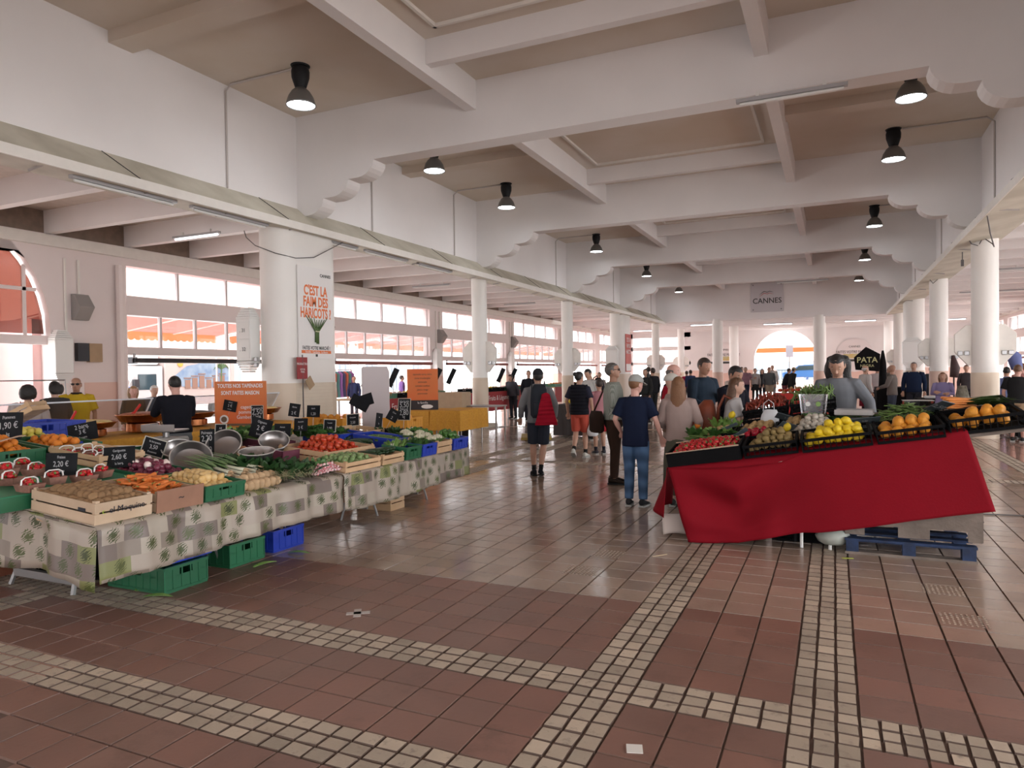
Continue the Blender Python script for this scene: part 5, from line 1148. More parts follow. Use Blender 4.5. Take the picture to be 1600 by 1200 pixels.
# ---- price signs on the stall (positions read off the plane of the table)
def LPt(px, py): return onplane(px, py, .70 - .09 * 4.35, -.09, 0)
E_ = mat('sign_edge', (.50, .48, .42), .6)
for (x, y, ab, w_, h, ln_, rz, roll, ed, lab) in (
    (-5.3, 3.38, 0.22, 0.26, 0.17, ('Fraises', '2,20 €', 'France'), 0.3, 0, 0, 'black chalk sign 2,20 on a stake among the strawberry punnets'),
    (-5.34, 3.90, 0.21, 0.26, 0.17, ('Gariguette', '2,60 €', 'la barq.'), 0.42, -0.05, 0, 'black chalk sign 2,60 over the shallow strawberry crate'),
    (-5.7, 4.43, 0.2, 0.19, 0.15, ('la barquette', '3,50', 'Provence'), 0.5, 0.3, 1, 'pale-edged chalk sign 3,50 leaning over the red onions'),
    (-6.9, 4.67, 0.18, 0.3, 0.18, ('2 barq.', '3 €', 'Espagne'), 0.45, -0.18, 0, 'black chalk sign 3 before the copper pans'),
    (-6.6, 3.75, 0.34, 0.26, 0.24, ('Pommes', '1,90 €', 'kg'), 0.35, 0, 0, 'black chalk sign 1,90 at the near stall end'),
    (-5.5, 4.93, 0.22, 0.16, 0.24, ('Poireaux', '2,20', 'kg', '2,50'), 0.2, -0.06, 0, 'tall black chalk sign behind the tilted bowl'),
    (-5.8, 5.36, 0.22, 0.12, 0.2, ('Ail', '2,20', '1,80'), 0.2, 0, 1, 'narrow pale-edged chalk sign beside the tall one'),
    (-5.42, 5.22, 0.25, 0.24, 0.15, ('Pomme', '2,50 €'), 0.2, -0.55, 0, 'black chalk sign tipped over the propped bowl'),
    (-5.8, 5.85, 0.25, 0.24, 0.22, ('Oignons', '2 €', 'botte'), 0.3, 0.25, 0, 'large chalk sign leaning behind the tipped one'),
    (-5.4, 5.83, 0.27, 0.19, 0.14, ('Avocat', '2,50'), 0.25, 0, 0, 'chalk sign standing in the first purple box'),
    (-5.7, 6.46, 0.25, 0.17, 0.15, ('Avocats', '3 €'), 0.25, 0, 0, 'chalk sign standing in the second purple box'),
    (-5.6, 6.85, 0.22, 0.15, 0.14, ('Tomate', '2,90'), 0.2, 0.03, 1, 'small chalk sign behind the tomatoes'),
    (-6.4, 7.08, 0.32, 0.16, 0.17, ('Blettes', '2 €'), 0.15, 0.12, 0, 'chalk sign near the tiled pillar over the lettuces'),
    (-6.4, 7.5, 0.28, 0.2, 0.16, ('Salade', '1,20'), 0.15, 0, 0, 'chalk sign over the middle of the lettuces'),
    (-5.9, 7.73, 0.2, 0.18, 0.15, ('Courgette', '2,50'), 0.1, -0.08, 1, 'pale-edged chalk sign beside the leafy lettuces'),
    (-6.0, 9.1, 0.26, 0.2, 0.32, ('Haricots', '5,50', 'Fenouil', '2,80', 'kg'), 0.1, 0, 1, 'tall pale-edged chalk board before the second orange board'),
    (-6.1, 8.8, 0.2, 0.17, 0.18, ('Chou', '2'), 0.3, 0.5, 0, 'dark tipped chalk sign beside the tall chalk board'),
    (-5.7, 8.0, 0.2, 0.1, 0.2, ('a', 'b'), 1.1, 0.2, 0, 'edge-on chalk sign standing behind the blue crates')):
    price_sign((x, y, zL(x)), w_, h, ln_, lab, rz, .12, ab - h / 2, roll, E_ if ed else None)
# dark blank boards turned away, beside the tall panel
for i, (x, y, r) in enumerate(((-7.55, 9.75, .5), (-7.2, 9.9, -.3))): price_sign((x, y, .80), .34, .2, ('',), ['blank dark board tipped on its stake near the orange crates', 'second blank dark board beside the first near the white panel'][i], .3, .1, .32, r, None, True)
# ================================================================== stall with the yellow cloth and copper pans
ymat = mat('mustard_cloth', (.72, .36, .045), .8, col2=(.62, .29, .035), scale=30, bump=.5, bscale=120)
def draped_table(label, x0, x1, y0, y1, h, m, clabel, drop=None, rz=0, leg=True, th=.03, over=.02):
    cx, cy = (x0 + x1) / 2, (y0 + y1) / 2; L_, W = x1 - x0, y1 - y0
    t = thing('market_table', label, 'table', (cx, cy, 0), rz)
    MB().bb(-L_ / 2, L_ / 2, -W / 2, W / 2, h - th, h).build('top', woodm, t)
    for a in (-1, 1):
        for b in (-1, 1): MB().lathe([(.015, 0), (.015, h - th)], 6, (a * (L_ / 2 - .08), b * (W / 2 - .08), 0)).build('leg', steel, t)
    c = thing('tablecloth', clabel, 'tablecloth', (cx, cy, 0), rz)
    drop = drop or h - .05
    hx, hy = L_ / 2 + over, W / 2 + over; n = 56; rings_ = []; per = []
    for k in range(n):
        s_ = k / n * 4; e = int(s_); f = s_ - e
        p = [(-hx + 2 * hx * f, -hy), (hx, -hy + 2 * hy * f), (hx - 2 * hx * f, hy), (-hx, hy - 2 * hy * f)][e]; per.append(p)
    for d in (0, .3, .65, 1):
        r = []
        for k, (x, y) in enumerate(per):
            w_ = .018 * math.sin(k * 1.7) * d + .03 * d * (1 if (k % 14 == 0) else 0)
            l = math.hypot(x, y); r.append(Vector((x * (1 + w_ / l + .01 * d), y * (1 + w_ / l + .01 * d), h + .004 - d * drop)))
        rings_.append(r)
    mb = MB(); mb.rings(rings_, cap=False); mb.add([tuple(p) for p in rings_[0]], [tuple(range(n))]); mb.build('cloth', m, c)
    return t
draped_table('long table under the mustard cloth with copper pans', -9.6, -8.35, 5.5, 9.6, .86, ymat, 'mustard yellow cloth hanging to the floor under the copper pans')
copper = mat('copper_pan', (.62, .24, .10), .25, metal=.9, var=.2, scale=8)
def paella(x, y, r, h, food, label, pile=.05):
    t = thing('copper_pan', label, 'pan', (x, y, .87))
    MB().lathe([(r * .5, 0), (r * .62, .02), (r * .62, h * .5), (r * .5, h * .55)], 24).build('base_ring', copper, t, smooth='auto')
    MB().lathe([(r * .45, h * .55), (r * .8, h * .62), (r, h), (r * 1.02, h), (r * .98, h - .01), (r * .7, h * .66), (.001, h * .64)], 28, cap=False).build('pan', copper, t, smooth=True)
    MB().lathe([(r * .9, h - .02), (r * .7, h - .02 + pile * .7), (r * .3, h - .02 + pile), (.001, h - .02 + pile)], 16).build('contents', food, t, smooth=True)
    return t
olive = mat('food_olive', (.20, .13, .05), .5, col2=(.45, .32, .10), scale=30, bump=1, bscale=50); redf = mat('food_red', (.30, .04, .02), .5, col2=(.5, .2, .08), scale=30, bump=1, bscale=50); yelf = mat('food_yellow', (.70, .45, .10), .5, col2=(.75, .62, .35), scale=25, bump=1, bscale=40); darkf = mat('food_dark', (.06, .035, .02), .5, col2=(.12, .07, .03), scale=30, bump=1, bscale=50)
paella(-9.0, 6.15, .34, .2, yelf, 'copper pan with yellow pickles nearest the blue tubs'); paella(-9.0, 6.95, .36, .26, redf, 'large copper pan with red relish before the seller in black'); paella(-9.25, 8.05, .33, .22, darkf, 'copper pan behind the seller in black'); paella(-9.15, 8.75, .32, .2, redf, 'copper pan with red spoons beside the orange board'); paella(-9.15, 9.4, .34, .22, yelf, 'copper pan with a yellow ladle beside the orange board')
def spoon(p, rot, m, label):
    t = thing('serving_spoon', label, 'spoon', p); t.rotation_euler = rot; MB().box((0, 0, .14), (.035, .008, .2)).build('handle', m, t, bevel=.003); MB().ball((0, 0, .02), (.035, .02, .045), 10, 6).build('scoop', m, t, smooth=True)
rs = mat('spoon_red', (.65, .03, .02), .3); ysn = mat('spoon_yellow', (.70, .52, .04), .3)
spoon((-8.95, 5.85, 1.06), (.3, .7, .4), rs, 'red serving spoon in the pickle pan'); spoon((-8.95, 6.75, 1.12), (.3, .8, .4), rs, 'red serving spoon in the red relish pan')
spoon((-9.1, 8.65, 1.08), (0, .35, 0), rs, 'red spoon upright in the pan left of the yellow ladle'); spoon((-9.1, 8.9, 1.08), (0, .15, 0), rs, 'second red spoon beside the yellow ladle'); spoon((-9.1, 9.35, 1.10), (0, .1, 0), ysn, 'yellow ladle standing in the last copper pan')
# sneeze guards
pg = glassmat('clear_acrylic', (.95, .96, .98), .05, .05)
for (y0, y1, l) in ((5.2, 7.5, 'clear acrylic counter guard before the yellow vest man'), (7.7, 10.2, 'clear acrylic counter guard beside the orange board')):
    t = thing('counter_guard', l, 'screen', (-9.75, 0, .9)); MB().add([(0, y0, 0), (0, y1, 0), (.28, y1, .42), (.28, y0, .42)], [(0, 1, 2, 3)]).build('pane', pg, t, solid=.008)
    for yy in (y0 + .02, y1 - .02): mb = MB(); mb.tube([(0, yy, -.9), (0, yy, 0), (.28, yy, .42)], .012, 6); mb.build('post', whitep, t)
    mb = MB(); mb.tube([(.28, y0, .43), (.28, y1, .43)], .012, 6); mb.build('top_edge', mat('acrylic_edge', (.75, .78, .85), .2), t)
# blue tubs
for (x, y, z, h, l) in ((-8.15, 4.75, 0, .95, 'stack of blue tubs beside the mustard cloth'),):
    for k in range(5):
        plastic_crate(['lowest blue tub beside the mustard cloth', 'second blue tub of the stack', 'middle blue tub of the stack', 'fourth blue tub of the stack', 'top blue tub of the stack beside the copper pans'][k], -8.5, -7.82, 4.45, 5.3, .235 * k, .235, pblue, rot=(0, 0, 0), name='blue_tub')
# orange advertising board "tapenades"
ob = thing('display_board', 'orange and brown board reading toutes nos tapenades sont faites maison', 'sign', (-8.55, 8.35, 0), .42)
om = mat('board_orange', (.74, .15, .04), .6, col2=(.66, .20, .06), scale=1.5); bm2 = mat('board_brown', (.16, .10, .06), .6)
MB().bb(-.41, .41, -.012, .012, .90, 1.57).build('board', om, ob); MB().bb(-.41, .41, -.014, .014, .66, .90).build('lower_band', bm2, ob)
lettering('TOUTES NOS TAPENADES\nSONT FAITES MAISON', .085, (0, -.016, 1.44), (PI / 2, 0, 0), pos_w, ob, sx=.72, bold=.002, lsp=1.3)
lettering('cagettes\npommes d\nGambetta et', .08, (.12, -.016, 1.08), (PI / 2, 0, 0), pos_w, ob, sx=.9); MB().lathe([(.07, 0), (.07, .01)], 20, M=Matrix.Translation((-.26, -.016, .97)) @ Matrix.Rotation(PI / 2, 4, 'X')).build('round_mark', pos_w, ob); MB().lathe([(.045, 0), (.045, .012)], 20, M=Matrix.Translation((-.26, -.018, .97)) @ Matrix.Rotation(PI / 2, 4, 'X')).build('round_mark', bm2, ob)
for x in (-.35, .35): MB().bb(x - .015, x + .015, -.0, .02, 0, .68).build('foot_post', steel, ob)
for (x, z, w_, h, ro, l) in ((-.18, 1.10, .21, .17, .2, 'tilted chalk sign pinned on the tapenade board'), (.27, .84, .18, .34, 0, 'tall pale-edged chalk list pinned on the tapenade board')):
    q = Matrix.Rotation(.42, 3, 'Z') @ Vector((x, -.03, 0)); price_sign((-8.55 + q.x, 8.35 + q.y, z - .02), w_, h, ('Olives', '2 €', 'noires') if w_ > .2 else ('Tapenade', '2,50', 'Caviar', '3 €', 'Anchoïade'), l, .42, 0, .02, ro, E_ if h > .3 else None)
# white panel, second orange board, mustard table 2, orange crates
wp = thing('blank_board', 'tall blank white panel with rounded corner behind the lettuces', 'panel', (-8.06, 11.27, 0), .35)
MB().prism([(-.27, .55), (.27, .55), (.27, 1.70), (.23, 1.80), (-.24, 1.80), (-.27, 1.77)], .03, Matrix(((1, 0, 0, 0), (0, 0, 1, 0), (0, 1, 0, 0), (0, 0, 0, 1)))).build('sheet', mat('panel_white', (.66, .60, .62), .6), wp)
for x in (-.2, .2): MB().bb(x - .02, x + .02, -.01, .02, 0, .56).build('foot_post', steel, wp)
draped_table('mustard draped table with the second orange board', -9.5, -8.3, 13.6, 14.9, .80, ymat, 'mustard yellow cloth on the table before the first round column')
draped_table('low mustard draped table corner facing the aisle', -8.22, -7.5, 13.6, 14.9, .82, ymat, 'mustard yellow cloth with hanging corner at the aisle', drop=.45)
o2 = thing('display_board', 'orange and black chalk board standing on the mustard cloth', 'sign', (-8.75, 14.1, .81), .40)
MB().bb(-.36, .36, -.012, .012, .22, .95).build('board', om, o2); MB().bb(-.36, .36, -.014, .014, -.01, .22).build('lower_band', mat('board_black', (.03, .025, .03), .6), o2)
lettering('tapenade verte, noire\ncaviar d aubergine\nanchoiade\ntomates confites\npistou rouge\npoivronade', .06, (0, -.016, .60), (PI / 2, 0, 0), bm2, o2, sx=.85, lsp=1.5); lettering('la famille', .07, (0, -.018, .16), (PI / 2, 0, 0), pos_w, o2); MB().ball((.1, -.014, .07), (.14, .006, .05), 14, 6).build('oval_mark', pos_w, o2)
for i, (x, y, w_) in enumerate(((-8.35, 10.3, .9), (-7.0, 10.6, .5))):
    plastic_crate(['orange crate of bagged produce behind the lettuces', 'orange crate beside the white panel'][i], x - w_ / 2, x + w_ / 2, y - .25, y + .25, .70, .18, porange, rot=(0, 0, 0))
    for k in range(7): put('orange_big', (x - w_ / 2 + .1 + (w_ - .2) * k / 6, y + R_.uniform(-.12, .12), .88), ['peach-coloured fruit bagged in the orange crate', 'peach-coloured fruit beside the white panel'][i], 'fruit', ['fruit in the first orange crate', 'fruit in the second orange crate'][i], s=1.2)
    st2 = thing('stack_base', ['dark stack of crates under the first orange crate', 'dark stack of crates under the second orange crate'][i], 'crate', (x, y, 0)); MB().bb(-w_ / 2, w_ / 2, -.24, .24, .36, .695).build('upper_box', pblack, st2); MB().bb(-w_ / 2, w_ / 2, -.24, .24, 0, .35).build('lower_box', pblack, st2)
kf = thing('kraft_box', 'tan cardboard box beside the first round column', 'box', (-9.2, 16.2, .0), .1); MB().bb(-.45, .45, -.3, .3, .55, 1.15).build('carton', mat('cardboard_tan', (.50, .36, .24), .8, var=.1), kf); MB().bb(-.4, .4, -.25, .25, 0, .55).build('stand', pblack, kf)
# street-side stalls further on: long red fronted stands with sloped dark boards
redp = mat('stall_red', (.36, .03, .035), .6, var=.1)
def red_stand(y0, y1, x, label, txt=True, seed=0):
    rr = random.Random(seed); t = thing('produce_stand', label, 'stall', (x, y0, 0)); L_ = y1 - y0
    MB().bb(0, .03, 0, L_, .35, 1.0).build('front_panel', redp, t); MB().bb(-1.6, 0, 0, L_, .95, 1.0).build('top', woodm, t)
    for yy in (.05, L_ / 2, L_ - .05):
        for xx in (-1.5, -.05): MB().bb(xx - .02, xx + .02, yy - .02, yy + .02, 0, .95).build('leg', steel, t)
    if txt: lettering('Fruits & Légumes', .24, (.035, L_ * .35, .78), (PI / 2, 0, PI / 2), pos_w, t)
    keys = ['tomato', 'orange', 'lemon', 'apple', 'pepper', 'potato', 'white_onion']
    n = int(L_ / .62)
    for k in range(n):
        a, b = y0 + k * L_ / n + .02, y0 + (k + 1) * L_ / n - .02; kk = rr.choice(keys)
        cr = plastic_crate(f'green crate, {["first","second","third","fourth","fifth","sixth","seventh","eighth","ninth","tenth"][k % 10]} along the {label.split(",")[0]}', x - .5, x - .02, a, b, 1.005, .13, pgreen if rr.random() < .7 else pblack, rot=(0, 0, 0))
        fill(kk, x - .47, x - .05, a + .03, b - .03, lambda x_, y_: 1.0, .11, f'{kk.replace("_", " ")} in the {["first","second","third","fourth","fifth","sixth","seventh","eighth","ninth","tenth"][k % 10]} crate along the {label.split(",")[0]}', 'produce', f'{kk.replace("_", " ")} heap {k} on the {label.split(",")[0]}', lift=.10, mound=.04, s=1.3)
    return t
red_stand(15.2, 18.4, -10.6, 'near red-fronted fruit stand, beside the first round column', True, 1)
red_stand(20.0, 25.8, -10.6, 'middle red-fronted fruit stand, behind the man with the backpack', True, 2)
red_stand(28.0, 33.6, -10.8, 'far red-fronted fruit stand, before the distant poster pillar', False, 3)
lowt = draped_table
for i, (x, y, rz_) in enumerate(((-11.9, 14.6, .5), (-11.4, 15.6, .8), (-11.2, 16.5, .9), (-11.1, 18.7, .5), (-11.6, 20.5, .7), (-11.2, 21.9, .8), (-11.2, 23.5, .8), (-11.2, 24.6, .8))):
    t = thing('sloped_board', ['tall dark board leaning beside the orange board', 'dark leaning board left of the first round column', 'second dark leaning board at the first round column', 'dark leaning board right of the first round column', 'dark square board on the middle stand', 'dark leaning board beyond the backpack man', 'dark leaning board before the woman in the padded vest', 'second dark leaning board before the woman in the padded vest'][i], 'sign', (x, y, 1.0), rz_)
    MB().box((0, 0, .55), (.16, .015, .55), ry=.45).build('board', chalkb, t); mb = MB(); mb.tube([(0, 0, 0), (0, 0, .4)], .012, 5); mb.build('stake', steel, t)
st_ = thing('steel_trestle', 'empty light steel trestle table before the red stand', 'table', (-8.6, 16.6, 0), .05)
MB().bb(-.7, .7, -.35, .35, .76, .79).build('top', steel, st_)
for a in (-.65, .65):
    for b in (-.3, .3): MB().bb(a - .02, a + .02, b - .02, b + .02, 0, .76).build('leg', mat('bright_steel', (.6, .6, .6), .35, metal=.5), st_)
    MB().bb(a - .015, a + .015, -.3, .3, .2, .23).build('stretcher', steel, st_)
tr_ = thing('hand_truck', 'black pallet truck parked between the two walkers', 'trolley', (-6.3, 15.1, 0), .4)
mb = MB(); mb.tube([(0, 0, .12), (0, .05, 1.15)], .03, 8); mb.build('steering_bar', blackp, tr_); MB().bb(-.16, .16, .02, .06, 1.12, 1.16).build('handle', blackp, tr_); MB().box((0, .02, .25), (.3, .2, .3)).build('pump', blackp, tr_, bevel=.02)
for s_ in (-1, 1): MB().bb(s_ * .28 - .08, s_ * .28 + .08, .1, 1.2, .06, .12).build('fork', mat('truck_yellow', (.35, .24, .05), .6), tr_)
MB().lathe([(.10, -.05), (.10, .05)], 14, M=Matrix.Translation((0, 0, .10)) @ Matrix.Rotation(PI / 2, 4, 'Y')).build('wheel', blackp, tr_)
tt = draped_table('small dark table with bowls beside the pallet truck', -6.4, -5.5, 16.6, 17.4, .82, mat('dark_cloth', (.05, .04, .04), .8), 'dark cloth on the small table beside the pallet truck')
fill('lemon', -6.2, -5.6, 16.7, 17.2, lambda x, y: .83, .09, 'yellow lemon on the dark cloth beside the pallet truck', 'lemon', 'lemons on the small dark table', layers=2, lift=.05, mound=.1, dz=.06)
# left edge: white machines and rail behind the shopper in white
t = thing('coffee_machine', 'white and steel machine on a counter at the stall end behind the woman in white', 'machine', (-14.3, 7.0, 0), .2)
MB().bb(-.7, .7, -.35, .35, 0, .95).build('counter', whitep, t); MB().bb(-.55, .4, -.3, .3, .95, 1.45).build('body', whitep, t, bevel=.02)
for k in range(3): MB().lathe([(.03, 0), (.03, .03)], 10, M=Matrix.Translation((-.4 + .25 * k, -.3, 1.3)) @ Matrix.Rotation(PI / 2, 4, 'X')).build('dial', darkm, t)
t = thing('handrail', 'thin steel rail before the pink service door', 'rail', (-14.2, 8.0, 0)); mb = MB(); mb.tube([(-.9, -.6, 0), (-.9, -.6, 1.62), (.5, .9, 1.62), (.55, .95, 0)], .018, 6); mb.build('rail', steel, t)
# ================================================================== red draped stall
def RP(x, y, dz=0): return (x, y, zR(x, y) + dz)
redc = mat('red_cloth', (.235, .0055, .014), .8, spec=.12, bump=.15, bscale=60, var=.12, scale=1.5)
whiteb = mat('cloth_underside', (.60, .52, .48), .8)
RS = thing('market_table', 'sloping plank table of the red draped stall', 'table', (0, 0, 0))
for k in range(6):
    yc = 6.92 + .29 * k; xa, xb = -1.5, (1.52 if k == 0 else 1.42)
    zc = zR(0, yc) - .04; xm = (xa + xb) / 2
    MB().box((xm, yc + .13, zR(xm, yc + .13) - .035), ((xb - xa) * 1.01, .27, .028), rx=math.atan(.10), ry=-math.atan(.155)).build('plank', greyw, RS)
for (x, y) in ((-1.2, 7.1), (-1.2, 8.4), (0, 8.4), (-.35, 7.2)):
    mb = MB(); mb.tube([(x, y, 0), (x, y, zR(x, y) - .06)], .02, 6); mb.build('leg', blackp, RS)
for s_ in (0, 1): mb = MB(); mb.tube([(-.28 + .24 * s_, 6.98, .0), (-.28 + .24 * s_, 7.05, .55)], .016, 6); mb.build('leg', whitep, RS)
# red cloth: front drape, turned left corner and underside
W = thing('tablecloth', 'red cloth draped over the sloping stall, falling to the floor at its low end', 'tablecloth', (0, 0, 0))
TOPL, TOPR = -1.47, 1.00
def bot(u): return [0.012, .012, .03, .09, .155, .21, .27, .34, .40, .455][min(8, int(u * 9))] * (1 - (u * 9 - min(8, int(u * 9)))) + [0.012, .012, .03, .09, .155, .21, .27, .34, .40, .455][min(9, min(8, int(u * 9)) + 1)] * (u * 9 - min(8, int(u * 9)))
def topz(x): return float(np.interp(x, [-1.47, -1.15, -.84, -.45, -.28, .31, 1.0], [.70, .715, .735, .80, .88, .99, 1.115]))
mb = MB()
def front(u, v):
    x = TOPL + (TOPR - TOPL) * u + (.20 * u ** 1.5 + .22 * (1 - u) ** 3 * 1) * v * (1 if u > .5 else 1)
    if u < .5: x = TOPL + (TOPR - TOPL) * u + .20 * (1 - u) ** 3 * v
    z = topz(TOPL + (TOPR - TOPL) * u) * (1 - v) + bot(u) * v
    # sagging swags near the low end: soft parallel folds that fan out from the raised middle
    sw = math.exp(-((u - .22) / .2) ** 2)
    f = .085 * sw * math.sin(6.5 * v + 11 * abs(u - .25) + .5) * math.sin(PI * min(1, v * 1.15)) ** .8 + .03 * math.exp(-((u - .36) / .05) ** 2) * v + .03 * math.exp(-((u - .03) / .05) ** 2) * math.sin(PI * v) + .022 * math.sin(9 * u + 2 * v) * v + .012 * math.sin(23 * u + 1) * v * (1 - u)
    y = 6.86 - .03 - f - .06 * v * (1 - u) + .02 * v
    return (x, y, z)
mb.grid(front, 72, 30)
mb.build('front_drape', redc, W, smooth=True, solid=.004)
mb = MB(); mb.grid(lambda u, v: (TOPL + (TOPR - TOPL) * u, 6.83 + .55 * v, topz(TOPL + (TOPR - TOPL) * u) + (zR(TOPL + (TOPR - TOPL) * u, 7.3) - .012 - topz(TOPL + (TOPR - TOPL) * u)) * min(1, v * 6)), 40, 8); mb.build('top_sheet', redc, W, smooth=True, solid=.003)
def side(u, v):      # falls from the low end, flaring, stopping above the floor
    y = 6.84 + .45 * u; z = (.70 + .03 * u) * (1 - v) + (.22 + .06 * u) * v
    return (TOPL - .015 - .07 * v + .05 * math.sin(5 * u + 2) * v - .06 * math.sin(PI * u) * v, y - .05 * v, z)
mb = MB(); mb.grid(side, 16, 14); mb.build('side_drape', redc, W, smooth=True, solid=.004)
def under(u, v):
    return (TOPL - .08 + .26 * u * (1 - .2 * v) + .01 * v, 6.90 - .02 * math.sin(PI * u) + .1 * u, .24 * (1 - v) + .03 * v + .02 * math.sin(PI * u) * v)
mb = MB(); mb.grid(under, 10, 8); mb.build('turned_hem', whiteb, W, smooth=True, solid=.004)
# apple bins and pallet
for (z0, lab, cut) in ((.165, 'weathered wooden fruit bin standing on the blue pallet', True), (.475, 'upper weathered wooden fruit bin behind the red cloth', False)):
    b = thing('wooden_bin', lab, 'crate', (.60, 7.52, z0))
    hh = .30
    for sy in (-1, 1):
        if cut:
            for (xa, xb, za, zb) in ((-.52, .52, .09, hh), (-.52, -.36, 0, .09), (-.10, .14, 0, .09), (.42, .52, 0, .09)): MB().bb(xa, xb, sy * .56 - .01, sy * .56 + .01, za, zb).build('board', greyw, b)
        else: MB().bb(-.52, .52, sy * .56 - .01, sy * .56 + .01, 0, hh).build('board', greyw, b)
    for sx in (-1, 1): MB().bb(sx * .52 - .01, sx * .52 + .01, -.55, .55, 0, hh).build('board', greyw, b)
    MB().bb(-.5, .5, -.55, .55, .095, .11).build('floor_board', greyw, b)
pal = thing('pallet', 'blue wooden pallet on the floor under the fruit bins', 'pallet', (.58, 7.45, 0))
pb = mat('pallet_blue', (.015, .04, .12), .6, var=.5, scale=12, bump=.3)
for yy in (-.5, 0, .5):
    for xx in (-.44, 0, .44): MB().bb(xx - .05, xx + .05, yy - .05, yy + .05, .022, .118).build('block', pb, pal)
    MB().bb(-.5, .5, yy - .05, yy + .05, 0, .022).build('runner', greyw if yy < 0 else pb, pal)
for k in range(5): MB().bb(-.5, .5, -.55 + .25 * k, -.45 + .25 * k, .118, .138).build('deck_board', pb, pal)
for (x, l) in ((-.9, 'black crate deep under the low end of the red stall'), (-.3, 'dark crate with pale bags under the red stall middle')): plastic_crate(l, x - .25, x + .25, 7.2, 7.6, 0, .3, pblack, rot=(0, 0, 0))
o = lump('b', .12, 0, 77, .2, 12, 8).build('plastic_bag', mat('bag_pale', (.4, .42, .38), .5, bump=.5, bscale=20), smooth=True); o.location = (-.02, 7.02, .12); tag(o, 'crumpled pale plastic bag under the red stall beside the bins', 'bag')
# crates on the table
def rcrate(label, x0, x1, y0, y1, h=.12, m=pblack, grid=True, dz=0):
    cx, cy = (x0 + x1) / 2, (y0 + y1) / 2
    return plastic_crate(label, x0, x1, y0, y1, 0, h, m, rot=ROTR, grid=grid, loc=(cx, cy, zR(cx, cy) + dz))
zr = lambda x, y: zR(x, y)
b_ = thing('solid_crate', 'black solid-sided box lined with brown paper at the low corner of the red stall', 'crate', (-1.13, 7.10, zR(-1.13, 7.1))); b_.rotation_euler = ROTR
for sy in (-1, 1): MB().bb(-.34, .34, sy * .27 - .008, sy * .27 + .008, 0, .13).build('side', pblack, b_)
for sx in (-1, 1): MB().bb(sx * .34 - .008, sx * .34 + .008, -.27, .27, 0, .13).build('side', pblack, b_)
MB().bb(-.33, .33, -.26, .26, 0, .01).build('base', pblack, b_)
mb = MB()
for sy in (-1, 1): mb.add([(-.33, sy * .25, .06), (.33, sy * .25, .06), (.34, sy * .275, .145), (-.35, sy * .275, .14)], [(0, 1, 2, 3)])
mb.build('paper_lining', mat('kraft_paper', (.52, .36, .26), .8), b_)
fill('strawberry', -1.44, -.82, 6.87, 7.33, zr, .054, 'small red strawberry in the paper-lined box at the low corner', 'strawberry', 'strawberries in the paper-lined box', layers=2, lift=.12, dz=.02, mound=.02, s=1.6)
rcrate('black grid crate of kiwis on the red stall', -.76, -.30, 6.83, 7.30, .12)
fill('kiwi_green', -.73, -.33, 6.87, 7.27, zr, .06, 'olive-brown kiwi in the black grid crate', 'kiwi', 'kiwis in the black grid crate', layers=3, lift=.07, dz=.035, mound=.05, rot=lambda: (R_.uniform(-.4, .4), R_.uniform(-.4, .4), R_.uniform(0, 6)))
rcrate('black grid crate of lemons in the middle of the red stall', -.26, .30, 6.80, 7.30, .12)
fill('lemon', -.23, .27, 6.84, 7.27, zr, .082, 'bright yellow lemon in the black grid crate', 'lemon', 'lemons in the black grid crate', layers=3, lift=.06, dz=.045, mound=.05, rot=lambda: (R_.uniform(-.4, .4), R_.uniform(-.4, .4), R_.uniform(0, 6)))
put('lemon', (-.42, 7.38, zR(-.42, 7.38) + .15), 'single lemon lying on the kiwis beside the blue-grey sign', 'lemon', None)
rcrate('black grid crate of oranges right of the lemons', .34, .84, 6.80, 7.28, .11)
fill('orange_big', .37, .81, 6.83, 7.25, zr, .098, 'large orange in the crate right of the lemons', 'orange', 'oranges right of the lemons', layers=2, lift=.07, dz=.045, mound=.02)
rcrate('black grid crate of oranges at the high end of the stall', .88, 1.40, 6.84, 7.30, .13)
fill('orange_big', .91, 1.37, 6.87, 7.27, zr, .10, 'large orange in the crate at the high end', 'orange', 'oranges at the high end', layers=2, lift=.07, dz=.045, mound=.02)
# second row
rcrate('low black crate of long green beans behind the strawberries', -1.42, -.95, 7.42, 7.85, .08)
for k in range(40): put('bean', (-1.42 + R_.uniform(0, .45), 7.45 + R_.uniform(0, .38), zR(-1.2, 7.6) + .08 + R_.uniform(0, .03)), 'long green bean behind the strawberries', 'bean', 'long beans behind the strawberries', rot=(0, 0, R_.uniform(-.7, .7)), name='green_bean')
fill('red_pepper', -.92, -.58, 7.40, 7.62, zr, .07, 'shiny dark red pepper behind the kiwis', 'pepper', 'red peppers', layers=2, lift=.08, dz=.04)
rcrate('low black crate of dark red peppers', -.93, -.55, 7.38, 7.66, .07)
fill('cucumber', -.58, -.42, 7.50, 7.75, zr, .06, 'dark cucumber behind the kiwis', 'cucumber', 'cucumbers behind the kiwis', lift=.06, rot=lambda: (0, 0, R_.uniform(-.5, .5)))
wc = wood_crate('wooden crate of garlic heads beside the salad bag', -.38, .00, 7.36, 7.86, 0, .08, woodm, rot=ROTR, loc=(-.19, 7.61, zR(-.19, 7.61)))
fill('garlic', -.37, -.01, 7.38, 7.85, zr, .058, 'pale garlic bulb in the wooden crate', 'garlic', 'garlic heads', layers=3, lift=.06, dz=.035, mound=.06)
rcrate('black crate of broad bean pods before the seller', .34, .82, 7.34, 7.80, .10)
fill('bean', .36, .82, 7.36, 7.78, zr, .056, 'plump broad bean pod before the seller', 'bean', 'broad beans', layers=3, lift=.08, dz=.025, mound=.06, rot=lambda: (R_.uniform(-.3, .3), R_.uniform(-.3, .3), R_.uniform(0, 6)))
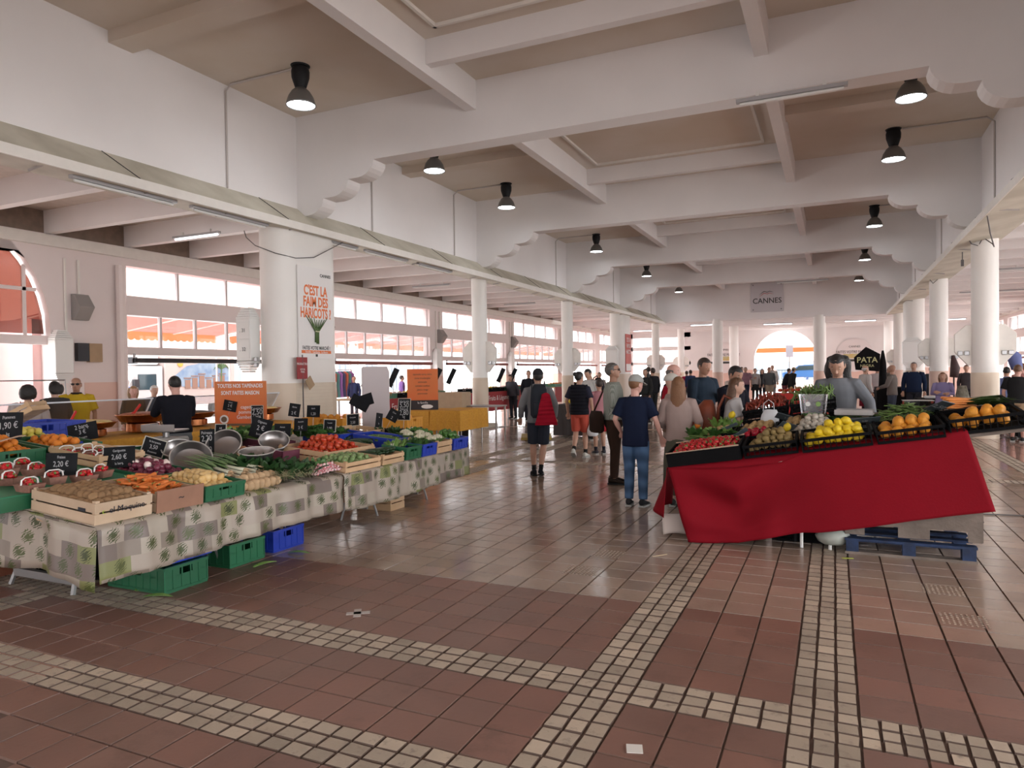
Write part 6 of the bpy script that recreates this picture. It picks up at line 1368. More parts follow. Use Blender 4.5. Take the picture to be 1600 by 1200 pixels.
rcrate('black crate of bunched carrots at the high end', .86, 1.42, 7.34, 7.80, .13)
for k in range(34): put('long_carrot', (1.0 + R_.uniform(-.04, .05), 7.38 + .014 * k + R_.uniform(-.02, .02), zR(1.0, 7.5) + .12 + .018 * (k % 5)), 'long orange carrot with its top, at the high end', 'carrot', 'bunched carrots', rot=(0, R_.uniform(-.1, .1), PI + R_.uniform(-.12, .12)))
for k in range(5):
    t = thing('carrot_greens', 'spray of feathery green carrot tops', 'vegetable', (1.08, 7.42 + .08 * k, zR(1.1, 7.5) + .13), group='carrot tops'); mb = MB()
    for q in range(16): a = R_.uniform(-.35, .35); leaf(mb, Vector((0, R_.uniform(-.03, .03), R_.uniform(0, .03))), Vector((1, a, R_.uniform(-.15, .2))), Vector((0, 0, 1)), .012, R_.uniform(.25, .42), 5, .12)
    mb.build('foliage', mat('carrot_leaf', (.08, .17, .03), .6, obvar=.3), t, smooth=True)
# third row
for (x0, x1, l, k_, n_) in ((-1.30, -.98, 'small black tray of pale fruit below the leaning slate', 'potato', 'fruit'), (-.95, -.55, 'black tray of potatoes on the red stall', 'potato', 'potatoes'), (-.50, -.25, 'black tray of new potatoes beside the garlic', 'potato', 'new potatoes')):
    rcrate(l, x0, x1, 7.92, 8.26, .08); fill(k_, x0 + .02, x1 - .02, 7.95, 8.23, zr, .072, f'tan potato in the {l.split(" on")[0].split(" beside")[0].split(" below")[0]}', 'potato', f'{n_} tray', layers=2, lift=.07, dz=.03, s=1.25)
for k in range(5): bunch('leafy_greens', 'pale green leafy vegetable beside the brown backpack', 'vegetable', (-1.42 + .11 * k, 7.95 + .06 * (k % 2), zR(-1.3, 8) + .04), leafl if k % 2 else leafm, 24, .05, .13, .03, .8, 'leafy greens at the low end')
for k in range(3): bunch('courgette_flowers', 'pale celery-like bunch with a yellow tip', 'vegetable', (-1.22 + .10 * k, 8.35, zR(-1.2, 8.3) + .04), leafl, 22, .04, .17, .02, .5, 'celery bunches')
fill('lemon', -1.08, -.98, 8.3, 8.4, zr, .09, 'yellow squash behind the leafy bunch', 'vegetable', 'yellow squash', lift=.2)
for i, dz in enumerate((0, .11)): rcrate(['lower black crate under the chillies', 'black crate of dried red chillies'][i], -.95, -.48, 8.5, 8.95, .10, dz=dz)
fill('chili', -.94, -.48, 8.52, 8.93, zr, .045, 'dark red chilli in the black back crate', 'chilli', 'red chillies', layers=4, lift=.22, dz=.018, mound=.06)
for i, dz in enumerate((0, .11)): rcrate(['black crate with tomatoes showing through its grid', 'black crate of green pods at the back'][i], -.44, .02, 8.5, 8.95, .10, dz=dz)
fill('tomato', -.42, 0, 8.52, 8.6, zr, .07, 'red tomato seen through the black grid crate', 'tomato', 'tomatoes in the lower back crate', lift=.05)
fill('bean', -.44, .02, 8.52, 8.93, zr, .065, 'green pod heaped in the back crate', 'bean', 'green pods at the back', layers=2, lift=.24, dz=.02, mound=.05)
for k in range(4): bunch('spinach_bunch', 'dark green bunch beside the hand of the seller', 'vegetable', (-.02 + .09 * k, 8.30, zR(.1, 8.3) - .03), leafm, 26, .05, .08, .03, .9, 'greens beside the seller')
# salad bag
t = thing('salad_bag', 'clear printed plastic bag standing full of green leaves', 'bag', (-.20, 8.05, zR(-.2, 8.05) + .01)); bm = MB()
bm.lathe([(.06, 0), (.085, .06), (.09, .14)], 16, cap=False); bm.build('leafy_contents', leafm, t, smooth=True)
mb = MB(); mb.rings([[Vector((r * 1.15 * math.cos(a), r * .5 * math.sin(a) + .0, z)) for a in [2 * PI * j / 20 for j in range(20)]] for r, z in ((.08, 0), (.10, .08), (.11, .18), (.12, .28), (.125, .34))], cap=False); mb.build('film', glassmat('bag_film', (.80, .78, .80), .2, .2), t, smooth=True)
for k in range(14): 
    mb = MB()
for (x, c_) in ((-.05, whitep), (.05, leafl)): MB().lathe([(.025, 0), (.025, .004)], 14, M=Matrix.Translation((x, -.062, .24)) @ Matrix.Rotation(PI / 2, 4, 'X')).build('printed_dot', c_, t)
bunch('salad_leaves', 'light green leaves filling the printed bag', 'vegetable', (-.20, 8.05, zR(-.2, 8.05) + .04), leafl, 26, .06, .12, .03, .5)
# white carrier bag, spoon, slates, scales
t = thing('carrier_bag', 'white plastic carrier bag standing among the potatoes', 'bag', (-.66, 8.28, zR(-.66, 8.28) + .02)); mb = MB(); mb.rings([[Vector((sx * .09 * s_ + .02 * math.sin(7 * z), sy * .05 * s_, z)) for sx, sy in ((-1, -.6), (-.4, -1), (.5, -.9), (1, -.3), (.9, .6), (.2, 1), (-.7, .9))] for s_, z in ((.9, 0), (1.1, .06), (1, .14), (.7, .2))], cap=False); mb.build('bag_body', mat('bag_white', (.74, .76, .80), .35), t, smooth=True, solid=.003)
mb = MB(); mb.tube([(-.06, 0, .18), (-.05, 0, .27), (0, 0, .31), (.05, 0, .27), (.06, 0, .18)], .014, 6, flat=.3); mb.build('bag_handle', MATS['bag_white'], t)
sl = mat('slate_grey', (.10, .13, .15), .5, var=.3, scale=6)
for i, (x, y, r, w_, h) in enumerate(((-.46, 8.15, (1.1, .3, .2), .24, .14), (-.44, 7.55, (.9, .3, .5), .16, .16), (.26, 7.38, (.9, -.1, .2), .26, .10), (.86, 7.36, (1.2, .25, .5), .12, .24), (-.92, 7.36, (.8, .6, .9), .05, .32), (-1.1, 7.95, (1.0, .7, .9), .04, .34))):
    t = thing('price_slate', ['blue-grey slate leaning beside the white carrier bag', 'dark slate behind the single lemon', 'blue-grey slate lying before the scales', 'grey slate standing between beans and carrots', 'narrow slate edge-on behind the kiwis', 'narrow slate edge-on over the potatoes'][i], 'sign', (x, y, zR(x, y) + .12 + .05 * (i == 3))); t.rotation_euler = r
    MB().box((0, 0, 0), (w_, .006, h)).build('board', sl, t)
    if w_ > .1: lettering('2,50', h * .35, (0, -.005, 0), (PI / 2, 0, 0), chalkw, t, sx=.8, ext=.0004)
t = thing('weighing_scale', 'dark grey scale with a steel tray in front of the seller', 'scale', (.20, 7.68, zR(.20, 7.68) - .01), -.1)
MB().prism([(-.2, -.16), (.2, -.16), (.22, .16), (-.18, .16)], .09).build('body', mat('scale_dark', (.13, .15, .15), .4), t, bevel=.02); MB().box((0, -.15, .10), (.2, .08, .03), rx=.5).build('display', darkm, t); MB().lathe([(.05, .08), (.05, .12)], 10).build('stem', darkm, t); MB().box((-.02, .02, .15), (.34, .24, .02)).build('tray', steelb, t, bevel=.008)
for s_ in (-1, 1): MB().box((-.02, .02 + s_ * .12, .175), (.34, .01, .05)).build('tray_edge', steelb, t)
rcrate('low black crate of loose papers and pods beneath the scale', .02, .32, 7.38, 7.46 + .0, .07) if False else None
t = thing('plastic_tub', 'clear plastic tub at the back of the stall beside the carrots', 'box', (.78, 8.3, zR(.78, 8.3)), 0); MB().bb(-.13, .13, -.1, .1, 0, .10).build('tub', glassmat('tub_film', (.8, .8, .8), .2, .1), t); MB().bb(-.14, .14, -.11, .11, .10, .105).build('lid', mat('tub_lid', (.35, .34, .33), .4), t)
# cable and scraps on the floor, crate of squash at the frame edge
mb = MB(); mb.tube([(1.08, 8.0, .006), (1.3, 8.9, .008), (1.42, 8.75, .008), (1.2, 9.2, .008), (1.9, 9.3, .008), (2.6, 9.0, .008), (3.4, 9.2, .008)], .007, 5); tag(mb.build('power_cable', cable), 'thin dark power cable lying on the floor past the blue pallet', 'cable')
scr = [((-1.42, 6.22), (.16, .012), .9, 'thin pale straw on the tiles before the red cloth', (.6, .48, .3)), ((.10, 6.72), (.09, .03), .3, 'yellow-green leaf scrap before the blue pallet', (.45, .5, .08)), ((-3.0, 3.95), (.16, .05), .6, 'cross-shaped pale tape mark on the red tiles', (.5, .45, .42)), ((-.80, 2.98), (.07, .07), .3, 'scrap of white paper on the stone band', (.75, .72, .68)), ((1.12, 5.05), (.05, .008), 1.3, 'tiny orange straw on the brown tiles', (.7, .3, .1))]
for (x, y), (a, b), r, l, c_ in scr:
    mb = MB(); mb.bb(-a / 2, a / 2, -b / 2, b / 2, .001, .004)
    if 'cross' in l: mb.bb(-.03, .02, -.08, .08, .001, .004)
    o = mb.build('scrap' if 'scrap' in l else ('tape_mark' if 'tape' in l else 'straw'), mat('scrap_%d' % int(c_[0] * 100), c_, .7)); o.location = (x, y, 0); o.rotation_euler = (0, 0, r); tag(o, l, 'litter')
for i, (x, y, r, l) in enumerate(((2.45, 9.95, .3, 'orange squash on the floor at the inner edge of the view'), (2.62, 10.1, .9, 'second squash beside the first on the floor'))):
    o = lump('s', .11, 0, 60 + i, .06, 14, 9, 'dimple', elong=(1, 1, .7)).build('squash', mat('squash_skin', (.62, .28, .03), .4, var=.3, scale=8), smooth=True); o.location = (x, y, .075); o.rotation_euler = (0, 0, r); tag(o, l, 'squash')
# ================================================================== farther stands on the inner side
blk = mat('black_drape', (.010, .009, .010), .9, spec=.1)
draped_table('table with red draped front before the far archway', -1.9, .6, 26.0, 27.4, .78, mat('bright_red_cloth', (.62, .04, .03), .7), 'bright red cloth over the distant fruit table')
fill('potato', -1.7, .4, 26.1, 27.2, lambda x, y: .80, .22, 'pale produce heaped on the distant red table', 'produce', 'produce on the distant red table', layers=2, lift=.04, dz=.1, s=2.2)
fill('tomato', -1.8, -1.0, 26.1, 26.5, lambda x, y: .80, .16, 'red produce on the distant red table', 'produce', 'red produce on the distant table', lift=.10, s=1.8)
for k in range(4): bunch('greens', 'bushy greens on the distant red table', 'vegetable', (-.2 + .25 * k, 26.9, .8), leafm, 20, .1, .18, .05, .8, 'greens on the distant red table')
draped_table('black draped counter at the dark stand corner', 1.25, 2.05, 25.0, 26.6, 1.0, blk, 'black cloth reaching the floor on the corner counter')
draped_table('black draped display table before the man in the navy jumper', 2.0, 2.9, 20.6, 21.9, .82, blk, 'black cloth over the display table before the man in navy')
draped_table('black draped book table behind the woman in lilac', 3.4, 5.4, 23.0, 24.2, .90, blk, 'black cloth under the stacked goods behind the woman in lilac')
draped_table('narrow black draped counter beside the first inner column', 3.75, 4.5, 18.9, 19.7, .9, blk, 'black cloth with small pale print beside the first inner column')
for i, (x, y, w_, h, l, c_) in enumerate(((3.9, 23.4, .6, .12, 'pale carton of goods on the black book table', (.6, .5, .52)), (3.95, 23.35, .55, .1, 'second pale carton stacked on the book table', (.62, .55, .56)), (4.6, 23.3, .5, .12, 'rust-coloured carton on the black book table', (.35, .14, .09)), (4.7, 23.7, .7, .28, 'dark folded goods piled on the book table', (.12, .11, .1)), (2.4, 21.2, .5, .06, 'white wrapped goods on the display table', (.7, .66, .66)), (4.1, 19.3, .3, .2, 'small pale machine on the narrow black counter', (.5, .45, .5)))):
    o = MB().box((0, 0, h / 2), (w_, .35, h)).build('carton', mat('carton_%d' % i, c_, .7), bevel=.01); o.location = (x, y, {0: .91, 1: 1.035, 2: .91, 3: .91, 4: .83, 5: .91}[i]); tag(o, l, 'box')
t = thing('banner_sign', 'black pentagonal sign lettered above the seller in burgundy apron', 'sign', (.98, 25.6, .62)); t.scale = (.62, .62, .62); MB().prism([(-.55, 1.55), (.55, 1.45), (.62, 2.35), (-.05, 2.75), (-.62, 2.2)], .04, Matrix(((1, 0, 0, 0), (0, 0, 1, 0), (0, 1, 0, 0), (0, 0, 0, 1)))).build('board', blk, t); lettering('PATA', .40, (0, -.01, 2.05), (PI / 2, 0, 0), mat('gold_print', (.55, .5, .25), .5), t, bold=.006); lettering('NEGRA', .2, (0, -.01, 1.75), (PI / 2, 0, 0), mat('gold_print', (.55, .5, .25), .5), t)
MB().bb(-.03, .03, .04, .08, -1.0, 1.6).build('post', blackp, t)
t = thing('folded_parasol', 'dark folded parasol standing behind the white-capped seller', 'parasol', (1.45, 25.9, 0)); MB().lathe([(.03, 0), (.03, .9), (.13, 1.0), (.10, 1.8), (.03, 2.2)], 10).build('canopy', blk, t, smooth=True); MB().lathe([(.2, 0), (.2, .05)], 12).build('foot', blackp, t)
t = thing('ham_stand', 'dark carved ham hanging on its stand behind the woman in lilac', 'food', (2.95, 22.3, 0)); MB().lathe([(.02, 0), (.02, 1.5)], 8).build('stand', blackp, t); mb = MB(); mb.tube([(0, 0, 1.35), (.03, 0, 1.6), (-.02, 0, 1.95)], [.10, .12, .04], 10); mb.build('ham', mat('ham_dark', (.06, .03, .03), .6), t, smooth=True)
t = thing('camo_bag', 'mottled brown drape hanging beside the display table', 'cloth', (2.98, 21.2, 0)); mb = MB(); mb.tube([(0, 0, 0), (.02, 0, .5), (0, 0, 1.15)], [.2, .24, .1], 12); mb.build('drape', mat('camo', (.10, .09, .06), .8, col2=(.28, .25, .2), scale=9), t, smooth=True)
t = thing('blue_parasol_bag', 'blue folded cover beside the first inner column', 'cover', (4.15, 21.2, 1.55)); mb = MB(); mb.tube([(0, 0, 0), (-.05, 0, .3), (-.2, 0, .55)], [.12, .16, .08], 10); mb.build('cover', mat('cover_blue', (.12, .15, .35), .7), t, smooth=True); MB().lathe([(.02, -1.55), (.02, .1)], 6).build('post', greym, t)
# ================================================================== people
SK = {'light': mat('skin_light', (.60, .36, .27), .5, var=.08, scale=14), 'mid': mat('skin_mid', (.48, .27, .19), .5, var=.08, scale=14), 'tan': mat('skin_tan', (.40, .21, .14), .5, var=.08, scale=14), 'pink': mat('skin_pink', (.62, .34, .28), .5, var=.08, scale=14)}
HR = {'black': mat('hair_black', (.012, .010, .010), .45, bump=.8, bscale=90), 'dark': mat('hair_dark', (.035, .02, .015), .45, bump=.8, bscale=90), 'brown': mat('hair_brown', (.13, .06, .03), .45, bump=.8, bscale=90, var=.3, scale=30), 'blond': mat('hair_blond', (.38, .22, .11), .45, bump=.8, bscale=90, var=.3, scale=30), 'grey': mat('hair_grey', (.12, .11, .105), .5, bump=.8, bscale=90, var=.3, scale=40), 'white': mat('hair_white', (.62, .60, .58), .5, bump=.8, bscale=90), 'auburn': mat('hair_auburn', (.20, .09, .04), .45, bump=.8, bscale=90)}
CM = {}
def cloth(c, pat=None):
    k = (tuple(round(x, 3) for x in c), pat)
    if k in CM: return CM[k]
    m = mat('fabric_%d' % len(CM), tuple(x * .9 for x in c), .9, spec=.15, var=.12, scale=5, bump=.55, bscale=9 if not pat else 14)
    if pat:
        nt = m.node_tree; N = nt.nodes; L = nt.links; b = N['Principled BSDF']; tc = [n for n in N if n.type == 'TEX_COORD'][0]
        if pat == 'check':
            w1 = N.new('ShaderNodeTexWave'); w1.inputs['Scale'].default_value = 22; w1.bands_direction = 'X'; w2 = N.new('ShaderNodeTexWave'); w2.inputs['Scale'].default_value = 16; w2.bands_direction = 'Z'
            mm = N.new('ShaderNodeMath'); mm.operation = 'MULTIPLY'; L.new(tc.outputs['Object'], w1.inputs[0]); L.new(tc.outputs['Object'], w2.inputs[0]); L.new(w1.outputs['Fac'], mm.inputs[0]); L.new(w2.outputs['Fac'], mm.inputs[1])
            mx = N.new('ShaderNodeMix'); mx.data_type = 'RGBA'; mx.inputs['A'].default_value = (*c, 1); mx.inputs['B'].default_value = (.50, .50, .46, 1); L.new(mm.outputs[0], mx.inputs['Factor']); L.new(mx.outputs['Result'], b.inputs['Base Color'])
        if pat in ('quilt', 'denim'):
            w1 = N.new('ShaderNodeTexWave'); w1.inputs['Scale'].default_value = 5 if pat == 'quilt' else 1.6; w1.bands_direction = 'Z'; w1.inputs['Distortion'].default_value = .5 if pat == 'quilt' else 6; L.new(tc.outputs['Object'], w1.inputs[0]); bp = N.new('ShaderNodeBump'); bp.inputs['Strength'].default_value = .9; bp.inputs['Distance'].default_value = .02; L.new(w1.outputs['Fac'], bp.inputs['Height']); L.new(bp.outputs[0], b.inputs['Normal'])
            if pat == 'denim':
                mx = N.new('ShaderNodeMix'); mx.data_type = 'RGBA'; mx.inputs['A'].default_value = (*[x * .75 for x in c], 1); mx.inputs['B'].default_value = (*[min(1, x * 1.35) for x in c], 1); L.new(w1.outputs['Fac'], mx.inputs['Factor']); L.new(mx.outputs['Result'], b.inputs['Base Color'])
    CM[k] = m; return m
eyew = mat('eye_white', (.7, .68, .66), .3); eyed = mat('eye_dark', (.02, .015, .01), .3); lipm = mat('lips', (.38, .13, .11), .5)
def ell(c, a, b, n=16, z=None, rot=None, sq=2.0):
    pts = []
    for j in range(n):
        t = 2 * PI * j / n; cx, sy = math.cos(t), math.sin(t)
        pts.append(Vector((c[0] + a * math.copysign(abs(cx) ** (2 / sq), cx), c[1] + b * math.copysign(abs(sy) ** (2 / sq), sy), c[2])))
    return pts
def person(pos, face, h, label, top=None, bottom=None, skin='light', hair=('short', 'dark'), arms=None, legs=None, lean=0, headyaw=0, headpitch=0, sleeve='long', shoes=(.03, .03, .03), soles=None, build=1.0, female=False, near=True, vest=None, skirt=None, cap=None, glasses=None, socks=None, bare_low=False, hem=None, collar=None, apron=None, hood=False, beard=None, legz=None):
    """pos: floor point, face: direction the body faces (radians, 0 = along +y), arms: ((elbow),(wrist)) for left and right in units of height."""
    t = thing('person', label, 'person', (pos[0], pos[1], 0), face)
    bw = build * (.93 if female else 1.0)
    A = {'L': ((-.135 * bw, -.015, .645), (-.135 * bw, .035, .505)), 'R': ((.135 * bw, -.015, .645), (.135 * bw, .035, .505))}
    if arms: A.update(arms)
    G = {'L': ((-.052, .012, .285), (-.055, 0, .05)), 'R': ((.052, .012, .285), (.055, 0, .05))}
    if legs: G.update(legs)
    cl, sl_ = math.cos(-lean), math.sin(-lean)
    def U(p):
        x, y, z = p
        if z < .5: return Vector((x * h, y * h, z * h))
        f = min(1, (z - .5) / .12); a = -lean * f; dy, dz = y, z - .5
        return Vector((x * h, (dy * math.cos(a) - dz * math.sin(a)) * h, (.5 + dy * math.sin(a) + dz * math.cos(a)) * h))
    HP = Matrix.Translation((0, 0, .872)) @ Matrix.Rotation(headyaw, 4, 'Z') @ Matrix.Rotation(-headpitch, 4, 'X') @ Matrix.Translation((0, 0, -.872))
    def Hd(p): return U(HP @ Vector(p))
    sm = SK[skin]
    def ringsU(mb, rs): mb.rings([[U(p) for p in r] for r in rs])
    def limb(mb, pts, rad, n=10): mb.tube([U(p) for p in pts], [r * h for r in rad], n)
    def mid(a, b, f): return tuple(a[i] + (b[i] - a[i]) * f for i in range(3))
    sh = {'L': (-.098 * bw, 0, .800), 'R': (.098 * bw, 0, .800)}
    # ---- body: one continuous skin surface
    mb = MB(); bs = .86
    ringsU(mb, [ell((0, .0, z), a * bw * bs, b * bw * bs) for z, a, b in ((.47, .07, .055), (.52, .092, .064), (.60, .080, .056), (.70, .092, .062), (.77, .098, .058), (.815, .075, .045), (.835, .038, .036))])
    limb(mb, [(0, -.004, .81), (0, .0, .85), (0, .006, .885)], [.036, .031, .033])
    mb.rings([[Hd(p) for p in ell((0, y, z), a, b, 16)] for z, a, b, y in ((.868, .018, .022, .022), (.876, .030, .036, .016), (.892, .037, .046, .010), (.915, .042, .052, .007), (.94, .044, .056, .004), (.965, .041, .053, .002), (.984, .029, .038, 0), (.993, .012, .016, 0))])
    mb.rings([[Hd(p) for p in ell((0, y, z), a, b, 8)] for z, a, b, y in ((.904, .008, .006, .058), (.908, .010, .009, .064), (.916, .007, .009, .062), (.930, .005, .006, .056), (.938, .004, .004, .052))])
    for s in (-1, 1): mb.rings([[Hd(p) for p in ell((s * .045, .0, z), .005, b, 8)] for z, b in ((.905, .004), (.912, .010), (.925, .013), (.936, .010), (.940, .004))])
    for k, s in (('L', -1), ('R', 1)):
        e, w_ = A[k]; S0 = sh[k]
        limb(mb, [S0, mid(S0, e, .5), e, mid(e, w_, .35), w_], [.028 * bw, .026 * bw, .020, .021, .0135])
        E, W_ = U(e), U(w_); d = (W_ - E).normalized(); side = Vector((0, 1, 0)).cross(d); side = side.normalized() if side.length > .2 else Vector((1, 0, 0)); nrm = d.cross(side).normalized(); q = .1 * h
        wv = side * (.40 if True else 0)
        mb.rings([[W_ + d * (q * a_) + side * (math.cos(2 * PI * j / 10) * q * b_) + nrm * (math.sin(2 * PI * j / 10) * q * c_) for j in range(10)] for a_, b_, c_ in ((-.05, .13, .12), (.18, .20, .12), (.45, .23, .11), (.55, .20, .09))])
        for i, (off, ln) in enumerate(((-.165, .34), (-.055, .40), (.055, .43), (.165, .37))):
            b0 = W_ + d * (q * .50) + side * (off * q); mb.tube([b0, b0 + d * (q * ln * .5) - nrm * (.02 * q * s), b0 + d * (q * ln * .8) - nrm * (.16 * q)], [.055 * q + .002, .05 * q + .0015, .035 * q + .001], 6)
        tb = W_ + d * (q * .15) - side * (s * .14 * q); mb.tube([tb, tb + d * (q * .2) - side * (s * .14 * q), tb + d * (q * .38) - side * (s * .15 * q) - nrm * (.08 * q)], [.07 * q, .06 * q, .04 * q], 6)
    for k, s in (('L', -1), ('R', 1)):
        kn, an = G[k]; hp = (s * .048, 0, .50)
        limb(mb, [hp, mid(hp, kn, .5), kn, mid(kn, an, .3), an], [.050 * bw, .043 * bw, .030, .032, .018])
    bd = mb.build('body', sm, t, smooth=True)
    if near: md = bd.modifiers.new('r', 'REMESH'); md.mode = 'VOXEL'; md.voxel_size = .0075; md.use_smooth_shade = True
    if near:
        for s in (-1, 1):
            c = Hd((s * .018, .0475, .932)); MB().ball(c, (.0075 * h, .006 * h, .004 * h), 8, 6).build('eye', eyew, t, smooth=True); c = Hd((s * .018, .0525, .932)); MB().ball(c, .0033 * h, 6, 5).build('pupil', eyed, t, smooth=True)
            m2 = MB(); m2.tube([Hd((s * .008, .053, .944)), Hd((s * .018, .053, .948)), Hd((s * .028, .047, .944))], [.001 * h, .002 * h, .001 * h], 5); m2.build('eyebrow', HR.get(hair[1], HR['dark']), t)
        m2 = MB(); m2.tube([Hd((-.013, .050, .894)), Hd((0, .0575, .895)), Hd((.013, .050, .894))], [.001 * h, .003 * h, .001 * h], 6); m2.build('mouth', lipm, t, smooth=True)
    def rm(o, v):
        if near: md = o.modifiers.new('r', 'REMESH'); md.mode = 'VOXEL'; md.voxel_size = v; md.use_smooth_shade = True
        if near: sm_ = o.modifiers.new('sm', 'SMOOTH'); sm_.factor = .6; sm_.iterations = 3
    # ---- top
    g = .010; hm = hem or (.50 if not female else .52)
    def garment(name, m, g, slv, hm, neck=.838, open_=False, w0=1.0, extra=0):
        mb = MB(); rs = []
        for z, a, b in ((hm, .098, .070), (hm + .03, .099, .070), (.60, .090 + extra, .064 + extra), (.70, .101, .068), (.77, .103, .064), (.808, .085, .052), (.826, .055, .044), (neck, .043, .040)):
            if z < hm: continue
            rs.append(ell((0, 0, z), (a * bw + g - .002) * (w0 if z < .62 else 1), (b * bw + g - .002) * (w0 if z < .62 else 1), 18, sq=2.25))
        mb.rings([[U(p) for p in r] for r in rs])
        for k in ('L', 'R'):
            e, w_ = A[k]; S0 = sh[k]
            if slv == 'long': limb(mb, [mid(S0, (0, 0, .79), .25), S0, mid(S0, e, .5), e, mid(e, w_, .5), mid(e, w_, .93)], [.036 * bw + g * .5, .033 * bw + g, .030 * bw + g, .025 + g, .022 + g, .018 + g])
            elif slv == 'short': limb(mb, [mid(S0, (0, 0, .79), .25), S0, mid(S0, e, .45), mid(S0, e, .80)], [.036 * bw + g * .5, .034 * bw + g, .032 * bw + g, .032 * bw + g * 1.3])
            elif slv == 'rolled': limb(mb, [mid(S0, (0, 0, .79), .25), S0, mid(S0, e, .5), e, mid(e, w_, .3)], [.036 * bw + g * .5, .034 * bw + g, .031 * bw + g, .028 + g, .027 + g])
            else: limb(mb, [mid(S0, (0, 0, .79), .3), mid(S0, e, .03)], [.036 * bw + g * .5, .034 * bw + g])
        o = mb.build(name, m, t, smooth=True); rm(o, .011); return o
    if top is not None: garment('shirt', top if not isinstance(top, tuple) else cloth(top), g, sleeve, hm)
    if vest is not None: garment('vest', vest if not isinstance(vest, tuple) else cloth(vest, 'quilt'), g * 2.1, 'none', .50, .845)
    if collar: m2 = MB(); m2.rings([[U(p) for p in ell((0, .002, z), a, a, 16)] for z, a in ((.832, .052), (.852, .042), (.850, .046), (.832, .056))], cap=False); m2.build('collar', cloth(collar), t, smooth=True)
    if hood:
        m2 = MB(); m2.rings([[U(p) for p in ell((0, y, z), a, b, 16)] for z, a, b, y in ((.80, .070, .030, -.065), (.83, .078, .050, -.045), (.858, .062, .048, -.030), (.862, .045, .040, -.018))]); m2.build('hood', top if not isinstance(top, tuple) else cloth(top), t, smooth=True)
    # ---- bottom
    if bottom is not None:
        m_ = bottom[1] if not isinstance(bottom[1], tuple) else cloth(bottom[1]); kind = bottom[0]; mb = MB()
        ringsU(mb, [ell((0, 0, z), a * bw, b * bw) for z, a, b in ((.465, .080, .062), (.50, .100, .073), (.54, .100, .071), (.585, .090, .064))])
        for k, s in (('L', -1), ('R', 1)):
            kn, an = G[k]; hp = (s * .050, 0, .50)
            if kind == 'trousers': pts = [hp, mid(hp, kn, .5), kn, mid(kn, an, .4), mid(kn, an, .98)]; rd = [.059 * bw, .052 * bw, .042, .039, .034]
            elif kind == 'slim': pts = [hp, mid(hp, kn, .5), kn, mid(kn, an, .4), mid(kn, an, .95)]; rd = [.056 * bw, .048 * bw, .036, .034, .024]
            elif kind == 'cropped': pts = [hp, mid(hp, kn, .5), kn, mid(kn, an, .5)]; rd = [.059 * bw, .052 * bw, .042, .040]
            else: pts = [hp, mid(hp, kn, .5), mid(hp, kn, .92)]; rd = [.060 * bw, .057 * bw, .052 * bw]
            limb(mb, pts, rd)
        o = mb.build('shorts' if kind == 'shorts' else 'trousers', m_, t, smooth=True); rm(o, .011)
    if skirt is not None:
        c_, zb = skirt; mb = MB(); mb.rings([[U(p) for p in [Vector((q.x * (1 + .05 * math.sin(9 * math.atan2(q.y, q.x)) * f), q.y * (1 + .05 * math.sin(9 * math.atan2(q.y, q.x)) * f), q.z)) for q in ell((0, 0, z), a, b, 36)]] for z, a, b, f in ((zb, .125, .115, 1), (.35, .12, .10, .8), (.50, .106, .080, .2), (.56, .092, .068, 0), (.60, .084, .062, 0))]); mb.build('skirt', cloth(c_), t, smooth=True)
    if apron is not None:
        mb = MB(); mb.rings([[U(p) for p in ell((0, 0, z), a, b, 18)] for z, a, b in ((.26, .11, .10), (.45, .112, .09), (.58, .102, .078), (.66, .105, .078))]); mb.build('apron', cloth(apron), t, smooth=True)
    # ---- shoes and socks
    shm = cloth(shoes); som = cloth(soles or (.5, .5, .48))
    for k, s in (('L', -1), ('R', 1)):
        kn, an = G[k]; up = max(0, an[2] - .05); pitch = -min(1.0, up * 9)
        Mx = Matrix.Translation(U(an)) @ Matrix.Rotation(pitch, 4, 'X') @ Matrix.Rotation(-s * .12, 4, 'Z')
        mb = MB(); secs = [(-.045, .020, .045, 0), (-.02, .024, .05, 0), (.02, .026, .035, 0), (.06, .028, .020, 0), (.09, .024, .010, 0), (.105, .012, .004, 0)]
        mb.rings([[Mx @ Vector((a * h * math.cos(2 * PI * j / 10), y * h, (-.036 + (b * .5) * (1 + math.sin(2 * PI * j / 10))) * h)) for j in range(10)] for y, a, b, _ in secs]); so = mb.build('shoe', shm, t, smooth=True)
        mb = MB(); mb.rings([[Mx @ Vector((a * 1.08 * h * math.cos(2 * PI * j / 10), y * h, z * h)) for y, a, j in [(y_ + (0), a_, j_) for j_ in range(10)]] for z, y_, a_ in ()]) if False else None
        pl = [(-.024, -.05), (.024, -.05), (.030, .05), (.022, .10), (0, .112), (-.022, .10), (-.030, .05)]
        mb.prism([(x * h, y * h) for x, y in pl], .012 * h, Mx @ Matrix.Translation((0, 0, -.048 * h))); mb.build('sole', som, so)
        if socks: mb = MB(); a_ = U(mid(kn, an, .78)); b_ = U(an); mb.tube([a_, b_], [.023 * h, .021 * h], 10); mb.build('sock', cloth(socks), t, smooth=True)
    # ---- hair
    kind, hc = hair; hm_ = HR[hc]
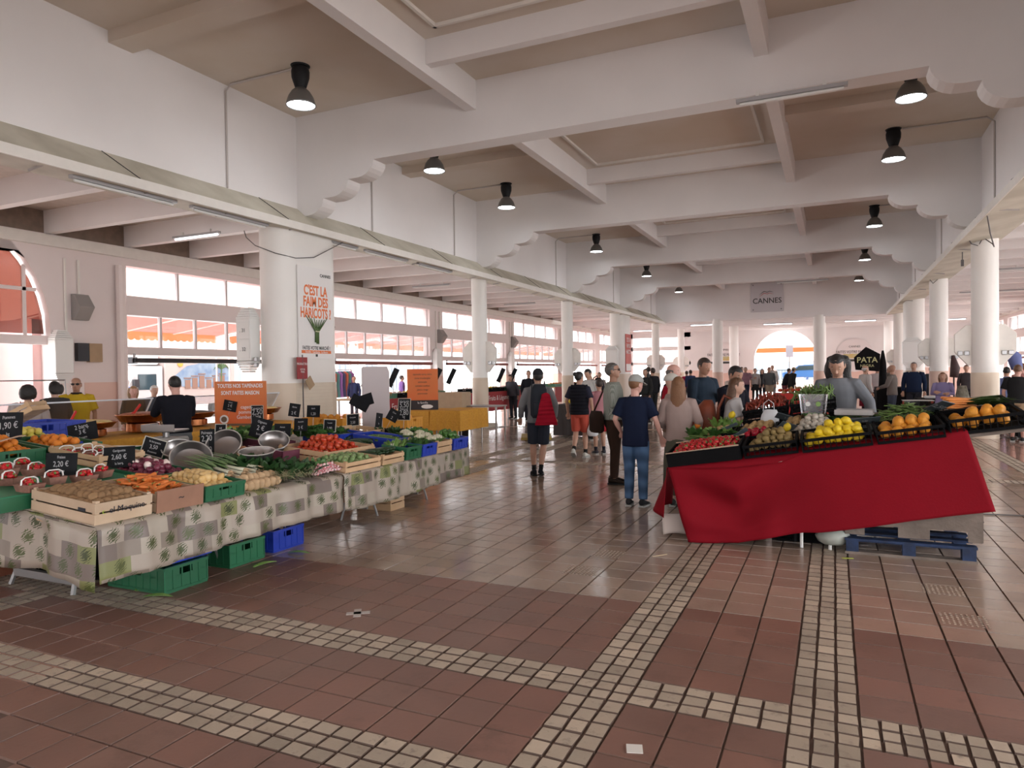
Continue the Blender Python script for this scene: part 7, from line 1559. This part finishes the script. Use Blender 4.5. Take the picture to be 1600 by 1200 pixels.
    if kind != 'none':
        mb = MB(); bald = kind == 'balding'
        base = len(mb.v); n, kk = 24, 12
        mb.ball((0, -.002, .940), (.049, .061, .058), n, kk)
        nv = []
        for p in mb.v:
            p = Vector(p); a = math.atan2(p.x, p.y + .002)          # 0 = front
            low = .928 if abs(a) < .9 else (.90 if abs(a) < 1.9 else .885)
            if kind == 'balding': low = min(low, .90)
            if abs(a) < 1.05 and p.z < .962: p = Vector((p.x * .80, p.y * .78, max(p.z, .93)))
            if p.z < low: p = Vector((p.x * .86, p.y * .86, low))
            if bald and p.z > .955: p = Vector((p.x * .80, p.y * .80, .955))
            nv.append(p)
        mb.v = [tuple(Hd(p)) for p in nv]
        if kind in ('long', 'bob', 'shoulder', 'wavy'):
            zl = {'long': .70, 'bob': .868, 'shoulder': .815, 'wavy': .76}[kind]; wid = {'long': .050, 'bob': .060, 'shoulder': .058, 'wavy': .066}[kind]
            rs = []
            for f in (0, .15, .3, .5, .7, .88, 1):
                z = .965 - (.965 - zl) * f; a = wid * (.7 + .5 * math.sin(PI * min(.75, f * .8 + .15))) * (1 - .35 * max(0, f - .8) / .2); y = -.022 - .012 * f
                r = ell((0, y, z), a, .034 + .008 * math.sin(PI * f), 14); 
                if kind == 'wavy': r = [Vector((p.x + .006 * math.sin(40 * z + p.y * 60), p.y + .006 * math.cos(37 * z), p.z)) for p in r]
                rs.append([Hd(p) if z > .86 else U(Vector((HP @ Vector((p.x, p.y, max(p.z, .86)))).to_tuple()[:2] + (p.z,))) for p in r])
            mb.rings(rs)
        if kind == 'bun': mb.ball(Hd((0, -.068, .965)), .026 * h, 10, 7)
        if kind == 'big': mb.rings([[Hd(p) for p in ell((0, -.012, z), a, b, 18)] for z, a, b in ((.862, .045, .035), (.88, .066, .058), (.92, .074, .066), (.96, .068, .062), (.995, .045, .045), (1.01, .015, .015))])
        mb.build('hair', hm_, t, smooth=True)
    if beard: m2 = MB(); m2.rings([[Hd(p) for p in ell((0, y, z), a, b, 12)] for z, a, b, y in ((.866, .016, .016, .026), (.874, .030, .030, .024), (.892, .038, .040, .016), (.902, .042, .036, .010))]); m2.build('beard', HR[beard], t, smooth=True)
    if cap:
        m2 = MB(); m2.rings([[Hd(p) for p in ell((0, 0, z), a, b, 20)] for z, a, b in ((.945, .0505, .063), (.965, .050, .062), (.99, .040, .050), (1.006, .018, .022), (1.009, .003, .003))]); m2.build('cap', cloth(cap[0]), t, smooth=True)
        if cap[1]: m2 = MB(); sgn = cap[1]; m2.add([tuple(Hd(p)) for p in ((-.040, sgn * .045, .948), (.040, sgn * .045, .948), (.034, sgn * .088, .938), (.015, sgn * .105, .934), (-.015, sgn * .105, .934), (-.034, sgn * .088, .938))], [(0, 1, 2, 3, 4, 5)]); m2.build('peak', cloth(cap[0]), t, solid=.006)
    if glasses:
        m2 = MB(); 
        for s in (-1, 1): m2.rings([[Hd((s * .020 + .016 * math.cos(2 * PI * j / 10), .061 + d_ - .004 * abs(math.cos(2 * PI * j / 10)), .932 + .011 * math.sin(2 * PI * j / 10))) for j in range(10)] for d_ in (0, .004)]); m2.tube([Hd((s * .036, .052, .936)), Hd((s * .047, .0, .936))], .002 * h, 4)
        m2.tube([Hd((-.006, .06, .936)), Hd((.006, .06, .936))], .002 * h, 4); m2.build('glasses', blackp, t)
    t['_pf'] = [0]; del t['_pf']
    return t, U, Hd
def at(px, d):        # floor point seen at column px at depth d
    r = RIGHT * ((px - 800) / FPX) + FWD; return (r.x * d, r.y * d)
def toward(pos, q): return math.atan2(-(q[0] - pos[0]), q[1] - pos[1])
AWAY = lambda p: toward((0, 0), p)          # facing directly away from the viewer
# ---------------- walkers in the aisle
P = (-4.26, 10.30)
walk = {'L': ((-.05, .02, .285), (-.045, -.10, .07)), 'R': ((.05, .045, .285), (.045, .075, .05))}
person(P, AWAY(P) + .05, 1.70, 'man walking away in a grey hooded top and dark shorts, backpack on', top=(.22, .22, .23), bottom=('shorts', (.03, .035, .05)), skin='mid', hair=('short', 'black'), legs={'L': ((-.05, .05, .29), (-.045, .05, .05)), 'R': ((.045, .02, .28), (.012, -.05, .062))}, arms={'L': ((-.155, -.02, .66), (-.165, .06, .545)), 'R': ((.155, -.02, .66), (.155, .07, .54))}, shoes=(.02, .02, .025), soles=(.03, .03, .03), socks=(.02, .02, .02), hood=True, cap=((.03, .03, .035), 0))
def backpack(P, face, h, z, m, label, w_=.27, hh=.42, d=.17, off=0, parts=True):
    f = Matrix.Rotation(face, 3, 'Z'); c = Vector((P[0], P[1], z)) + f @ Vector((off, -.17 - d / 2, 0))
    t = thing('backpack', label, 'bag', c, face)
    mb = MB(); mb.rings([ell((0, y, z_), a * w_ / 2, b * d / 2, 16, sq=3) for z_, a, b, y in ((-hh / 2, .75, .7, 0), (-hh / 2 + .05, 1, 1, 0), (0, 1, 1.05, 0), (hh / 2 - .08, .9, .85, .01), (hh / 2, .55, .4, .03))]); mb.build('pack_body', m, t, smooth=True)
    mb = MB(); mb.rings([ell((0, -d / 2 - .01, z_), a * w_ / 2, .03, 12, sq=3) for z_, a in ((-hh / 2 + .04, .7), (-hh / 2 + .07, .8), (-.04, .8), (0, .7))]); mb.build('front_pocket', m, t, smooth=True)
    for s in (-1, 1): mb = MB(); mb.tube([(s * .09 - off, d / 2 + .01, -hh * .2), (s * .11 - off, d / 2 + .03, hh * .3), (s * .10 - off, d / 2 + .10, hh * .62), (s * .10 - off, d / 2 + .22, hh * .5), (s * .12 - off, d / 2 + .27, .0)], .018, 6, flat=.4); mb.build('shoulder_strap', m, t, smooth=True)
    return t
backpack(P, AWAY(P) + .05, 1.7, 1.20, cloth((.03, .035, .045)), 'black backpack worn over the grey hooded top', hh=.52)
f = AWAY(P) + .05; mb = MB(); mb.grid(lambda u, v: ((-.02 + .12 * u + (u - .5) * .22 * v), -.02 * math.sin(6 * u) * v - .03 * v + .02 * math.sin(9 * v + 3 * u), -.46 * v + .03 * math.sin(PI * u) * (1 - v)), 14, 12)
o = mb.build('red_jacket', cloth((.42, .01, .03), 'quilt'), smooth=True, solid=.03); c = Vector((P[0], P[1], 1.30)) + Matrix.Rotation(f, 3, 'Z') @ Vector((.06, -.37, 0)); o.location = c; o.rotation_euler = (0, 0, f); tag(o, 'bright red padded jacket tied over the black backpack', 'jacket')
P = at(905, 13.4); f = AWAY(P) - .25
person(P, f, 1.66, 'woman in a black padded vest and coral shorts walking away with hair in a bun', top=(.03, .03, .05), vest=(.015, .015, .022), bottom=('shorts', (.52, .09, .06)), skin='mid', hair=('bun', 'black'), sleeve='short', female=True, legs={'L': ((-.045, -.0, .29), (-.04, -.13, .10)), 'R': ((.05, .05, .285), (.05, .06, .05))}, arms={'R': ((.145, -.03, .66), (.15, .02, .50)), 'L': ((-.15, .0, .66), (-.15, .05, .52))}, headyaw=-.5, shoes=(.62, .60, .55), socks=(.02, .02, .02))
def carrier(P, f, x, y, z, m, label, s=1.0):
    c = Vector((P[0], P[1], 0)) + Matrix.Rotation(f, 3, 'Z') @ Vector((x, y, z)); t = thing('carrier_bag', label, 'bag', c, f)
    mb = MB(); mb.rings([ell((0, 0, z_ * s), a * s, b * s, 12) for z_, a, b in ((-.36, .07, .05), (-.33, .11, .07), (-.24, .11, .07), (-.12, .06, .045), (-.02, .02, .015), (0, .012, .012))]); mb.build('bag_body', m, t, smooth=True)
    mb = MB(); mb.tube([(-.012, 0, -.03), (0, 0, .03), (.012, 0, -.03)], .006, 5); mb.build('handle', m, t); return t
carrier(P, f, .245, .02, .78, mat('bag_white', (.74, .76, .80), .35), 'white plastic carrier bag hanging from the hand of the woman in coral shorts')
P = at(936, 14.0); person(P, AWAY(P) + .3, 1.50, 'child in a pink top and red shorts hidden behind the man in the checked shirt', top=(.55, .25, .28), bottom=('shorts', (.45, .03, .04)), skin='mid', hair=('short', 'dark'), sleeve='long', shoes=(.05, .05, .06), socks=(.02, .02, .03), near=False)
# ---------------- the group at the low end of the red stall
P = at(958, 10.3); f = toward(P, (P[0] + 1.0, P[1] + .25))
person(P, f, 1.78, 'grey-haired man in a checked shirt, brown trousers and sunglasses', top=cloth((.20, .22, .19), 'check'), bottom=('trousers', (.05, .028, .02)), skin='tan', hair=('short', 'grey'), build=1.12, glasses=True, hem=.53, arms={'R': ((.14, .0, .655), (.055, .145, .70)), 'L': ((-.13, .03, .655), (-.05, .15, .68))}, shoes=(.03, .02, .015), soles=(.03, .03, .03), headpitch=-.12)
cl_ = Vector((P[0], P[1], 0)) + Matrix.Rotation(f, 3, 'Z') @ Vector((-.02, .30, 1.22)); mb = MB(); mb.rings([ell((0, 0, z), a, b, 12) for z, a, b in ((-.16, .03, .03), (-.12, .09, .05), (0, .11, .06), (.08, .06, .04), (.1, .02, .02))]); o = mb.build('folded_jacket', cloth((.015, .015, .018)), smooth=True); o.location = cl_; tag(o, 'dark folded garment held by the man in the checked shirt', 'garment')
q = Vector((P[0], P[1], 0)) + Matrix.Rotation(f, 3, 'Z') @ Vector((.10, -.24, .93)); t = thing('shoulder_bag', 'dark brown shoulder bag at the back of the man in the checked shirt', 'bag', q, f + .5)
mb = MB(); mb.rings([ell((0, 0, z), a, b, 14, sq=3) for z, a, b in ((-.17, .12, .06), (-.14, .15, .08), (.05, .15, .08), (.14, .11, .06))]); mb.build('bag_body', cloth((.035, .02, .015)), t, smooth=True); mb = MB(); mb.tube([(-.12, 0, .1), (-.04, .12, .42), (.02, .20, .56), (.06, .28, .42), (.1, .10, .1)], .014, 6, flat=.4); mb.build('strap', cloth((.06, .03, .02)), t, smooth=True)
P = at(992, 8.55); f = AWAY(P) - .25
person(P, f, 1.60, 'boy in a navy T-shirt, blue jeans and grey cap seen from behind', top=(.012, .018, .045), bottom=('trousers', cloth((.07, .13, .24), 'denim')), skin='pink', hair=('short', 'auburn'), sleeve='short', hem=.46, cap=((.42, .42, .40), 1), arms={'L': ((-.15, -.03, .66), (-.125, .05, .56)), 'R': ((.16, -.01, .655), (.185, .045, .53))}, headyaw=-.55, headpitch=.15, shoes=(.04, .04, .045), soles=(.62, .62, .60), build=.97)
P = at(925, 17.0); f = AWAY(P) + 2.4
person(P, f, 1.74, 'young man in a white T-shirt with a black rucksack behind the checked shirt man', top=(.62, .60, .58), bottom=('shorts', (.10, .12, .18)), skin='mid', hair=('short', 'black'), sleeve='short', near=False, headpitch=.3, lean=.15)
backpack(P, f, 1.7, 1.28, cloth((.02, .02, .025)), 'black rucksack on the young man in white behind the checked shirt man')
P = at(1052, 9.9); f = toward(P, (.4, 9.6))
person(P, f, 1.74, 'balding man in a red polo and dark vest among the group', top=(.36, .015, .03), vest=(.012, .016, .028), bottom=('trousers', (.012, .018, .035)), skin='pink', hair=('balding', 'grey'), sleeve='short', build=1.08, arms={'L': ((-.16, .01, .66), (-.10, .10, .56))}, shoes=(.6, .58, .55))
P = at(1049, 9.25); f = toward(P, (0, 8.6)) + .5
person(P, f, 1.60, 'woman in a pale knitted hat and taupe blouse half hidden in the group', top=(.42, .33, .30), bottom=('trousers', (.012, .018, .04)), skin='light', hair=('none', 'white'), cap=((.60, .57, .52), 0), female=True, hem=.48, arms={'L': ((-.17, .02, .655), (-.14, .05, .54))}, shoes=(.65, .62, .6), headyaw=.35)
P = at(1060, 8.5); f = AWAY(P) - .15
person(P, f, 1.58, 'woman with long auburn hair in a dusty pink blouse and olive skirt', top=(.43, .32, .295), skirt=((.12, .115, .085), .10), skin='light', hair=('long', 'auburn'), female=True, hem=.50, build=1.05, arms={'R': ((.15, .0, .655), (.13, .12, .60)), 'L': ((-.14, -.01, .66), (-.12, .08, .60))}, shoes=(.05, .05, .05))
put('orange', (P[0] + .22, P[1] + .02, .985), 'orange held by the woman in the dusty pink blouse', 'orange', None)
P = at(1098, 10.35); f = toward(P, (0, 8.2)) + .3
person(P, f, 1.84, 'tall dark-haired man in a dark teal jumper with stubble looking down', top=(.022, .035, .055), bottom=('trousers', (.02, .025, .04)), skin='tan', hair=('short', 'dark'), arms={'L': ((-.14, .02, .66), (-.09, .14, .70)), 'R': ((.14, .02, .66), (.10, .12, .60))}, headpitch=.3, beard=None, build=1.06)
P = at(1138, 9.45); f = toward(P, (.6, 8.2)) + .1
person(P, f, 1.72, 'black-haired man in a black pullover leaning over the stall with clasped hands', top=(.012, .012, .02), bottom=('trousers', (.02, .02, .03)), skin='tan', hair=('short', 'black'), arms={'L': ((-.13, .05, .665), (-.02, .19, .63)), 'R': ((.13, .05, .665), (.02, .20, .63))}, headpitch=.35, lean=.12, build=1.05)
P = at(1141, 8.75); f = toward(P, (1.0, 9.3)) 
person(P, f, 1.56, 'brown-haired woman in a white T-shirt with sunglasses on her head', top=(.62, .61, .62), bottom=('trousers', (.03, .03, .05)), skin='light', hair=('long', 'brown'), female=True, sleeve='short', lean=.10, arms={'L': ((-.11, .08, .665), (-.03, .20, .645)), 'R': ((.13, .06, .66), (.03, .20, .64))}, headpitch=.05)
lb = mat('backpack_leather', (.24, .05, .02), .55, var=.3, scale=8); t = backpack(P, f, 1.56, 1.04, lb, 'large rust-brown backpack worn by the woman in the white T-shirt', .38, .46, .26)
# ---------------- seller in grey behind the red stall
P = (.05, 9.0); f = toward(P, (-.1, 7.9))
person(P, f, 1.84, 'seller in a grey hooded sweatshirt with long wavy dark hair, looking down', top=(.20, .21, .235), bottom=('trousers', (.03, .03, .04)), skin='mid', hair=('wavy', 'black'), female=True, hood=True, lean=.10, headpitch=.5, build=1.05, arms={'R': ((.145, .05, .66), (.10, .15, .57)), 'L': ((-.175, .02, .69), (-.20, .10, .575))}, sleeve='long')
# ---------------- left side shoppers and sellers
P = at(43, 10.5); person(P, AWAY(P) + .1, 1.56, 'dark-haired shopper in a white top with a shoulder strap', top=(.62, .56, .54), bottom=('trousers', (.04, .04, .06)), skin='mid', hair=('big', 'black'), female=True, build=1.22, sleeve='long')
mb = MB(); mb.tube([(-.15, -.12, .0), (-.12, -.16, .25), (-.1, -.08, .40)], .012, 6, flat=.5); f = AWAY(P) + .1; o = mb.build('bag_strap', cloth((.18, .07, .04))); o.location = (P[0], P[1], .92); o.rotation_euler = (0, 0, f); tag(o, 'brown bag strap over the shoulder of the shopper in white', 'strap')
P = at(85, 11.0); person(P, AWAY(P) + .55, 1.62, 'dark-haired shopper in a dark grey top beside the yellow vest man', top=(.065, .06, .06), bottom=('trousers', (.04, .04, .05)), skin='light', hair=('bob', 'black'), female=True, build=1.1)
P = at(119, 11.5); f = toward(P, (-9.0, 7.2)) - .6
person(P, f, 1.67, 'bald man in a yellow and white polo with dark glasses', top=(.62, .42, .03), bottom=('trousers', (.05, .05, .06)), skin='tan', hair=('none', 'grey'), glasses=True, sleeve='short', build=1.12, collar=(.03, .02, .02))
P = at(208, 13.4); f = toward(P, (-8.5, 7.5)); person(P, f, 1.50, 'blond woman in a dark coat looking at the copper pans', top=(.05, .05, .055), bottom=('trousers', (.03, .03, .04)), skin='pink', hair=('shoulder', 'blond'), female=True, headpitch=.15)
P = at(240, 14.2); f = toward(P, (-8.5, 7.8)) + .3; person(P, f, 1.50, 'white-haired customer in a dark jacket behind the seller in black', top=(.08, .09, .11), bottom=('trousers', (.04, .04, .05)), skin='light', hair=('short', 'white'), headpitch=.2)
P = at(276, 9.55); f = toward(P, (-9.8, 7.6)); person(P, f, 1.68, 'seller in a black jumper and grey jeans reaching over the copper pans', top=(.012, .012, .018), bottom=('trousers', cloth((.16, .17, .18), 'denim')), skin='pink', hair=('short', 'black'), build=1.08, arms={'L': ((-.14, .10, .70), (-.07, .23, .735)), 'R': ((.13, .06, .69), (.04, .21, .72))}, headpitch=.2, lean=.10, hem=.53)
# ---------------- distant figures, each built with the same care for silhouette
def far(px, d, h, fa, label, top, bottom, hair=('short', 'dark'), skin='mid', **k):
    P = at(px, d); return person(P, AWAY(P) + fa, h, label, top=top, bottom=bottom, hair=hair, skin=skin, near=False, **k)
wk = {'L': ((-.045, .05, .285), (-.045, .06, .05)), 'R': ((.045, .02, .285), (.045, -.06, .06))}
far(802, 25, 1.62, 2.6, 'seller with dark hair bent behind the sloped boards of the middle stand', (.10, .10, .12), ('trousers', (.04, .04, .05)), lean=.3)
far(826, 24, 1.72, 3.3, 'seller in a black top behind the middle stand, beside the backpack man', (.015, .015, .02), ('trousers', (.03, .03, .04)))
far(937, 26, 1.62, 3.0, 'small figure in pale clothes between the padded vest woman and the checked shirt man', (.45, .38, .36), ('trousers', (.2, .2, .22)))
far(1009, 22, 1.72, 2.4, 'woman with long black hair in a dark coat behind the boy in the cap', (.03, .03, .03), ('trousers', (.04, .03, .03)), hair=('long', 'black'), female=True)
far(1013, 28, 1.80, 1.0, 'man in a khaki jacket near the distant poster pillar', (.12, .12, .10), ('trousers', (.08, .07, .06)))
far(1020, 24, 1.75, .6, 'dark-clothed man between the cap and the red polo', (.02, .02, .025), ('trousers', (.03, .03, .03)))
far(1073, 34, 1.62, .3, 'person in a crimson jacket far behind the tall man', (.50, .03, .10), ('trousers', (.05, .05, .06)))
far(1079, 33, 1.66, .2, 'person in a navy top far behind the tall man', (.04, .06, .15), ('trousers', (.05, .05, .06)))
far(1100, 31, 1.66, 3.0, 'grey-dressed figure behind the shoulder of the tall man', (.25, .25, .27), ('trousers', (.1, .1, .12)))
far(1144, 20, 1.60, 2.8, 'woman in a cream dress walking behind the black-haired man', (.60, .50, .45), None, skirt=((.60, .50, .45), .25), hair=('shoulder', 'dark'), female=True, legs=wk)
far(1165, 35, 1.76, 3.14, 'man in a mauve shirt and navy trousers near the archway', (.30, .16, .20), ('trousers', (.02, .025, .05)), hair=('short', 'grey'), sleeve='short', build=1.1)
far(1159, 36.6, 1.78, 3.14, 'man half hidden behind the mauve shirt near the archway', (.4, .3, .3), ('trousers', (.05, .05, .06)))
far(1180, 35, 1.70, 3.14, 'woman in a white top and black skirt beside the mauve shirt', (.55, .50, .48), ('slim', (.02, .02, .02)), skirt=((.03, .03, .03), .35), female=True, arms={'R': ((.12, .06, .67), (.03, .12, .70))})
far(1191, 36, 1.66, 3.14, 'woman in a dark coat between the white top and the grey jacket', (.05, .05, .06), ('trousers', (.03, .03, .04)), hair=('shoulder', 'grey'), female=True)
far(1202, 34.5, 1.74, 3.14, 'man in a grey jacket and beige shorts walking from the archway', (.13, .14, .15), ('shorts', (.50, .38, .28)), hair=('short', 'dark'), legs=wk, build=1.12, shoes=(.03, .03, .03))
far(1207, 38, 1.86, 3.14, 'tall pale figure just behind the grey jacket man', (.62, .58, .56), ('trousers', (.3, .3, .32)), hair=('short', 'white'))
far(1226, 34, 1.70, -1.2, 'bent person in a dark cardigan and burgundy shorts at the distant red table', (.025, .02, .03), ('shorts', (.25, .07, .09)), lean=.3, shoes=(.03, .03, .03))
far(1236, 33.5, 1.72, -1.0, 'person with a pale bucket hat in black at the distant red table', (.03, .03, .03), ('trousers', (.02, .02, .02)), lean=.2, cap=((.45, .35, .22), 1))
far(1262, 70, 1.75, 1.5, 'man in navy carrying a blue bag in the street beyond the archway', (.06, .09, .22), ('trousers', (.08, .12, .25)), legs=wk)
far(1352, 22, 1.72, -1.0, 'white-haired seller in a white shirt and burgundy apron', (.64, .60, .58), ('trousers', (.05, .04, .05)), hair=('balding', 'white'), apron=(.26, .02, .04), build=1.1)
far(1371, 25, 1.72, 3.0, 'seller in a white shirt and white cap at the corner counter', (.62, .55, .55), ('trousers', (.05, .04, .05)), cap=((.62, .6, .6), 0), sleeve='short')
far(1394, 20, 1.72, 1.3, 'bald man in a beige-grey jacket on the phone at the corner counter', (.20, .17, .155), ('trousers', (.06, .07, .10)), hair=('none', 'grey'), skin='tan', arms={'R': ((.12, .08, .74), (.06, .08, .88)), 'L': ((-.12, .05, .66), (-.06, .17, .62))})
far(1428, 21, 1.80, 3.0, 'man in a navy jumper standing behind the black display table', (.015, .025, .06), ('trousers', (.03, .03, .04)), hair=('short', 'grey'), build=1.15)
far(1473, 16.9, 1.52, 3.05, 'woman in a lilac jacket with crossed arms beside the inner columns', (.26, .22, .40), ('trousers', (.25, .22, .35)), hair=('shoulder', 'auburn'), female=True, build=1.1, arms={'L': ((-.14, .02, .66), (.03, .12, .68)), 'R': ((.14, .02, .66), (-.03, .13, .66))}, hem=.46)
far(1510, 24.5, 1.70, 3.1, 'seller in a dark jacket behind the black book table', (.06, .05, .055), ('trousers', (.03, .03, .04)), hair=('short', 'brown'))
far(1455, 27, 1.66, 3.0, 'seated dark-clothed figure seen between the two inner columns', (.06, .06, .07), ('trousers', (.04, .04, .05)))
far(1574, 17.4, 1.64, .1, 'woman in a blue jacket and lilac trousers bending over the narrow counter', (.20, .24, .46), ('slim', (.48, .40, .55)), hair=('short', 'black'), female=True, lean=.2)
far(1590, 15.2, 1.68, -.2, 'man in a black T-shirt and beige shorts at the inner frame edge', (.02, .02, .022), ('shorts', (.40, .28, .18)), hair=('short', 'brown'), skin='pink', sleeve='short', build=1.1, headpitch=.3)
far(1598, 18.0, 1.72, .3, 'person with reddish hair behind the man in the black T-shirt', (.45, .2, .18), ('trousers', (.3, .25, .25)), hair=('short', 'auburn'), skin='pink')
# café guests out in the street
for i, (px, d, l, c_) in enumerate(((553, 27, 'person in dark clothes seated outside the second window', (.03, .04, .10)), (578, 28, 'person in white seated outside the second window', (.65, .63, .62)), (628, 29, 'person in violet outside the second window', (.22, .12, .35)), (198, 24, 'person in blue beside the van', (.10, .16, .35)), (660, 30, 'person in pale clothes outside, beside the second orange board', (.6, .55, .5)))):
    far(px, d, 1.6, 3.0 + i, l, c_, ('trousers', (.08, .08, .1)))
# ================================================================== turn every lettering curve into a plain mesh
bpy.context.view_layer.update(); dg_ = bpy.context.evaluated_depsgraph_get(); _mc = {}
for o in [o for o in bpy.data.objects if o.type == 'FONT']:
    cu = o.data; key = (cu.body, round(cu.size, 4), round(cu.offset, 4), round(cu.extrude, 5), cu.materials[0].name, round(cu.space_line, 2), cu.align_x)
    if key not in _mc: _mc[key] = bpy.data.meshes.new_from_object(o.evaluated_get(dg_))
    me = _mc[key]; n = bpy.data.objects.new('lettering', me); C.objects.link(n); n.parent = o.parent; n.location = o.location; n.rotation_euler = o.rotation_euler; n.scale = o.scale
    bpy.data.objects.remove(o, do_unlink=True)
